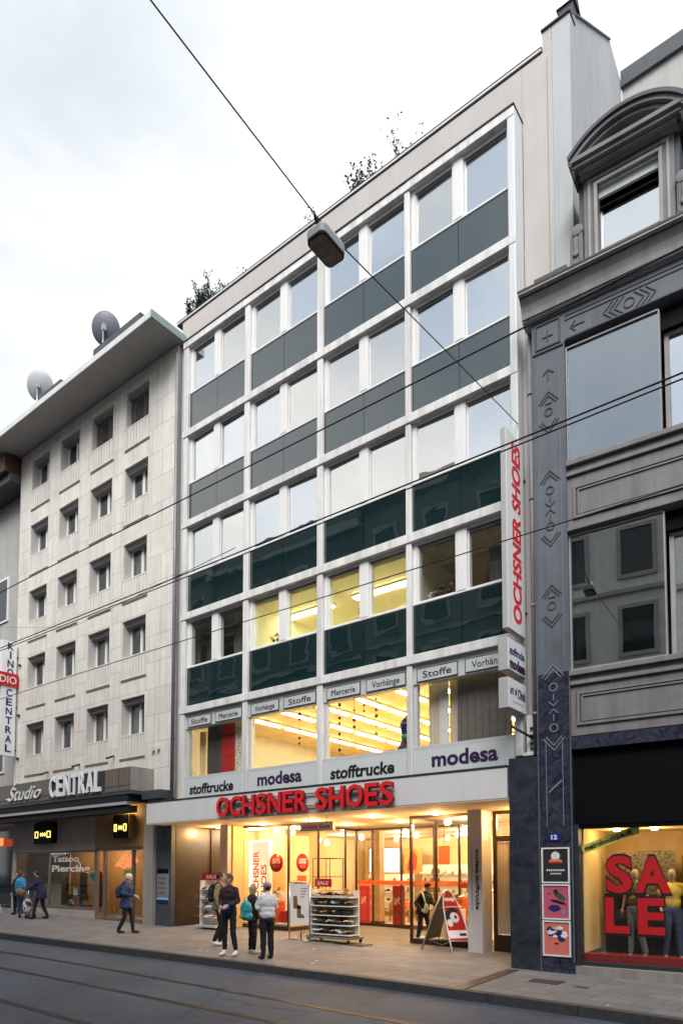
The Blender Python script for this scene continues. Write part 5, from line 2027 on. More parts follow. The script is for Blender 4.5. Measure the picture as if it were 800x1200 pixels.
# ------------------------------------------------------------------ street lamp on its span wire, tram wires
LX = -5.4
def pathwire(name, pts, r, label, cat='overhead wire', group='overhead wires'):
    b = MB().tube(pts, r, 6)
    return solo(name, b, 'wire', label, cat, pts[0], group)
lampt = empty('street_lamp', (LX, -6.28, 10.2), 'grey box shaped street lamp hanging on a wire across the street', 'street lamp')
def rrect(cx, cy, hx, hy, r_, n_=5):
    out = []
    for qx, qy, a0 in ((1, 1, 0), (-1, 1, PI / 2), (-1, -1, PI), (1, -1, 1.5 * PI)):
        for k in range(n_ + 1):
            a_ = a0 + PI / 2 * k / n_
            out.append((cx + qx * (hx - r_) + r_ * math.cos(a_), cy + qy * (hy - r_) + r_ * math.sin(a_)))
    return out
def fLamp(u, v, d):
    return (u, v, d)
b = MB()
outl = rrect(-5.205, -6.55, 0.145, 0.24, 0.07)
mid_ = rrect(-5.205, -6.55, 0.150, 0.245, 0.07)
top_ = rrect(-5.205, -6.53, 0.085, 0.17, 0.06)
N_ = len(outl)
vs = [(u, v, 9.80) for u, v in outl] + [(u, v, 9.90) for u, v in mid_] + [(u, v, 10.02) for u, v in top_]
fs = [tuple(range(N_ - 1, -1, -1)), tuple(2 * N_ + k for k in range(N_))]
for r_ in (0, 1):
    fs += [(r_ * N_ + k, r_ * N_ + (k + 1) % N_, (r_ + 1) * N_ + (k + 1) % N_, (r_ + 1) * N_ + k) for k in range(N_)]
b.add(vs, fs)
put('housing', b, 'lamp_grey', lampt, bevel=0.008)
b = MB().prism(rrect(-5.205, -6.55, 0.128, 0.222, 0.06), fLamp, 9.765, 9.799)
put('lens', b, 'lamp_lens', lampt)
b = MB()
o2, i2 = rrect(-5.205, -6.55, 0.143, 0.238, 0.07), rrect(-5.205, -6.55, 0.127, 0.221, 0.06)
b.add([(u, v, 9.79) for u, v in o2] + [(u, v, 9.79) for u, v in i2] + [(u, v, 9.77) for u, v in o2] + [(u, v, 9.77) for u, v in i2],
      [(k, (k + 1) % N_, N_ + (k + 1) % N_, N_ + k) for k in range(N_)] + [(2 * N_ + k, 3 * N_ + k, 3 * N_ + (k + 1) % N_, 2 * N_ + (k + 1) % N_) for k in range(N_)] +
      [(k, 2 * N_ + k, 2 * N_ + (k + 1) % N_, (k + 1) % N_) for k in range(N_)] + [(N_ + k, N_ + (k + 1) % N_, 3 * N_ + (k + 1) % N_, 3 * N_ + k) for k in range(N_)])
put('lens_rim', b, 'black', lampt)
b = MB()
b.ball((-5.19, -6.50, 9.80), (0.05, 0.08, 0.03))
put('burner', b, 'lamp_lens', lampt)
b = MB()
b.tube([(-5.205, -6.72, 10.0), (-5.205, -6.80, 10.10)], [0.03, 0.015], 8)
b.tube([(-5.205, -6.35, 10.0), (-5.205, -6.32, 10.08)], 0.02, 8)
put('clamp', b, 'iron', lampt)
pathwire('span_wire', [(-5.44, 0.46, 11.2), (-5.30, -3.2, 10.58), (-5.205, -6.33, 10.07), (-5.205, -6.80, 10.08), (-5.2, -9.2, 10.25), (-5.2, -15.9, 10.95)], 0.009, 'thin wire across the street that carries the box shaped street lamp', 'span wire', 'span wires')
def wire_x(y, z, r, label):
    pts = [(-60 + k * 3.4, y, z + 0.02 * math.sin(k)) for k in range(20)]
    pathwire('tram_wire', pts, r, label)
wire_x(-5.62, 1.85 + 0.532 * 7.38, 0.007, 'single overhead tram wire running along the street, the lowest in the picture')
wire_x(-7.80, 1.85 + 0.690 * 5.2, 0.007, 'upper strand of the close pair of overhead tram wires')
wire_x(-7.83, 1.85 + 0.6815 * 5.17, 0.006, 'lower strand of the close pair of overhead tram wires')
wire_x(-6.5, 1.85 + 0.868 * 6.5, 0.009, 'single overhead wire running along the street, the highest in the picture')
pathwire('guy_wire', [(-27.5, -1.0, 11.5), (-18.6, -2.0, 9.2), (-5.5, -7.8, 5.5)], 0.004, 'very thin stay wire slanting across the stone clad house', 'stay wire', 'span wires')

# ------------------------------------------------------------------ plants on the roof edge
def shrub(base, label, seed, stems, h, spread, leaf, nleaf, lsize, lm, clump=0.0):
    rnd = random.Random(seed)
    t = empty('roof_plant', base, label, 'plant')
    st, lf = MB(), MB()
    for s in range(stems):
        a_ = rnd.uniform(0, 2 * PI)
        top = Vector((math.cos(a_) * spread * rnd.uniform(0.2, 1), math.sin(a_) * spread * 0.5 * rnd.uniform(0.2, 1), h * rnd.uniform(0.55, 1.0)))
        b0 = Vector((rnd.uniform(-1, 1) * spread * 0.4, rnd.uniform(-0.1, 0.1), 0))
        pts = []
        for k in range(6):
            q = k / 5
            pts.append(b0.lerp(top, q) + Vector((rnd.uniform(-1, 1), rnd.uniform(-1, 1), 0)) * 0.035 * q)
        st.tube(pts, [0.010 * (1 - 0.75 * k / 5) for k in range(6)], 5)
        tw = []
        for k in range(2, 6):
            for _ in range(2):
                e = pts[k] + Vector((rnd.uniform(-1, 1), rnd.uniform(-1, 1), rnd.uniform(0.0, 1))) * 0.16
                st.tube([pts[k], e], [0.005, 0.002], 4)
                tw.append((pts[k], e))
        for _ in range(nleaf):
            p, e = rnd.choice(tw)
            c = p.lerp(e, rnd.uniform(0.2, 1.15)) + Vector((rnd.gauss(0, 1), rnd.gauss(0, 1), rnd.gauss(0, 1))) * 0.025
            d1 = Vector((rnd.uniform(-1, 1), rnd.uniform(-1, 1), rnd.uniform(-0.6, 1))).normalized()
            d2 = d1.cross(Vector((rnd.uniform(-1, 1), rnd.uniform(-1, 1), rnd.uniform(-1, 1)))).normalized()
            L_, w_ = lsize * rnd.uniform(0.7, 1.4), lsize * leaf
            lf.add([c, c + d1 * L_ * 0.5 + d2 * w_, c + d1 * L_, c + d1 * L_ * 0.5 - d2 * w_], [(0, 1, 2, 3)])
    put('stem', st, 'twig', t, world=False)
    put('foliage', lf, lm, t, world=False)
shrub((-15.9, 0.75, 19.5), 'dark green needle leaved shrub on the roof edge above the top left window', 1, 26, 0.75, 0.80, 0.16, 55, 0.10, 'leaf_dark')
shrub((-16.5, 0.7, 19.48), 'small dark green tuft at the left end of the roof edge', 2, 10, 0.5, 0.4, 0.2, 40, 0.10, 'leaf_dark')
shrub((-14.4, 0.8, 19.5), 'low sparse plant on the roof edge right of the dark shrub', 3, 8, 0.5, 0.35, 0.25, 14, 0.08, 'leaf_dark')
shrub((-9.95, 0.8, 19.5), 'sparse violet leaved plant on the roof edge left of the raised corner', 4, 16, 0.9, 0.7, 0.35, 14, 0.085, 'leaf_blue')
shrub((-8.7, 0.85, 19.5), 'nearly bare thin twigs on the roof edge', 5, 7, 1.3, 0.8, 0.35, 6, 0.07, 'leaf_blue')
shrub((-11.6, 0.8, 19.5), 'nearly bare thin twigs on the roof edge behind the street lamp', 6, 4, 0.9, 0.6, 0.35, 4, 0.07, 'leaf_blue')

# ------------------------------------------------------------------ shoes, racks, boards and shop fittings
def shoe_mesh(kind):
    """a shoe lying along -y (toe), heel at y=0, sole on z=0"""
    m = MB()
    prof = [(0.0, 0.036, 0.075), (-0.03, 0.038, 0.085), (-0.08, 0.034, 0.080), (-0.13, 0.040, 0.058), (-0.19, 0.046, 0.045), (-0.24, 0.040, 0.036), (-0.268, 0.022, 0.024)]
    n_ = 10
    vs, fs = [], []
    top = 0.0
    for y, w_, h in prof:
        for k in range(n_):
            a_ = PI * k / (n_ - 1)
            vs.append((w_ * math.cos(a_), y, 0.018 + (h + (0.09 if kind == 'boot' and y > -0.1 else 0)) * math.sin(a_) ** 0.7))
    for r_ in range(len(prof) - 1):
        for k in range(n_ - 1):
            fs.append((r_ * n_ + k, r_ * n_ + k + 1, (r_ + 1) * n_ + k + 1, (r_ + 1) * n_ + k))
        fs.append((r_ * n_ + n_ - 1, r_ * n_, (r_ + 1) * n_, (r_ + 1) * n_ + n_ - 1))
    fs.append(tuple(range(n_)))
    fs.append(tuple((len(prof) - 1) * n_ + k for k in reversed(range(n_))))
    m.add(vs, fs, 0, True)
    sole = [(w_ * 1.05, y) for y, w_, h in prof] + [(-w_ * 1.05, y) for y, w_, h in reversed(prof)]
    m.prism(sole, lambda u, v, d: (u, v, d), 0.0, 0.02, 1)
    return m
mat('shoe_tan', (0.42, 0.26, 0.13), 0.55, 0.15, 9)
SHOES = {}
for kind, mats_ in (('black', ['shoe_black', 'rubber']), ('brown', ['shoe_brown', 'rubber']), ('grey', ['shoe_grey', 'poster_white']), ('white', ['shoe_white', 'rubber']), ('tan', ['shoe_tan', 'rubber'])):
    SHOES[kind] = shoe_mesh('boot' if kind == 'brown' else 'low').mesh('shoe', mats_)
def place_shoe(kind, x, y, z, rz, label, group, s=1.0, rx=0.0):
    o = bpy.data.objects.new('shoe', SHOES[kind])
    COL.objects.link(o)
    o.location = (x, y, z)
    o.rotation_euler = (rx, 0, rz)
    o.scale = (s, s, s)
    return tag(o, label, 'shoe', group)

def slab(name, x0, x1, y0, y1, z0, z1, m, parent, bevel=0.0):
    return put(name, MB().box(x0, x1, y0, y1, z0, z1), m, parent, bevel=bevel)

# middle rack
gx = gz(-11)
t = empty('shoe_rack', (-11.0, 0.75, gx), 'white wheeled sale rack with rows of shoes standing in the porch', 'shoe rack')
slab('base', -11.52, -10.14, 0.50, 1.10, gx + 0.10, gx + 0.16, 'steel', t)
slab('back_panel', -11.45, -10.20, 0.98, 1.02, gx + 0.162, gx + 1.32, 'shop_white', t)
slab('side_panel', -11.48, -11.452, 0.60, 1.02, gx + 0.162, gx + 1.34, 'shop_white', t)
LEV = [0.19, 0.43, 0.67, 0.91, 1.13]
for z in LEV:
    slab('shelf', -11.45, -10.18, 0.58, 0.97, gx + z, gx + z + 0.02, 'shop_white', t)
for (xx, yy) in ((-11.48, 0.54), (-10.2, 0.54), (-11.48, 1.06), (-10.2, 1.06)):
    b = MB().tube([(xx - 0.015, yy, gx + 0.05), (xx + 0.015, yy, gx + 0.05)], 0.05, 12)
    b.box(xx - 0.02, xx + 0.02, yy - 0.012, yy + 0.012, gx + 0.06, gx + 0.10)
    put('castor', b, 'rubber', t)
b = MB()
b.tube([(-11.75, 0.55, gx), (-11.75, 0.55, gx + 0.22), (-11.52, 0.55, gx + 0.22)], 0.016, 6)
put('push_bar', b, 'iron', t)
t = empty('rack_sign', (-11.2, 0.80, gx + 1.5), 'red header sign reading SALE clipped over the middle shoe rack', 'sign')
slab('plate', -11.48, -10.92, 0.78, 0.80, gx + 1.40, gx + 1.61, 'red', t)
put('lettering', text_mb('SALE', 0.09, X3, Z3, (-11.2, 0.779, gx + 1.46), 0.003, 0.36, anchor='C', bold=0.02), 'poster_white', t)
put('post', MB().tube([(-11.2, 0.81, gx + 1.30), (-11.2, 0.81, gx + 1.40)], 0.012, 6), 'steel', t)
random.seed(21)
KN = ['lowest', 'second', 'middle', 'fourth', 'top']
for li, z in enumerate(LEV):
    for c in range(8):
        kd = random.choice(['black', 'grey', 'tan', 'brown', 'white', 'tan']) if li != 2 else random.choice(['black', 'black', 'brown', 'tan'])
        for dx in (0, 0.075):
            place_shoe(kd, -11.38 + c * 0.145 + dx * 0.9, 0.86 + random.uniform(-0.02, 0.02), gx + z + 0.055, random.uniform(-0.25, 0.25), kd + ' shoe on the %s shelf of the middle sale rack' % KN[li], '%s shoes on the %s rack shelf' % (kd, KN[li]), 0.95, random.choice([-0.12, -0.2, -0.05]))
# left rack: white column with hooks and a sale header
gl_ = gz(-15.6)
t = empty('slipper_stand', (-15.55, 0.95, gl_), 'slim white sale stand with hooks beside the brown marble wall', 'shoe rack')
slab('panel', -15.95, -15.25, 0.98, 1.02, gl_ + 0.12, gl_ + 1.45, 'shop_white', t)
slab('side_panel', -15.97, -15.952, 0.78, 1.05, gl_ + 0.12, gl_ + 1.45, 'sign_white', t)
slab('base', -16.05, -15.15, 0.65, 1.20, gl_ + 0.06, gl_ + 0.12, 'sign_side', t)
for z in (0.35, 0.62, 0.90, 1.17):
    slab('shelf', -15.94, -15.26, 0.74, 0.979, gl_ + z, gl_ + z + 0.015, 'shop_white', t)
    put('hook_bar', MB().tube([(-16.3, 0.85, gl_ + z + 0.03), (-15.955, 0.85, gl_ + z + 0.03)], 0.010, 6), 'steel', t)
for xx in (-15.95, -15.25):
    put('castor', MB().tube([(xx, 0.9, gl_ + 0.03), (xx + 0.03, 0.9, gl_ + 0.03)], 0.03, 10), 'rubber', t)
for z in (0.366, 0.636, 0.916, 1.186):
    for c in range(4):
        kd = random.choice(['brown', 'grey', 'black', 'white'])
        place_shoe(kd, -15.85 + c * 0.16, 0.96, gl_ + z, random.uniform(-0.2, 0.2), kd + ' slipper on a shelf of the slim white stand', kd + ' slippers on the slim stand', 0.85)
t = empty('rack_sign', (-15.6, 0.9, gl_ + 1.46), 'red header sign reading SALE on the slim stand behind the two men', 'sign')
slab('plate', -15.98, -15.15, 0.86, 0.90, gl_ + 1.46, gl_ + 1.66, 'red', t)
put('lettering', text_mb('SALE', 0.10, X3, Z3, (-15.56, 0.859, gl_ + 1.51), 0.003, 0.44, anchor='C', bold=0.02), 'poster_white', t)
# poster stand with boots
gp = gz(-11.7)
t = empty('poster_stand', (-11.72, 0.45, gp), 'steel framed poster stand with a picture of brown boots beside the shoe rack', 'poster stand')
b = MB()
for xx in (-12.06, -11.36):
    b.tube([(xx, 0.45, gp), (xx, 0.45, gp + 1.50)], 0.02, 8)
    b.tube([(xx, 0.18, gp + 0.02), (xx, 0.72, gp + 0.02)], 0.018, 6)
b.tube([(-12.06, 0.45, gp + 1.50), (-11.36, 0.45, gp + 1.50)], 0.02, 8)
b.tube([(-12.06, 0.45, gp + 0.02), (-11.36, 0.45, gp + 0.02)], 0.016, 6)
put('frame', b, 'steel', t)
slab('sheet', -12.03, -11.39, 0.445, 0.455, gp + 0.42, gp + 1.46, 'poster_white', t)
def bootshape(cx, cz, s):
    return [(cx + a_ * s, cz + b_ * s) for a_, b_ in ((-0.10, 0), (0.18, 0), (0.20, 0.05), (0.16, 0.09), (0.05, 0.13), (0.03, 0.36), (-0.11, 0.36), (-0.11, 0.1))]
for cx, cz, s_ in ((-11.82, gp + 0.82, 0.9), (-11.70, gp + 0.58, 0.85)):
    put('printed_boot', MB().prism(bootshape(cx, cz, s_), fXZ, 0.441, 0.444), 'shoe_brown', t)
b = MB()
for k in range(4):
    b.box(-11.66, -11.45 - 0.03 * k, 0.441, 0.444, gp + 1.33 - k * 0.07, gp + 1.35 - k * 0.07)
put('line_of_text', b, 'poster_pink', t)

# A shaped pavement board
ga = gz(-7.9)
t = empty('pavement_board', (-8.0, 1.6, ga), 'arched A frame board with red printed face standing by the right porch column', 'pavement sign')
def boardface(foot0, foot1, top_c, nrm_sign, face_mat, name):
    """one leaf: pointed arch frame between two feet leaning to the apex"""
    f0, f1, ap = Vector(foot0), Vector(foot1), Vector(top_c)
    r_ = (f1 - f0)
    w_ = r_.length / 2
    r_ = r_.normalized()
    base = (f0 + f1) / 2
    upv = (ap - base)
    H_ = upv.length
    upv = upv.normalized()
    n_ = r_.cross(upv).normalized()
    def P(u, v, d=0.0):
        return base + r_ * u + upv * v + n_ * d
    half = [(w_, 0), (w_ * 0.92, H_ * 0.30), (w_ * 0.84, H_ * 0.55), (w_ * 0.72, H_ * 0.74), (w_ * 0.52, H_ * 0.88), (w_ * 0.26, H_ * 0.97), (0, H_)]
    outl = [half[k] for k in range(len(half))] + [(-u, v) for u, v in reversed(half[:-1])]
    b = MB().tube([P(u, v) for u, v in outl], 0.018, 6)
    fr = put(name, b, 'steel' if face_mat == 'board_grey' else 'sign_white', t)
    inner = [(w_ * 0.93, H_ * 0.17), (w_ * 0.89, H_ * 0.32), (w_ * 0.81, H_ * 0.55), (w_ * 0.69, H_ * 0.73), (w_ * 0.49, H_ * 0.865), (w_ * 0.24, H_ * 0.95), (0, H_ * 0.975)]
    pts = inner + [(-u, v) for u, v in reversed(inner[:-1])]
    b = MB()
    k = len(pts)
    vs = [P(u, v, 0.006) for u, v in pts] + [P(u, v, -0.006) for u, v in pts]
    b.add(vs, [tuple(range(k)), tuple(reversed(range(k, 2 * k)))] + [(i, (i + 1) % k, k + (i + 1) % k, k + i) for i in range(k)])
    pl = put('panel', b, face_mat, t)
    return P, w_, H_
P, w_, H_ = boardface((-8.42, 1.05, ga), (-8.62, 2.15, ga), (-8.02, 1.55, ga + 1.42), 1, 'board_grey', 'frame')
bb = MB()
bb.tube([P(-w_ * 0.75, H_ * 0.70), P(w_ * 0.75, H_ * 0.70)], 0.008, 6)
bb.tube([P(-w_ * 0.86, H_ * 0.46), P(w_ * 0.86, H_ * 0.46)], 0.006, 6)
put('cross_bar', bb, 'steel', t)
P, w_, H_ = boardface((-7.58, 1.02, ga), (-7.28, 1.50, ga), (-7.98, 1.50, ga + 1.42), 1, 'red', 'frame')
def onface(pts, m, d, name):
    b = MB()
    k = len(pts)
    for sgn in (1,):
        vs = [P(u * w_, v * H_, d) for u, v in pts] + [P(u * w_, v * H_, d * 0.7) for u, v in pts]
        b.add(vs, [tuple(range(k)), tuple(reversed(range(k, 2 * k)))] + [(i, (i + 1) % k, k + (i + 1) % k, k + i) for i in range(k)])
    put(name, b, m, t)
FS = 1 if (P(0, 0, 1) - P(0, 0, 0)).dot(Vector((0, -13, 1.8)) - P(0, 0.5)) > 0 else -1
onface([(-0.93, 0.17), (0.93, 0.17), (0.90, 0.34), (-0.90, 0.34)], 'sign_white', 0.009 * FS, 'printed_band')
onface([(-0.93, 0.175), (0.93, 0.175), (0.92, 0.215), (-0.92, 0.215)], 'red', 0.012 * FS, 'printed_band')
onface([(0.1, 0.25), (0.72, 0.25), (0.72, 0.29), (0.1, 0.29)], 'text_black', 0.012 * FS, 'printed_band')
onface([(-0.85, 0.50), (-0.2, 0.50), (0.5, 0.66), (-0.1, 0.72), (-0.78, 0.62)], 'text_black', 0.009 * FS, 'printed_shape')
onface([(0.02 + 0.42 * math.cos(a_), 0.545 + 0.085 * math.sin(a_)) for a_ in [2 * PI * k / 16 for k in range(16)]], 'sign_white', 0.012 * FS, 'printed_shape')
onface([(-0.52 + 0.26 * math.cos(a_), 0.46 + 0.06 * math.sin(a_)) for a_ in [2 * PI * k / 16 for k in range(16)]], 'sign_white', 0.012 * FS, 'printed_shape')
onface([(0.12 + 0.12 * math.cos(a_), 0.55 + 0.028 * math.sin(a_)) for a_ in [2 * PI * k / 12 for k in range(12)]], 'text_black', 0.015 * FS, 'printed_shape')
onface([(-0.50, 0.815), (0.25, 0.815), (0.25, 0.79), (0.55, 0.84), (0.25, 0.89), (0.25, 0.865), (-0.50, 0.865)], 'sign_white', 0.009 * FS, 'printed_arrow')
bb = MB()
bb.tube([P(-w_ * 0.78, H_ * 0.715, 0.012 * FS), P(w_ * 0.78, H_ * 0.715, 0.012 * FS)], 0.012, 6)
put('cross_bar', bb, 'sign_white', t)
bb = MB().tube([(-8.30, 1.15, ga + 0.25), (-7.9, 1.12, ga + 0.15), (-7.58, 1.12, ga + 0.28)], 0.008, 6)
put('chain', bb, 'steel', t)

# stickers and displays in the left show window
for (xx, lb_) in ((-13.93, 'left of the two on the left display window'), ):
    pass
def sticker(c, axis, label):
    t = empty('discount_sticker', c, label, 'sticker', 'round discount stickers')
    nrm = Vector((0, -1, 0)) if axis == 'y' else Vector((1, 0, 0))
    rt_ = X3 if axis == 'y' else Y3
    c = Vector(c)
    put('disc', MB().tube([c, c + nrm * 0.004], 0.28, 28), 'red', t)
    put('lettering', text_mb('50%', 0.15, rt_, Z3, c + nrm * 0.0045 - Z3 * 0.02, 0.003, 0.34, anchor='C', bold=0.02, shear=0.15), 'poster_white', t)
    b = MB()
    for k in range(2):
        p0_ = c + nrm * 0.0045 - Z3 * (0.09 + 0.05 * k)
        b.add([p0_ - rt_ * 0.13, p0_ + rt_ * 0.13, p0_ + rt_ * 0.13 + Z3 * 0.018, p0_ - rt_ * 0.13 + Z3 * 0.018], [(0, 1, 2, 3)])
    put('line_of_text', b, 'poster_salmon', t)
sticker((-14.02, 2.040, 2.18), 'y', 'round red 50% sticker on the front pane of the left display window')
sticker((-13.489, 2.62, 2.18), 'x', 'round red 50% sticker on the side pane of the left display window')
t = empty('price_sticker', (-13.489, 2.55, 1.6), 'small orange red square sticker below the round sticker on the side pane', 'sticker')
put('sheet', MB().box(-13.488, -13.484, 2.38, 2.80, 1.45, 1.80), 'orange_red', t)
t = empty('light_column', (-15.92, 3.2, 0.36), 'lit cream panel with red upright shop name inside the left display window', 'lit sign')
slab('box', -16.34, -15.50, 3.25, 3.45, 0.37, 2.95, 'shop_white', t)
slab('panel', -16.26, -15.52, 3.242, 3.249, 0.42, 2.90, 'lit_cream', t)
slab('light_edge', -16.34, -16.27, 3.22, 3.249, 0.37, 2.95, 'lightbox', t)
slab('light_edge', -16.26, -15.50, 3.22, 3.249, 2.91, 2.95, 'lightbox', t)
put('word', text_mb('OCHSNER', 0.25, Z3, -X3, (-15.93, 3.24, 1.05), 0.003, 1.55, bold=0.02), 'orange_red', t)
put('word', text_mb('SHOES', 0.25, Z3, -X3, (-15.58, 3.24, 1.05), 0.003, 1.10, bold=0.02), 'orange_red', t)
def plinth(x0, x1, y0, y1, z0, z1, m, label):
    b = MB().box(x0, x1, y0, y1, z0, z1)
    return solo('display_plinth', b, m, label, 'plinth', ((x0 + x1) / 2, (y0 + y1) / 2, z0), 'display plinths', bevel=0.008)
PL = [(-15.3, -14.9, 2.4, 2.8, 0.36, 0.75, 'shop_white'), (-14.7, -14.35, 2.4, 2.8, 0.36, 1.0, 'orange_red'), (-14.25, -13.85, 2.5, 2.9, 0.36, 0.70, 'red'), (-14.9, -14.6, 2.9, 3.2, 0.36, 1.25, 'shop_white'), (-13.9, -13.6, 3.0, 3.4, 0.36, 1.05, 'shop_white'),
      (-9.1, -8.7, 2.5, 2.9, 0.22, 0.62, 'shop_white'), (-8.55, -8.15, 2.4, 2.8, 0.22, 0.95, 'shop_white'), (-8.0, -7.6, 2.5, 3.0, 0.22, 0.7, 'shop_white'), (-8.9, -8.5, 3.3, 3.7, 0.22, 1.2, 'orange_red'), (-8.2, -7.7, 3.4, 3.9, 0.22, 1.35, 'shop_white')]
for q, p_ in enumerate(PL):
    side = 'left' if p_[0] < -12 else 'right'
    plinth(*p_, '%s display plinth with shoes, the %s in the %s window' % ({'shop_white': 'white', 'orange_red': 'orange', 'red': 'red'}[p_[6]], ['outermost left', 'second', 'third', 'rear narrow', 'one by the side pane', 'outermost left', 'middle front', 'outermost right', 'rear orange', 'rear tall'][q], side))
    for c in range(2):
        kd = random.choice(['black', 'brown', 'grey', 'white'])
        place_shoe(kd, (p_[0] + p_[1]) / 2 - 0.08 + 0.16 * c, p_[3] - 0.08, p_[5] + 0.001, random.uniform(-0.5, 0.5), kd + ' display shoe on a plinth in the %s window' % side, '%s display shoes in the %s window' % (kd, side), 1.0)
# hanging frames of the display
t = empty('display_rack', (-14.0, 4.4, 0.36), 'dark thin metal display frame at the back of the left window', 'display rack')
b = MB()
for (xx, yy) in ((-14.4, 4.2), (-13.7, 4.2), (-14.4, 4.9), (-13.7, 4.9)):
    b.tube([(xx, yy, 0.36), (xx, yy, 2.35)], 0.016, 6)
for zz in (2.35, 1.75, 1.1):
    b.tube([(-14.4, 4.2, zz), (-13.7, 4.2, zz), (-13.7, 4.9, zz), (-14.4, 4.9, zz), (-14.4, 4.2, zz)], 0.014, 6)
put('tube_frame', b, 'iron', t)
# cut-out black and white figure on the pane: a plain splash shape
b = MB().prism([(-14.15, 1.25), (-13.75, 1.2), (-13.66, 1.4), (-13.72, 1.62), (-13.9, 1.66), (-14.1, 1.62), (-14.25, 1.45)], fXZ, 2.95, 2.97)
t = empty('cutout_display', (-13.95, 2.95, 0.36), 'white cardboard cut out with black patches in the left display window', 'cut-out')
put('card', b, 'poster_white', t)
put('black_patch', MB().prism([(-14.2, 1.5), (-14.0, 1.44), (-13.8, 1.56), (-13.7, 1.40), (-13.72, 1.6), (-13.95, 1.64)], fXZ, 2.944, 2.949), 'text_black', t)
put('foot', MB().box(-13.99, -13.91, 2.96, 3.0, 0.36, 1.25), 'shop_white', t)

# inside the shop
t = empty('security_gate', (-14.0, 6.6, 0.13), 'red anti theft gate behind the glass doors, left one', 'security gate', 'security gates')
b = MB().box(-14.25, -13.82, 6.55, 6.67, 0.131, 1.45)
put('panel', b, 'red', t, bevel=0.03)
put('emblem', text_mb('%', 0.22, Z3, -X3, (-13.95, 6.545, 0.8), 0.003, 0.26), 'poster_white', t)
t = empty('security_gate', (-12.6, 6.6, 0.13), 'red anti theft gate behind the glass doors, right one', 'security gate', 'security gates')
b = MB().box(-12.85, -12.40, 6.55, 6.67, 0.131, 1.45)
put('panel', b, 'dark_red', t, bevel=0.03)
put('emblem', text_mb('%', 0.22, Z3, -X3, (-12.55, 6.545, 0.8), 0.003, 0.26), 'poster_white', t)
t = empty('light_poster', (-16.2, 10.2, 2.0), 'bright white backlit poster on the rear shop wall', 'lit sign')
slab('frame', -16.5, -14.9, 10.3, 10.42, 1.85, 2.95, 'wood', t)
slab('panel', -16.42, -14.98, 10.285, 10.299, 1.92, 2.88, 'lightbox', t)
put('lettering', text_mb('RUSH', 0.22, X3, Z3, (-15.7, 10.284, 2.40), 0.003, 0.9, anchor='C'), 'sign_side', t)
t = empty('wall_picture', (-14.2, 10.2, 2.0), 'orange sports picture on the rear shop wall beside the bright poster', 'picture')
slab('sheet', -14.75, -13.9, 10.3, 10.33, 1.85, 2.85, 'poster_orange', t)
put('printed_shape', MB().prism([(-14.6, 1.95), (-14.2, 2.0), (-14.1, 2.5), (-14.3, 2.75), (-14.5, 2.5)], fXZ, 10.294, 10.299), 'red', t)
t = empty('hanging_poster', (-10.0, 5.0, 2.2), 'orange red hanging poster behind the right side pane', 'poster')
slab('sheet', -9.95, -9.58, 4.6, 4.61, 2.12, 2.66, 'orange_red', t)
put('cord', MB().tube([(-9.76, 4.605, 2.66), (-9.76, 4.605, 3.33)], 0.006, 5), 'iron', t)
def wallshelf(x0, x1, y, z0, rows, label):
    t = empty('wall_shelf', ((x0 + x1) / 2, y, z0), label, 'shelf', 'shop shelves')
    slab('back', x0, x1, y + 0.28, y + 0.30, z0, z0 + rows * 0.36, 'shop_white', t)
    for k in range(rows):
        z = z0 + k * 0.36
        slab('shelf', x0, x1, y, y + 0.278, z, z + 0.02, 'shop_white', t)
        tg = MB()
        for c in range(int((x1 - x0) / 0.45)):
            tg.box(x0 + 0.2 + c * 0.45, x0 + 0.30 + c * 0.45, y - 0.006, y - 0.001, z - 0.045, z + 0.025)
        put('price_tag', tg, 'red' if k % 2 else 'poster_white', t)
        n_ = int((x1 - x0) / 0.30)
        for c in range(n_):
            kd = random.choice(['black', 'brown', 'tan', 'white', 'brown'])
            place_shoe(kd, x0 + 0.15 + c * 0.30, y + 0.24, z + 0.021, random.uniform(-0.6, 0.6), kd + ' shoe on a shelf deep inside the shop', kd + ' shoes deep in the shop', 1.0)
wallshelf(-16.4, -14.2, 9.9, 0.4, 4, 'white shelf of shoes at the rear shop wall, under the bright poster')
wallshelf(-13.8, -11.4, 9.9, 0.4, 5, 'white shelf of shoes at the rear shop wall, right of the orange picture')
wallshelf(-11.2, -8.6, 9.9, 0.4, 5, 'white shelf of shoes at the rear shop wall, at its right end')
t = empty('bargain_table', (-13.4, 8.0, 0.13), 'wooden bargain table stacked with shoe boxes behind the glass doors', 'table')
slab('top', -14.2, -12.9, 7.7, 8.4, 0.55, 0.60, 'wood', t)
for xx in (-14.15, -12.98):
    for yy in (7.74, 8.30):
        slab('leg', xx, xx + 0.06, yy, yy + 0.06, 0.131, 0.549, 'wood', t)
for q in range(6):
    xx = -14.15 + (q % 3) * 0.40
    zz = 0.601 + (q // 3) * 0.13
    b = MB().box(xx, xx + 0.34, 7.8, 8.1, zz, zz + 0.125)
    solo('shoe_box', b, ['curtain_cream', 'wood', 'poster_orange'][q % 3], 'shoe box on the bargain table behind the glass doors, %s layer, %s' % (['lower', 'upper'][q // 3], ['left', 'middle', 'right'][q % 3]), 'box', (xx + 0.17, 7.95, zz), 'boxes on the bargain table', bevel=0.006)
t = empty('shop_pillar', (-13.2, 5.8, 0.13), 'brown square pillar inside the shop behind the left glass door', 'pillar')
slab('shaft', -13.35, -13.0, 6.0, 6.3, 0.131, 3.297, 'tan_wall', t)
slab('base_trim', -13.36, -12.99, 5.99, 6.31, 0.131, 0.25, 'brown_frame', t)
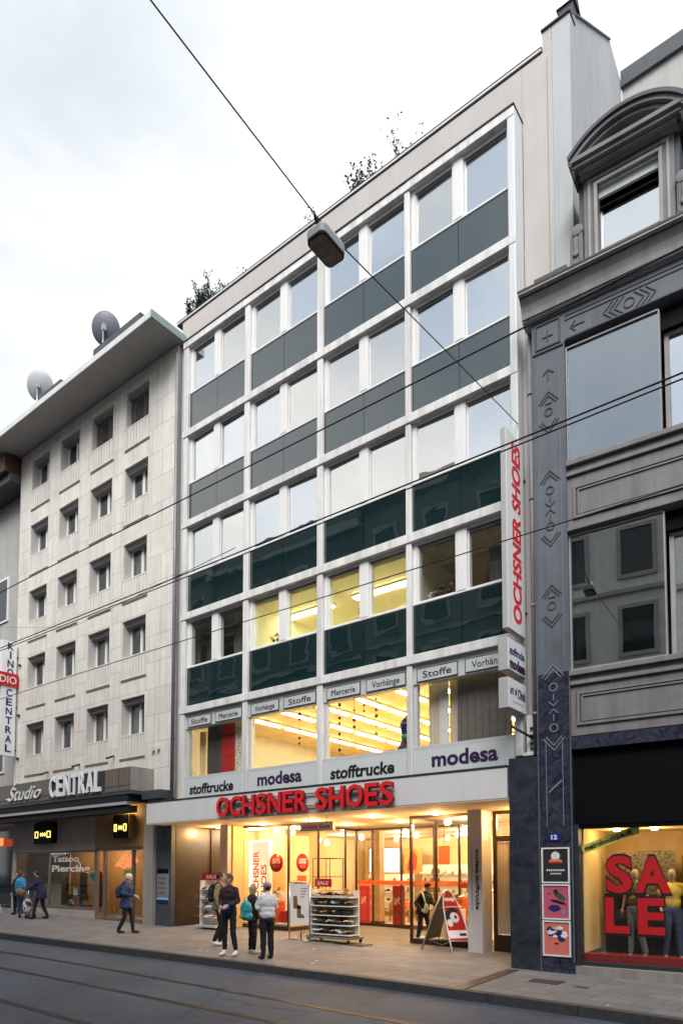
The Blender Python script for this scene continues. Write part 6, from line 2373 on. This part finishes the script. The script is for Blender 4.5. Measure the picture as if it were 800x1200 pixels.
# coloured goods in the fabric showroom: curtains, garlands, bust
def curtain(x0, x1, y, z0, z1, m, label, n_=18, amp=0.03):
    b = MB()
    pts = [(x0 + (x1 - x0) * k / n_, y + amp * math.sin(k * 2.1) + 0.3 * amp * math.sin(k * 0.7)) for k in range(n_ + 1)]
    for (xa, ya), (xb, yb) in zip(pts[:-1], pts[1:]):
        b.quad((xa, ya, z0), (xb, yb, z0), (xb, yb, z1), (xa, ya, z1), 0)
        b.quad((xa, ya + 0.012, z0), (xb, yb + 0.012, z0), (xb, yb + 0.012, z1), (xa, ya + 0.012, z1), 0)
    return solo('curtain', b, m, label, 'curtain', ((x0 + x1) / 2, y, z0), 'curtains in the first floor windows')
a_, c_ = BAYS[0]
curtain(a_ + 0.10, a_ + 0.42, 0.55, 4.5, 6.1, 'curtain_yellow', 'yellow curtain at the left end of the first show window')
curtain(a_ + 0.50, a_ + 1.15, 0.50, 4.55, 6.2, 'curtain_dark', 'black curtain in the first show window beside the red one')
curtain(a_ + 1.15, a_ + 1.70, 0.48, 4.55, 6.2, 'curtain_red', 'bright red curtain in the first show window')
curtain(a_ + 1.72, c_ - 0.08, 0.46, 4.55, 6.2, 'tabby', 'patterned pale curtain at the right end of the first show window')
a_, c_ = BAYS[3]
curtain(a_ + 0.16, a_ + 0.46, 0.52, 4.55, 6.2, 'curtain_cream', 'narrow beige curtain at the left end of the fourth show window', 8)
curtain(a_ + 0.45, a_ + 0.70, 0.48, 4.55, 6.2, 'curtain_white', 'narrow white curtain in the fourth show window', 8)
curtain(a_ + 0.69, a_ + 0.93, 0.54, 4.55, 6.2, 'curtain_cream', 'second narrow beige curtain in the fourth show window', 8)
curtain(a_ + 0.92, c_ - 0.26, 0.46, 4.55, 6.2, 'curtain_grey', 'wide grey curtain filling the fourth show window', 22, 0.015)
curtain(-15.75, -14.95, 0.75, BZ + 1.42, BZ + 2.55, 'curtain_dark', 'dark curtain behind the lowest left office window, left pane', 12)
curtain(-14.55, -13.6, 0.75, BZ + 1.42, BZ + 2.55, 'curtain_grey', 'grey curtain behind the lowest left office window, right pane', 12)
curtain(-6.45, -5.7, 0.8, BZ + 1.42, BZ + 2.55, 'curtain_grey', 'grey curtain behind the lowest right office window', 12)
random.seed(9)
for q, (xx, yy) in enumerate(((-11.95, 0.7), (-11.2, 0.8), (-10.9, 1.1), (-9.75, 0.6), (-9.45, 0.7), (-10.2, 0.8), (-11.5, 1.2))):
    zt = 6.45
    t = empty('bead_garland', (xx, yy, zt), 'string of dark beads hanging in the show windows, number %s from the left' % ['three', 'five', 'six', 'nine', 'ten', 'seven', 'four'][q], 'garland', 'bead garlands in the show windows')
    L_ = random.uniform(0.7, 1.6)
    put('string', MB().tube([(xx, yy, zt), (xx, yy, zt - L_)], 0.003, 4), 'twig', t)
    b = MB()
    z = zt - 0.15
    while z > zt - L_:
        b.ball((xx, yy, z), random.uniform(0.025, 0.05), 0, 8, 6)
        z -= random.uniform(0.14, 0.30)
    put('bead', b, random.choice(['brown_frame', 'dark_red', 'wood']), t)
t = empty('dress_bust', (-8.65, 0.85, 4.45), 'dressmaker bust in a violet and green wrap at the third show window', 'bust')
b = MB()
prof = [(4.70, 0.30), (4.80, 0.26), (4.95, 0.17), (5.05, 0.14), (5.15, 0.13), (5.3, 0.165), (5.42, 0.18), (5.52, 0.15), (5.60, 0.07), (5.66, 0.055)]
b.tube([(-8.65, 0.85, z) for z, r_ in prof], [r_ for z, r_ in prof], 16)
put('torso', b, 'text_navy', t)
put('wrap', MB().tube([(-8.65, 0.85, 5.08), (-8.65, 0.85, 5.18)], [0.15, 0.15], 16), 'bag_teal', t)
put('top', MB().tube([(-8.65, 0.85, 5.43), (-8.65, 0.85, 5.60)], [0.187, 0.08], 16), 'curtain_cream', t)
put('skirt', MB().tube([(-8.65, 0.85, 4.66), (-8.65, 0.85, 5.0)], [0.36, 0.17], 14), 'text_purple', t)
put('stand', MB().tube([(-8.65, 0.85, 4.45), (-8.65, 0.85, 4.7)], 0.03, 8), 'iron', t)
t = empty('fabric_shelf', (-12.0, 3.5, 4.45), 'pair of upright dark fabric rolls standing in the second show window', 'fabric rolls')
for xx, m_ in ((-12.45, 'wood'), (-12.28, 'curtain_red'), (-12.0, 'brown_frame')):
    put('roll', MB().tube([(xx, 3.0, 4.452), (xx, 3.0, 5.25)], 0.07, 12), m_, t)
# flowers on the office sills
def potplant(x, z, fm, label, seed):
    rnd = random.Random(seed)
    t = empty('pot_plant', (x, 0.55, z), label, 'plant')
    put('pot', MB().tube([(x, 0.55, z), (x, 0.55, z + 0.13)], [0.06, 0.08], 12), 'wood', t)
    lf, fl_ = MB(), MB()
    for k in range(40):
        c = Vector((x + rnd.gauss(0, 0.10), 0.55 + rnd.gauss(0, 0.05), z + 0.15 + abs(rnd.gauss(0.12, 0.09))))
        d1 = Vector((rnd.uniform(-1, 1), rnd.uniform(-1, 1), rnd.uniform(-0.3, 1))).normalized() * 0.07
        d2 = d1.cross(Vector((rnd.uniform(-1, 1), rnd.uniform(-1, 1), rnd.uniform(-1, 1)))).normalized() * 0.03
        (fl_ if k % 3 == 0 else lf).add([c - d1, c + d2, c + d1, c - d2], [(0, 1, 2, 3)])
    put('foliage', lf, 'leaf_dark', t)
    put('bloom', fl_, fm, t)
potplant(-7.55, BZ + 1.42, 'poster_white', 'white flowering pot plant on the sill of the lowest right office window', 1)
potplant(-7.25, BZ + 1.42, 'poster_pink', 'pink flowering pot plant on the sill of the lowest right office window', 2)
potplant(-12.6, BZ + 1.42, 'orange_red', 'orange potted plant in the left yellow lit office window', 3)
potplant(-9.75, BZ + 1.42, 'leaf_dark', 'green pot plant in the right yellow lit office window', 4)
# small things on the pavement
b = MB().tube([(-10.1, 0.75, gz(-10.1) + 0.004), (-10.1, 0.75, gz(-10.1) + 0.010)], 0.01, 4)
b = MB().box(-10.6, -9.75, 0.45, 0.95, gz(-10.3) - 0.02, gz(-10.3) + 0.014)
solo('door_mat', b, 'board_grey', 'dark rectangular grating in the porch floor before the shoe rack', 'mat', (-10.2, 0.7, gz(-10.2)))
b = MB().box(-4.75, -4.22, -1.55, -1.12, gz(-4.5) - 0.05, gz(-4.5) + 0.007)
solo('manhole_cover', b, 'manhole', 'rectangular dark manhole cover in the pavement before the carved pillar', 'manhole cover', (-4.5, -1.3, gz(-4.5)))
b = MB().box(-3.95, -3.72, -1.55, -1.40, gz(-3.8) - 0.05, gz(-3.8) + 0.006)
solo('manhole_cover', b, 'manhole', 'small dark valve cover in the pavement before the sale window', 'manhole cover', (-3.8, -1.5, gz(-3.8)))
b = MB()
for k in range(16):
    y0 = -3.1 + k * 0.17
    b.box(-5.42 - 0.012 * k, -5.18 - 0.012 * k, y0, y0 + 0.15, gz(-5.4) - 0.05, gz(-5.4) + 0.008)
solo('drain_strip', b, 'manhole', 'dark drain strip crossing the pavement from the plinth to the kerb', 'drain', (-5.4, -1.8, gz(-5.4)))
rnd = random.Random(31)
for q in range(7):
    xx, yy = rnd.uniform(-12, -3), rnd.uniform(-3.0, -0.5)
    s_ = rnd.uniform(0.025, 0.05)
    b = MB().prism([(xx + s_ * math.cos(a_) * rnd.uniform(.6, 1.2), yy + s_ * math.sin(a_) * rnd.uniform(.5, 1)) for a_ in [k * PI / 3 for k in range(6)]], fXY, gz(xx) + 0.004, gz(xx) + 0.010)
    solo('paper_scrap', b, 'poster_white', 'tiny white scrap of litter on the pavement', 'litter', (xx, yy, gz(xx)), 'scraps of litter')

# ------------------------------------------------------------------ people
def capsule(mb, p, q, r0, r1, n=12, flat=1.0, fdir=None):
    p, q = Vector(p), Vector(q)
    d = (q - p)
    L_ = d.length
    d = d / L_ if L_ > 1e-6 else Vector((0, 0, 1))
    path, rr = [], []
    for k in range(5):
        a_ = PI / 2 * (1 - k / 4)
        path.append(p - d * r0 * math.sin(a_)); rr.append(max(0.001, r0 * math.cos(a_)))
    for k in range(1, 5):
        f = k / 4
        path.append(p.lerp(q, f)); rr.append(r0 + (r1 - r0) * f)
    for k in range(1, 5):
        a_ = PI / 2 * k / 4
        path.append(q + d * r1 * math.sin(a_)); rr.append(max(0.001, r1 * math.cos(a_)))
    mb.tube(path, rr, n)

def organic(name, mb, mats, parent, voxel=0.014, smooth=3, rough=0.0, seed=0, rule=None):
    """fuse overlapping volumes into one continuous skin"""
    me = mb.mesh(name, ['skin'])
    o = bpy.data.objects.new(name, me)
    COL.objects.link(o)
    r_ = o.modifiers.new('fuse', 'REMESH')
    r_.mode = 'VOXEL'
    r_.voxel_size = voxel
    r_.use_smooth_shade = True
    s_ = o.modifiers.new('soften', 'SMOOTH')
    s_.iterations = smooth
    s_.factor = 0.5
    dg = bpy.context.evaluated_depsgraph_get()
    nm = bpy.data.meshes.new_from_object(o.evaluated_get(dg))
    bpy.data.objects.remove(o)
    bpy.data.meshes.remove(me)
    nm.materials.clear()
    for k in ([mats] if isinstance(mats, str) else mats):
        nm.materials.append(MATS[k])
    if rough:
        nm.calc_loop_triangles()
        for v in nm.vertices:
            c = v.co
            f = mnoise.noise(Vector((c.x * 9 + seed, c.y * 9, c.z * 14))) + 0.6 * mnoise.noise(Vector((c.x * 22, c.y * 22 + seed, c.z * 30)))
            v.co = c + v.normal * f * rough
    if rule:
        for p in nm.polygons:
            p.material_index = rule(p.center)
    nm.polygons.foreach_set('use_smooth', [True] * len(nm.polygons))
    o = bpy.data.objects.new(name, nm)
    COL.objects.link(o)
    o.parent = parent
    return o

def person(loc, face, H, label, jacket, trousers, shoes, hair, pose=None, hem=0.80, hairlong=0.0, bulk=1.0, hood=False, group=None, skirt=False, jacket2=None, hat=None, legw=1.0):
    """figure facing local -y, turned by face; sizes for a 1.72 m body scaled to H"""
    s = H / 1.72
    t = empty('person', loc, label, 'person', group, rz=face)
    P = dict(kL=(0.09, -0.01, 0.49), aL=(0.10, 0.01, 0.085), kR=(-0.09, -0.01, 0.49), aR=(-0.10, 0.01, 0.085),
             eL=(0.235, 0.03, 1.14), hL=(0.235, -0.04, 0.89), eR=(-0.235, 0.03, 1.14), hR=(-0.235, -0.04, 0.89),
             lean=0.0, look=0.0, tilt=0.0)
    P.update(pose or {})
    ln = P['lean']
    def up(x, y, z):                      # lean of the trunk about the hips
        dz = z - 0.95
        return Vector((x, y - dz * math.sin(ln), 0.95 + dz * math.cos(ln))) if dz > 0 else Vector((x, y, z))
    def S(v):
        return Vector(v) * s
    neck0, neck1, headc = up(0, 0.015, 1.40), up(0, 0.0, 1.50), up(0, -0.015 - P['tilt'] * 0.1, 1.605)
    hrot = Matrix.Rotation(P['look'], 3, 'Z') @ Matrix.Rotation(P['tilt'], 3, 'X')
    sh = {'L': up(0.150, 0.01, 1.375), 'R': up(-0.150, 0.01, 1.375)}
    hip = {'L': Vector((0.09, 0.0, 0.90)), 'R': Vector((-0.09, 0.0, 0.90))}
    # the body itself, one skin from head to feet
    b = MB()
    b.ball(S(headc), (0.074 * s, 0.092 * s, 0.112 * s), 0, 18, 12, hrot)
    def hp(x, y, z):
        return S(headc + hrot @ Vector((x, y, z)))
    b.ball(hp(0, -0.03, -0.065), (0.052 * s, 0.055 * s, 0.05 * s), 0, 12, 8)           # jaw
    b.ball(hp(0, -0.098, -0.012), (0.013 * s, 0.020 * s, 0.026 * s), 0, 8, 6)           # nose
    b.ball(hp(0.076, 0.008, 0.0), (0.012 * s, 0.022 * s, 0.032 * s), 0, 8, 6)
    b.ball(hp(-0.076, 0.008, 0.0), (0.012 * s, 0.022 * s, 0.032 * s), 0, 8, 6)
    capsule(b, S(neck0), S(neck1), 0.056 * s, 0.052 * s)
    capsule(b, S((0, 0, 0.98)), S(up(0, 0.01, 1.30)), 0.10 * s, 0.11 * s)
    capsule(b, S(sh['R']), S(sh['L']), 0.05 * s, 0.05 * s)
    for k, sg in (('L', 1), ('R', -1)):
        e, h = Vector(P['e' + k]), Vector(P['h' + k])
        capsule(b, S(sh[k]), S(e), 0.045 * s, 0.038 * s)
        capsule(b, S(e), S(h), 0.038 * s, 0.028 * s)
        d = (h - e).normalized()
        side = d.cross(Vector((0, 1, 0)))
        side = side.normalized() if side.length > 0.2 else Vector((1, 0, 0))
        nrm_ = side.cross(d).normalized()
        palm = h + d * 0.055
        b.ball(S(palm), (0.038 * s, 0.038 * s, 0.046 * s), 0, 10, 8)
        for q in range(4):                                     # four fingers and the thumb
            f0 = palm + d * 0.03 + side * (q - 1.5) * 0.021
            l_ = (0.062, 0.072, 0.068, 0.052)[q]
            f1 = f0 + d * l_ * 0.55 + nrm_ * 0.006
            f2 = f1 + d * l_ * 0.45 + nrm_ * 0.022
            capsule(b, S(f0), S(f1), 0.0105 * s, 0.0098 * s, 6)
            capsule(b, S(f1), S(f2), 0.0098 * s, 0.0085 * s, 6)
        th = palm - d * 0.01 + side * -0.035
        capsule(b, S(th), S(th + d * 0.05 - side * 0.02 + nrm_ * 0.012), 0.012 * s, 0.010 * s, 6)
        kn, an = Vector(P['k' + k]), Vector(P['a' + k])
        capsule(b, S(hip[k]), S(kn), 0.072 * s, 0.05 * s)
        capsule(b, S(kn), S(an), 0.05 * s, 0.036 * s)
        capsule(b, S(an - Vector((0, 0, 0.03))), S(an + Vector((0, -0.12, -0.05))), 0.035 * s, 0.028 * s)
    organic('body', b, 'skin', t, 0.0125, 2)
    ey = MB()
    for sg in (1, -1):
        ey.ball(hp(sg * 0.031, -0.083, 0.012), (0.014 * s, 0.009 * s, 0.009 * s), 0, 8, 6)
    ey.ball(hp(0, -0.085, -0.062), (0.022 * s, 0.006 * s, 0.005 * s), 0, 8, 6)
    put('face_feature', ey, 'hair_brown', t, world=False)
    # trousers
    b = MB()
    capsule(b, S((-0.05, 0.005, 0.96)), S((0.05, 0.005, 0.96)), 0.115 * s, 0.115 * s)
    b.ball(S((0, 0.03, 0.90)), (0.155 * s, 0.125 * s, 0.13 * s))
    for k in 'LR':
        kn, an = Vector(P['k' + k]), Vector(P['a' + k])
        capsule(b, S(hip[k]), S(kn), 0.094 * s * legw, 0.066 * s * legw)
        capsule(b, S(kn), S(kn.lerp(an, 0.35)), 0.066 * s * legw, 0.066 * s * legw)
        capsule(b, S(kn.lerp(an, 0.35)), S(an + Vector((0, 0, 0.02))), 0.066 * s * legw, 0.050 * s * legw)
    organic('trousers', b, trousers, t, 0.015, 2, 0.009, len(label) % 50)
    # jacket or coat
    b = MB()
    B = bulk
    b.ball(S(up(0, 0.005, 1.27)), (0.185 * s * B, 0.130 * s * B, 0.20 * s))
    b.ball(S(up(0, 0.005, 1.10)), (0.165 * s * B, 0.125 * s * B, 0.20 * s))
    b.ball(S((0, 0.008, max(hem + 0.10, 0.96))), (0.172 * s * B, 0.138 * s * B, 0.15 * s))
    if hem < 0.86:
        b.tube([S((0, 0.008, hem)), S((0, 0.008, hem + 0.06)), S((0, 0.006, 1.0))], [0.172 * s * B, 0.178 * s * B, 0.150 * s * B], 16)
    for k in 'LR':
        capsule(b, S(up(0, 0.015, 1.42)), S(sh[k]), 0.072 * s, 0.060 * s)
    capsule(b, S(up(0, 0.02, 1.38)), S(up(0, 0.012, 1.46)), 0.085 * s, 0.066 * s)
    for k in 'LR':
        e, h = Vector(P['e' + k]), Vector(P['h' + k])
        capsule(b, S(sh[k]), S(e), 0.064 * s * B, 0.054 * s * B)
        capsule(b, S(e), S(e.lerp(h, 0.97)), 0.054 * s * B, 0.042 * s * B)
    if hood:
        b.ball(S(up(0, 0.10, 1.44)), (0.11 * s, 0.07 * s, 0.09 * s))
    jm = [jacket] + ([jacket2] if jacket2 else [])
    organic('jacket', b, jm, t, 0.015, 2, 0.011, len(label) % 31, rule=(lambda c: 1 if c.z < 1.12 * s else 0) if jacket2 else None)
    # hair or hat
    b = MB()
    b.ball(hp(0, 0.016, 0.022), (0.084 * s, 0.096 * s, 0.105 * s), 0, 16, 10, hrot)
    if hairlong:
        capsule(b, hp(0, 0.055, 0.0), hp(0, 0.07, -hairlong), 0.075 * s, 0.055 * s)
        for sg in (1, -1):
            capsule(b, hp(sg * 0.062, 0.015, 0.02), hp(sg * 0.07, 0.02, -hairlong * 0.8), 0.036 * s, 0.026 * s)
    vs_ = organic('hair', b, hair, t, 0.014, 1, 0.007, 3)
    if hat:
        b = MB()
        b.ball(hp(0, 0.012, 0.045), (0.090 * s, 0.103 * s, 0.090 * s), 0, 16, 10, hrot)
        organic('hat', b, hat, t, 0.014, 1, 0.004, 3)
    # shoes
    for k in 'LR':
        an = Vector(P['a' + k])
        b = MB()
        d = Vector((0.10 if k == 'L' else -0.10, -1, 0)).normalized()
        zb = an.z - 0.085
        b.ball(S(Vector((an.x, an.y, zb + 0.052)) + d * 0.03), (0.046 * s, 0.085 * s, 0.052 * s))
        b.ball(S(Vector((an.x, an.y, zb + 0.040)) + d * 0.12), (0.044 * s, 0.085 * s, 0.040 * s))
        capsule(b, S(Vector((an.x, an.y, zb + 0.07))), S(Vector((an.x, an.y, zb + 0.12))), 0.048 * s, 0.046 * s)
        o = organic('shoe', b, shoes, t, 0.012, 1)
        for v in o.data.vertices:
            v.co.z = max(v.co.z, zb * s)
    return t, S, up

def backpack(loc, face, s, mats, label, z=1.22, y=0.19, size=(0.16, 0.10, 0.22)):
    t = empty('backpack', loc, label, 'backpack', rz=face)
    b = MB()
    b.ball((0, y * s, z * s), (size[0] * s, size[1] * s, size[2] * s))
    capsule(b, (-size[0] * 0.5 * s, y * s, (z - size[2] * 0.6) * s), (size[0] * 0.5 * s, y * s, (z - size[2] * 0.6) * s), 0.08 * s, 0.08 * s)
    organic('pack', b, mats, t, 0.016, 2, 0.005)
    b = MB()
    for sg in (1, -1):
        b.tube([(sg * 0.11 * s, (y - 0.05) * s, (z + 0.16) * s), (sg * 0.12 * s, 0.02 * s, (z + 0.265) * s), (sg * 0.125 * s, -0.135 * s, (z + 0.10) * s), (sg * 0.14 * s, -0.13 * s, (z - 0.08) * s), (sg * 0.15 * s, 0.03 * s, (z - 0.17) * s)], 0.018 * s, 6)
    put('strap', b, mats, t, world=False)
    return t

def at(x, y):
    return (x, y, gz(x) + 0.002)

# 1 man in tan jacket with backpack, seen from behind left
s1 = 1.75 / 1.72
person(at(-12.32, -1.75), R(122), 1.75, 'young man in tan jacket and dark trousers with black backpack, outside the display window', 'cloth_tan', 'cloth_black', 'shoe_white', 'hair_dark',
       dict(eL=(0.27, 0.0, 1.15), hL=(0.20, -0.16, 1.02), look=R(25), kR=(-0.10, -0.06, 0.49), aR=(-0.12, 0.10, 0.09)), hem=0.84, bulk=1.08, hood=True)
backpack(at(-12.32, -1.75), R(122), s1, 'cloth_black', 'black backpack on the back of the man in the tan jacket')
# 2 man in dark clothes with white shoes
person(at(-10.83, -2.85), R(18), 1.74, 'young man in black and navy clothes with white sneakers at the kerb', 'cloth_maroon', 'cloth_black', 'shoe_white', 'hair_brown',
       dict(eL=(0.20, 0.02, 1.14), hL=(0.10, -0.20, 1.06), eR=(-0.22, 0.02, 1.14), hR=(-0.10, -0.19, 1.05), look=R(-35), tilt=R(8), kL=(0.11, -0.02, 0.49), aL=(0.16, 0.03, 0.085)), hem=0.86, bulk=0.98, jacket2='cloth_navy', legw=0.9)
# 3 woman in white jacket
person(at(-9.88, -2.67), R(250), 1.58, 'woman in short white jacket, patterned headscarf, black trousers and boots at the kerb', 'cloth_white', 'cloth_black', 'shoe_black', 'hair_dark',
       dict(eL=(0.23, -0.02, 1.16), hL=(0.14, -0.22, 1.24), eR=(-0.23, -0.02, 1.16), hR=(-0.12, -0.24, 1.20), look=R(10)), hem=0.90, bulk=1.15, hat='scarf', legw=1.08)
# 4 blond woman with dark coat
person(at(-10.72, -2.25), R(160), 1.52, 'blond woman in black jacket with turquoise bag, half hidden by the woman in white', 'cloth_black', 'cloth_black', 'shoe_white', 'hair_blond',
       dict(look=R(30), eL=(0.235, 0.0, 1.14), hL=(0.20, -0.15, 1.0)), hem=0.80, hairlong=0.13, bulk=1.05)
t = empty('shoulder_bag', at(-10.42, -2.75), 'turquoise and yellow shoulder bag hanging between the two women', 'bag')
b = MB().ball((0, 0, 0.98), (0.155, 0.10, 0.21))
b.ball((0.0, 0, 0.86), (0.18, 0.10, 0.10))
organic('bag_body', b, ['bag_teal', 'bag_yellow'], t, 0.018, 2, 0.012, 4, rule=lambda c: 1 if (c.x < -0.03 and c.z < 0.98) else 0)
put('strap', MB().tube([(-0.05, 0, 1.15), (0.0, 0.02, 1.32), (0.06, 0, 1.15)], 0.012, 6), 'bag_teal', t, world=False)
# 5 elderly woman walking to the right
s5 = 1.63 / 1.72
person(at(-16.12, -1.68), R(120), 1.63, 'white haired woman in blue winter coat walking past the tattoo shop', 'cloth_bluecoat', 'cloth_black', 'shoe_black', 'hair_white',
       dict(kL=(0.08, -0.12, 0.50), aL=(0.09, -0.16, 0.09), kR=(-0.08, 0.02, 0.48), aR=(-0.09, 0.20, 0.10), eL=(0.24, 0.02, 1.15), hL=(0.18, -0.20, 1.05), eR=(-0.25, 0.02, 1.16), hR=(-0.12, -0.24, 1.10), lean=R(4)), hem=0.72, bulk=1.14, hat='hair_white', hood=True)
backpack(at(-16.12, -1.68), R(120), s5, 'cloth_navy', 'dark blue backpack on the white haired woman', y=0.23, z=1.20, size=(0.14, 0.11, 0.18))
# 6 to 8 the group at the far left
person(at(-24.3, -0.55), R(20), 1.54, 'person in black coat with red gloves at the far left, behind the blue jacket', 'cloth_black', 'cloth_black', 'shoe_black', 'hair_dark',
       dict(hL=(0.2, -0.12, 0.95), look=R(20)), hem=0.70, hood=True)
person(at(-23.45, -0.86), R(190), 1.58, 'woman in bright blue jacket and jeans with brown bag, seen from behind', 'cloth_cyan', 'denim', 'shoe_white', 'hair_brown',
       dict(look=R(-20)), hem=0.86, hairlong=0.10, bulk=1.15)
t = empty('handbag', at(-23.1, -1.05), 'tan brown handbag carried by the woman in the bright blue jacket', 'bag')
b = MB().ball((0, 0, 0.86), (0.17, 0.09, 0.15))
b.box(-0.15, 0.15, -0.06, 0.06, 0.74, 0.86)
organic('bag_body', b, 'bag_brown', t, 0.018, 2, 0.006)
put('handle', MB().tube([(-0.1, 0, 0.98), (0, 0, 1.14), (0.1, 0, 0.98)], 0.012, 6), 'bag_brown', t, world=False)
person(at(-21.94, -0.95), R(-55), 1.64, 'stooping person in long navy coat pushing a shopping trolley to the left', 'cloth_navy', 'cloth_black', 'shoe_black', 'hair_dark',
       dict(lean=R(14), eL=(0.22, -0.22, 1.12), hL=(0.17, -0.46, 1.02), eR=(-0.22, -0.22, 1.12), hR=(-0.17, -0.46, 1.02), kL=(0.09, -0.16, 0.50), aL=(0.1, -0.20, 0.09), kR=(-0.09, 0.04, 0.48), aR=(-0.1, 0.20, 0.10)), hem=0.72, bulk=1.12, hood=True)
t = empty('shopping_trolley', at(-22.62, -1.05), 'low two wheeled shopping trolley with a rounded white bag and dark pattern', 'trolley')
b = MB().ball((0, 0, 0.42), (0.20, 0.13, 0.26))
b.ball((0, 0, 0.28), (0.20, 0.13, 0.14))
organic('bag', b, ['cloth_white', 'cloth_navy'], t, 0.02, 2, 0.008, 2, rule=lambda c: 1 if mnoise.noise(c * 9) > 0.18 else 0)
b = MB()
b.tube([(0.22, -0.12, 0.08), (0.30, -0.12, 0.98)], 0.012, 6)
b.tube([(0.22, 0.12, 0.08), (0.30, 0.12, 0.98)], 0.012, 6)
b.tube([(0.30, -0.12, 0.98), (0.30, 0.12, 0.98)], 0.014, 6)
b.tube([(-0.2, -0.1, 0.12), (0.24, -0.1, 0.12)], 0.012, 6)
b.tube([(-0.2, 0.1, 0.12), (0.24, 0.1, 0.12)], 0.012, 6)
put('frame', b, 'steel', t, world=False)
for xx in (-0.2, 0.22):
    for yy in (-0.15, 0.15):
        put('wheel', MB().tube([(xx, yy - 0.015, 0.075), (xx, yy + 0.015, 0.075)], 0.075, 14), 'rubber', t, world=False)
# 9 visitor behind the pavement board
person(at(-9.05, 2.2), R(75), 1.56, 'person in dark clothes with a striped bag strap, entering beside the pavement board', 'cloth_black', 'cloth_black', 'shoe_black', 'hair_brown',
       dict(lean=R(16), eL=(0.24, -0.10, 1.14), hL=(0.20, -0.36, 1.05), eR=(-0.26, 0.02, 1.12), hR=(-0.26, -0.20, 0.98), kL=(0.09, -0.12, 0.50), aL=(0.10, -0.14, 0.09), kR=(-0.09, 0.03, 0.48), aR=(-0.1, 0.14, 0.095)), hem=0.82, bulk=1.12, hat='cloth_maroon')
t = empty('shoulder_bag', at(-8.88, 2.05), 'pale green striped bag strap and pouch on the person by the pavement board', 'bag')
b = MB()
b.tube([(-0.18, 0.10, 1.34), (0.03, -0.16, 1.22), (0.12, -0.20, 1.0)], 0.022, 6)
put('strap', b, 'bag_stripe', t, world=False)
b = MB().ball((0.13, -0.20, 0.92), (0.06, 0.06, 0.13))
organic('pouch', b, 'bag_stripe', t, 0.016, 2)
# mannequins in the sale window
def mannequin(u, v, H, label, top, legs, turn, arm):
    p_ = RMTX @ Vector((u, v, 0.245))
    s = H / 1.72
    t = empty('mannequin', p_, label, 'mannequin', 'mannequins in the sale window', rz=RZ + turn)
    S = lambda q: Vector(q) * s
    b = MB()
    b.ball(S((0, -0.01, 1.61)), (0.07 * s, 0.088 * s, 0.11 * s))
    capsule(b, S((0, 0.01, 1.38)), S((0, 0, 1.52)), 0.05 * s, 0.046 * s)
    capsule(b, S((0, 0, 0.96)), S((0, 0, 1.30)), 0.10 * s, 0.12 * s)
    capsule(b, S((-0.15, 0, 1.40)), S((0.15, 0, 1.40)), 0.05 * s, 0.05 * s)
    for sg in (1, -1):
        e, h = Vector((sg * 0.24, 0.03, 1.15)), Vector((sg * (0.20 if sg == arm else 0.27), -0.16 if sg == arm else 0.0, 0.95))
        capsule(b, S((sg * 0.15, 0, 1.40)), S(e), 0.042 * s, 0.034 * s)
        capsule(b, S(e), S(h), 0.034 * s, 0.024 * s)
        d = (h - e).normalized()
        b.ball(S(h + d * 0.05), (0.03 * s, 0.03 * s, 0.045 * s))
        for q in range(4):
            f0 = h + d * 0.08 + Vector((0, (q - 1.5) * 0.02, 0))
            capsule(b, S(f0), S(f0 + d * (0.05, 0.06, 0.056, 0.045)[q]), 0.010 * s, 0.009 * s, 6)
        capsule(b, S(h + d * 0.04 + Vector((0, -0.03, 0))), S(h + d * 0.08 + Vector((0, -0.055, 0))), 0.011 * s, 0.01 * s, 6)
        kn, an = Vector((sg * 0.10, -0.02 if sg == arm else 0.0, 0.50)), Vector((sg * 0.13, 0.02 + (0.06 if sg == arm else 0), 0.09))
        capsule(b, S((sg * 0.085, 0, 0.92)), S(kn), 0.08 * s, 0.05 * s)
        capsule(b, S(kn), S(an), 0.05 * s, 0.034 * s)
        capsule(b, S(an - Vector((0, 0, 0.04))), S(an + Vector((0, -0.13, -0.06))), 0.032 * s, 0.022 * s)
    organic('body', b, 'mannequin_skin', t, 0.0125, 2)
    if legs:
        b = MB()
        b.ball(S((0, 0.01, 0.94)), (0.16 * s, 0.125 * s, 0.13 * s))
        for sg in (1, -1):
            kn, an = Vector((sg * 0.10, -0.02 if sg == arm else 0.0, 0.50)), Vector((sg * 0.13, 0.02 + (0.06 if sg == arm else 0), 0.12))
            capsule(b, S((sg * 0.085, 0, 0.92)), S(kn), 0.095 * s, 0.066 * s)
            capsule(b, S(kn), S(an), 0.066 * s, 0.056 * s)
        organic('trousers', b, legs, t, 0.016, 2, 0.006)
    b = MB()
    b.ball(S((0, 0, 1.27)), (0.165 * s, 0.125 * s, 0.19 * s))
    b.ball(S((0, 0, 1.08)), (0.15 * s, 0.12 * s, 0.16 * s))
    capsule(b, S((-0.15, 0, 1.40)), S((0.15, 0, 1.40)), 0.062 * s, 0.062 * s)
    for sg in (1, -1):
        capsule(b, S((sg * 0.15, 0, 1.40)), S((sg * 0.20, 0.015, 1.26)), 0.062 * s, 0.06 * s)
    organic('top', b, top, t, 0.016, 2, 0.006)
    put('stand', MB().tube([S((0, 0.12, -0.0)), S((0, 0.12, 0.02))], 0.16 * s, 18), 'steel', t, world=False)
mannequin(2.12, 0.98, 1.70, 'mannequin in jeans and olive top behind the letter L in the sale window', 'olive', 'denim_light', R(-20), 1)
mannequin(2.75, 1.05, 1.70, 'mannequin in bright yellow top behind the letter E in the sale window', 'cloth_yellow', 'denim', R(10), -1)
mannequin(3.25, 0.9, 1.70, 'bare legged mannequin in dark dress at the right edge of the sale window', 'cloth_black', None, R(25), 1)
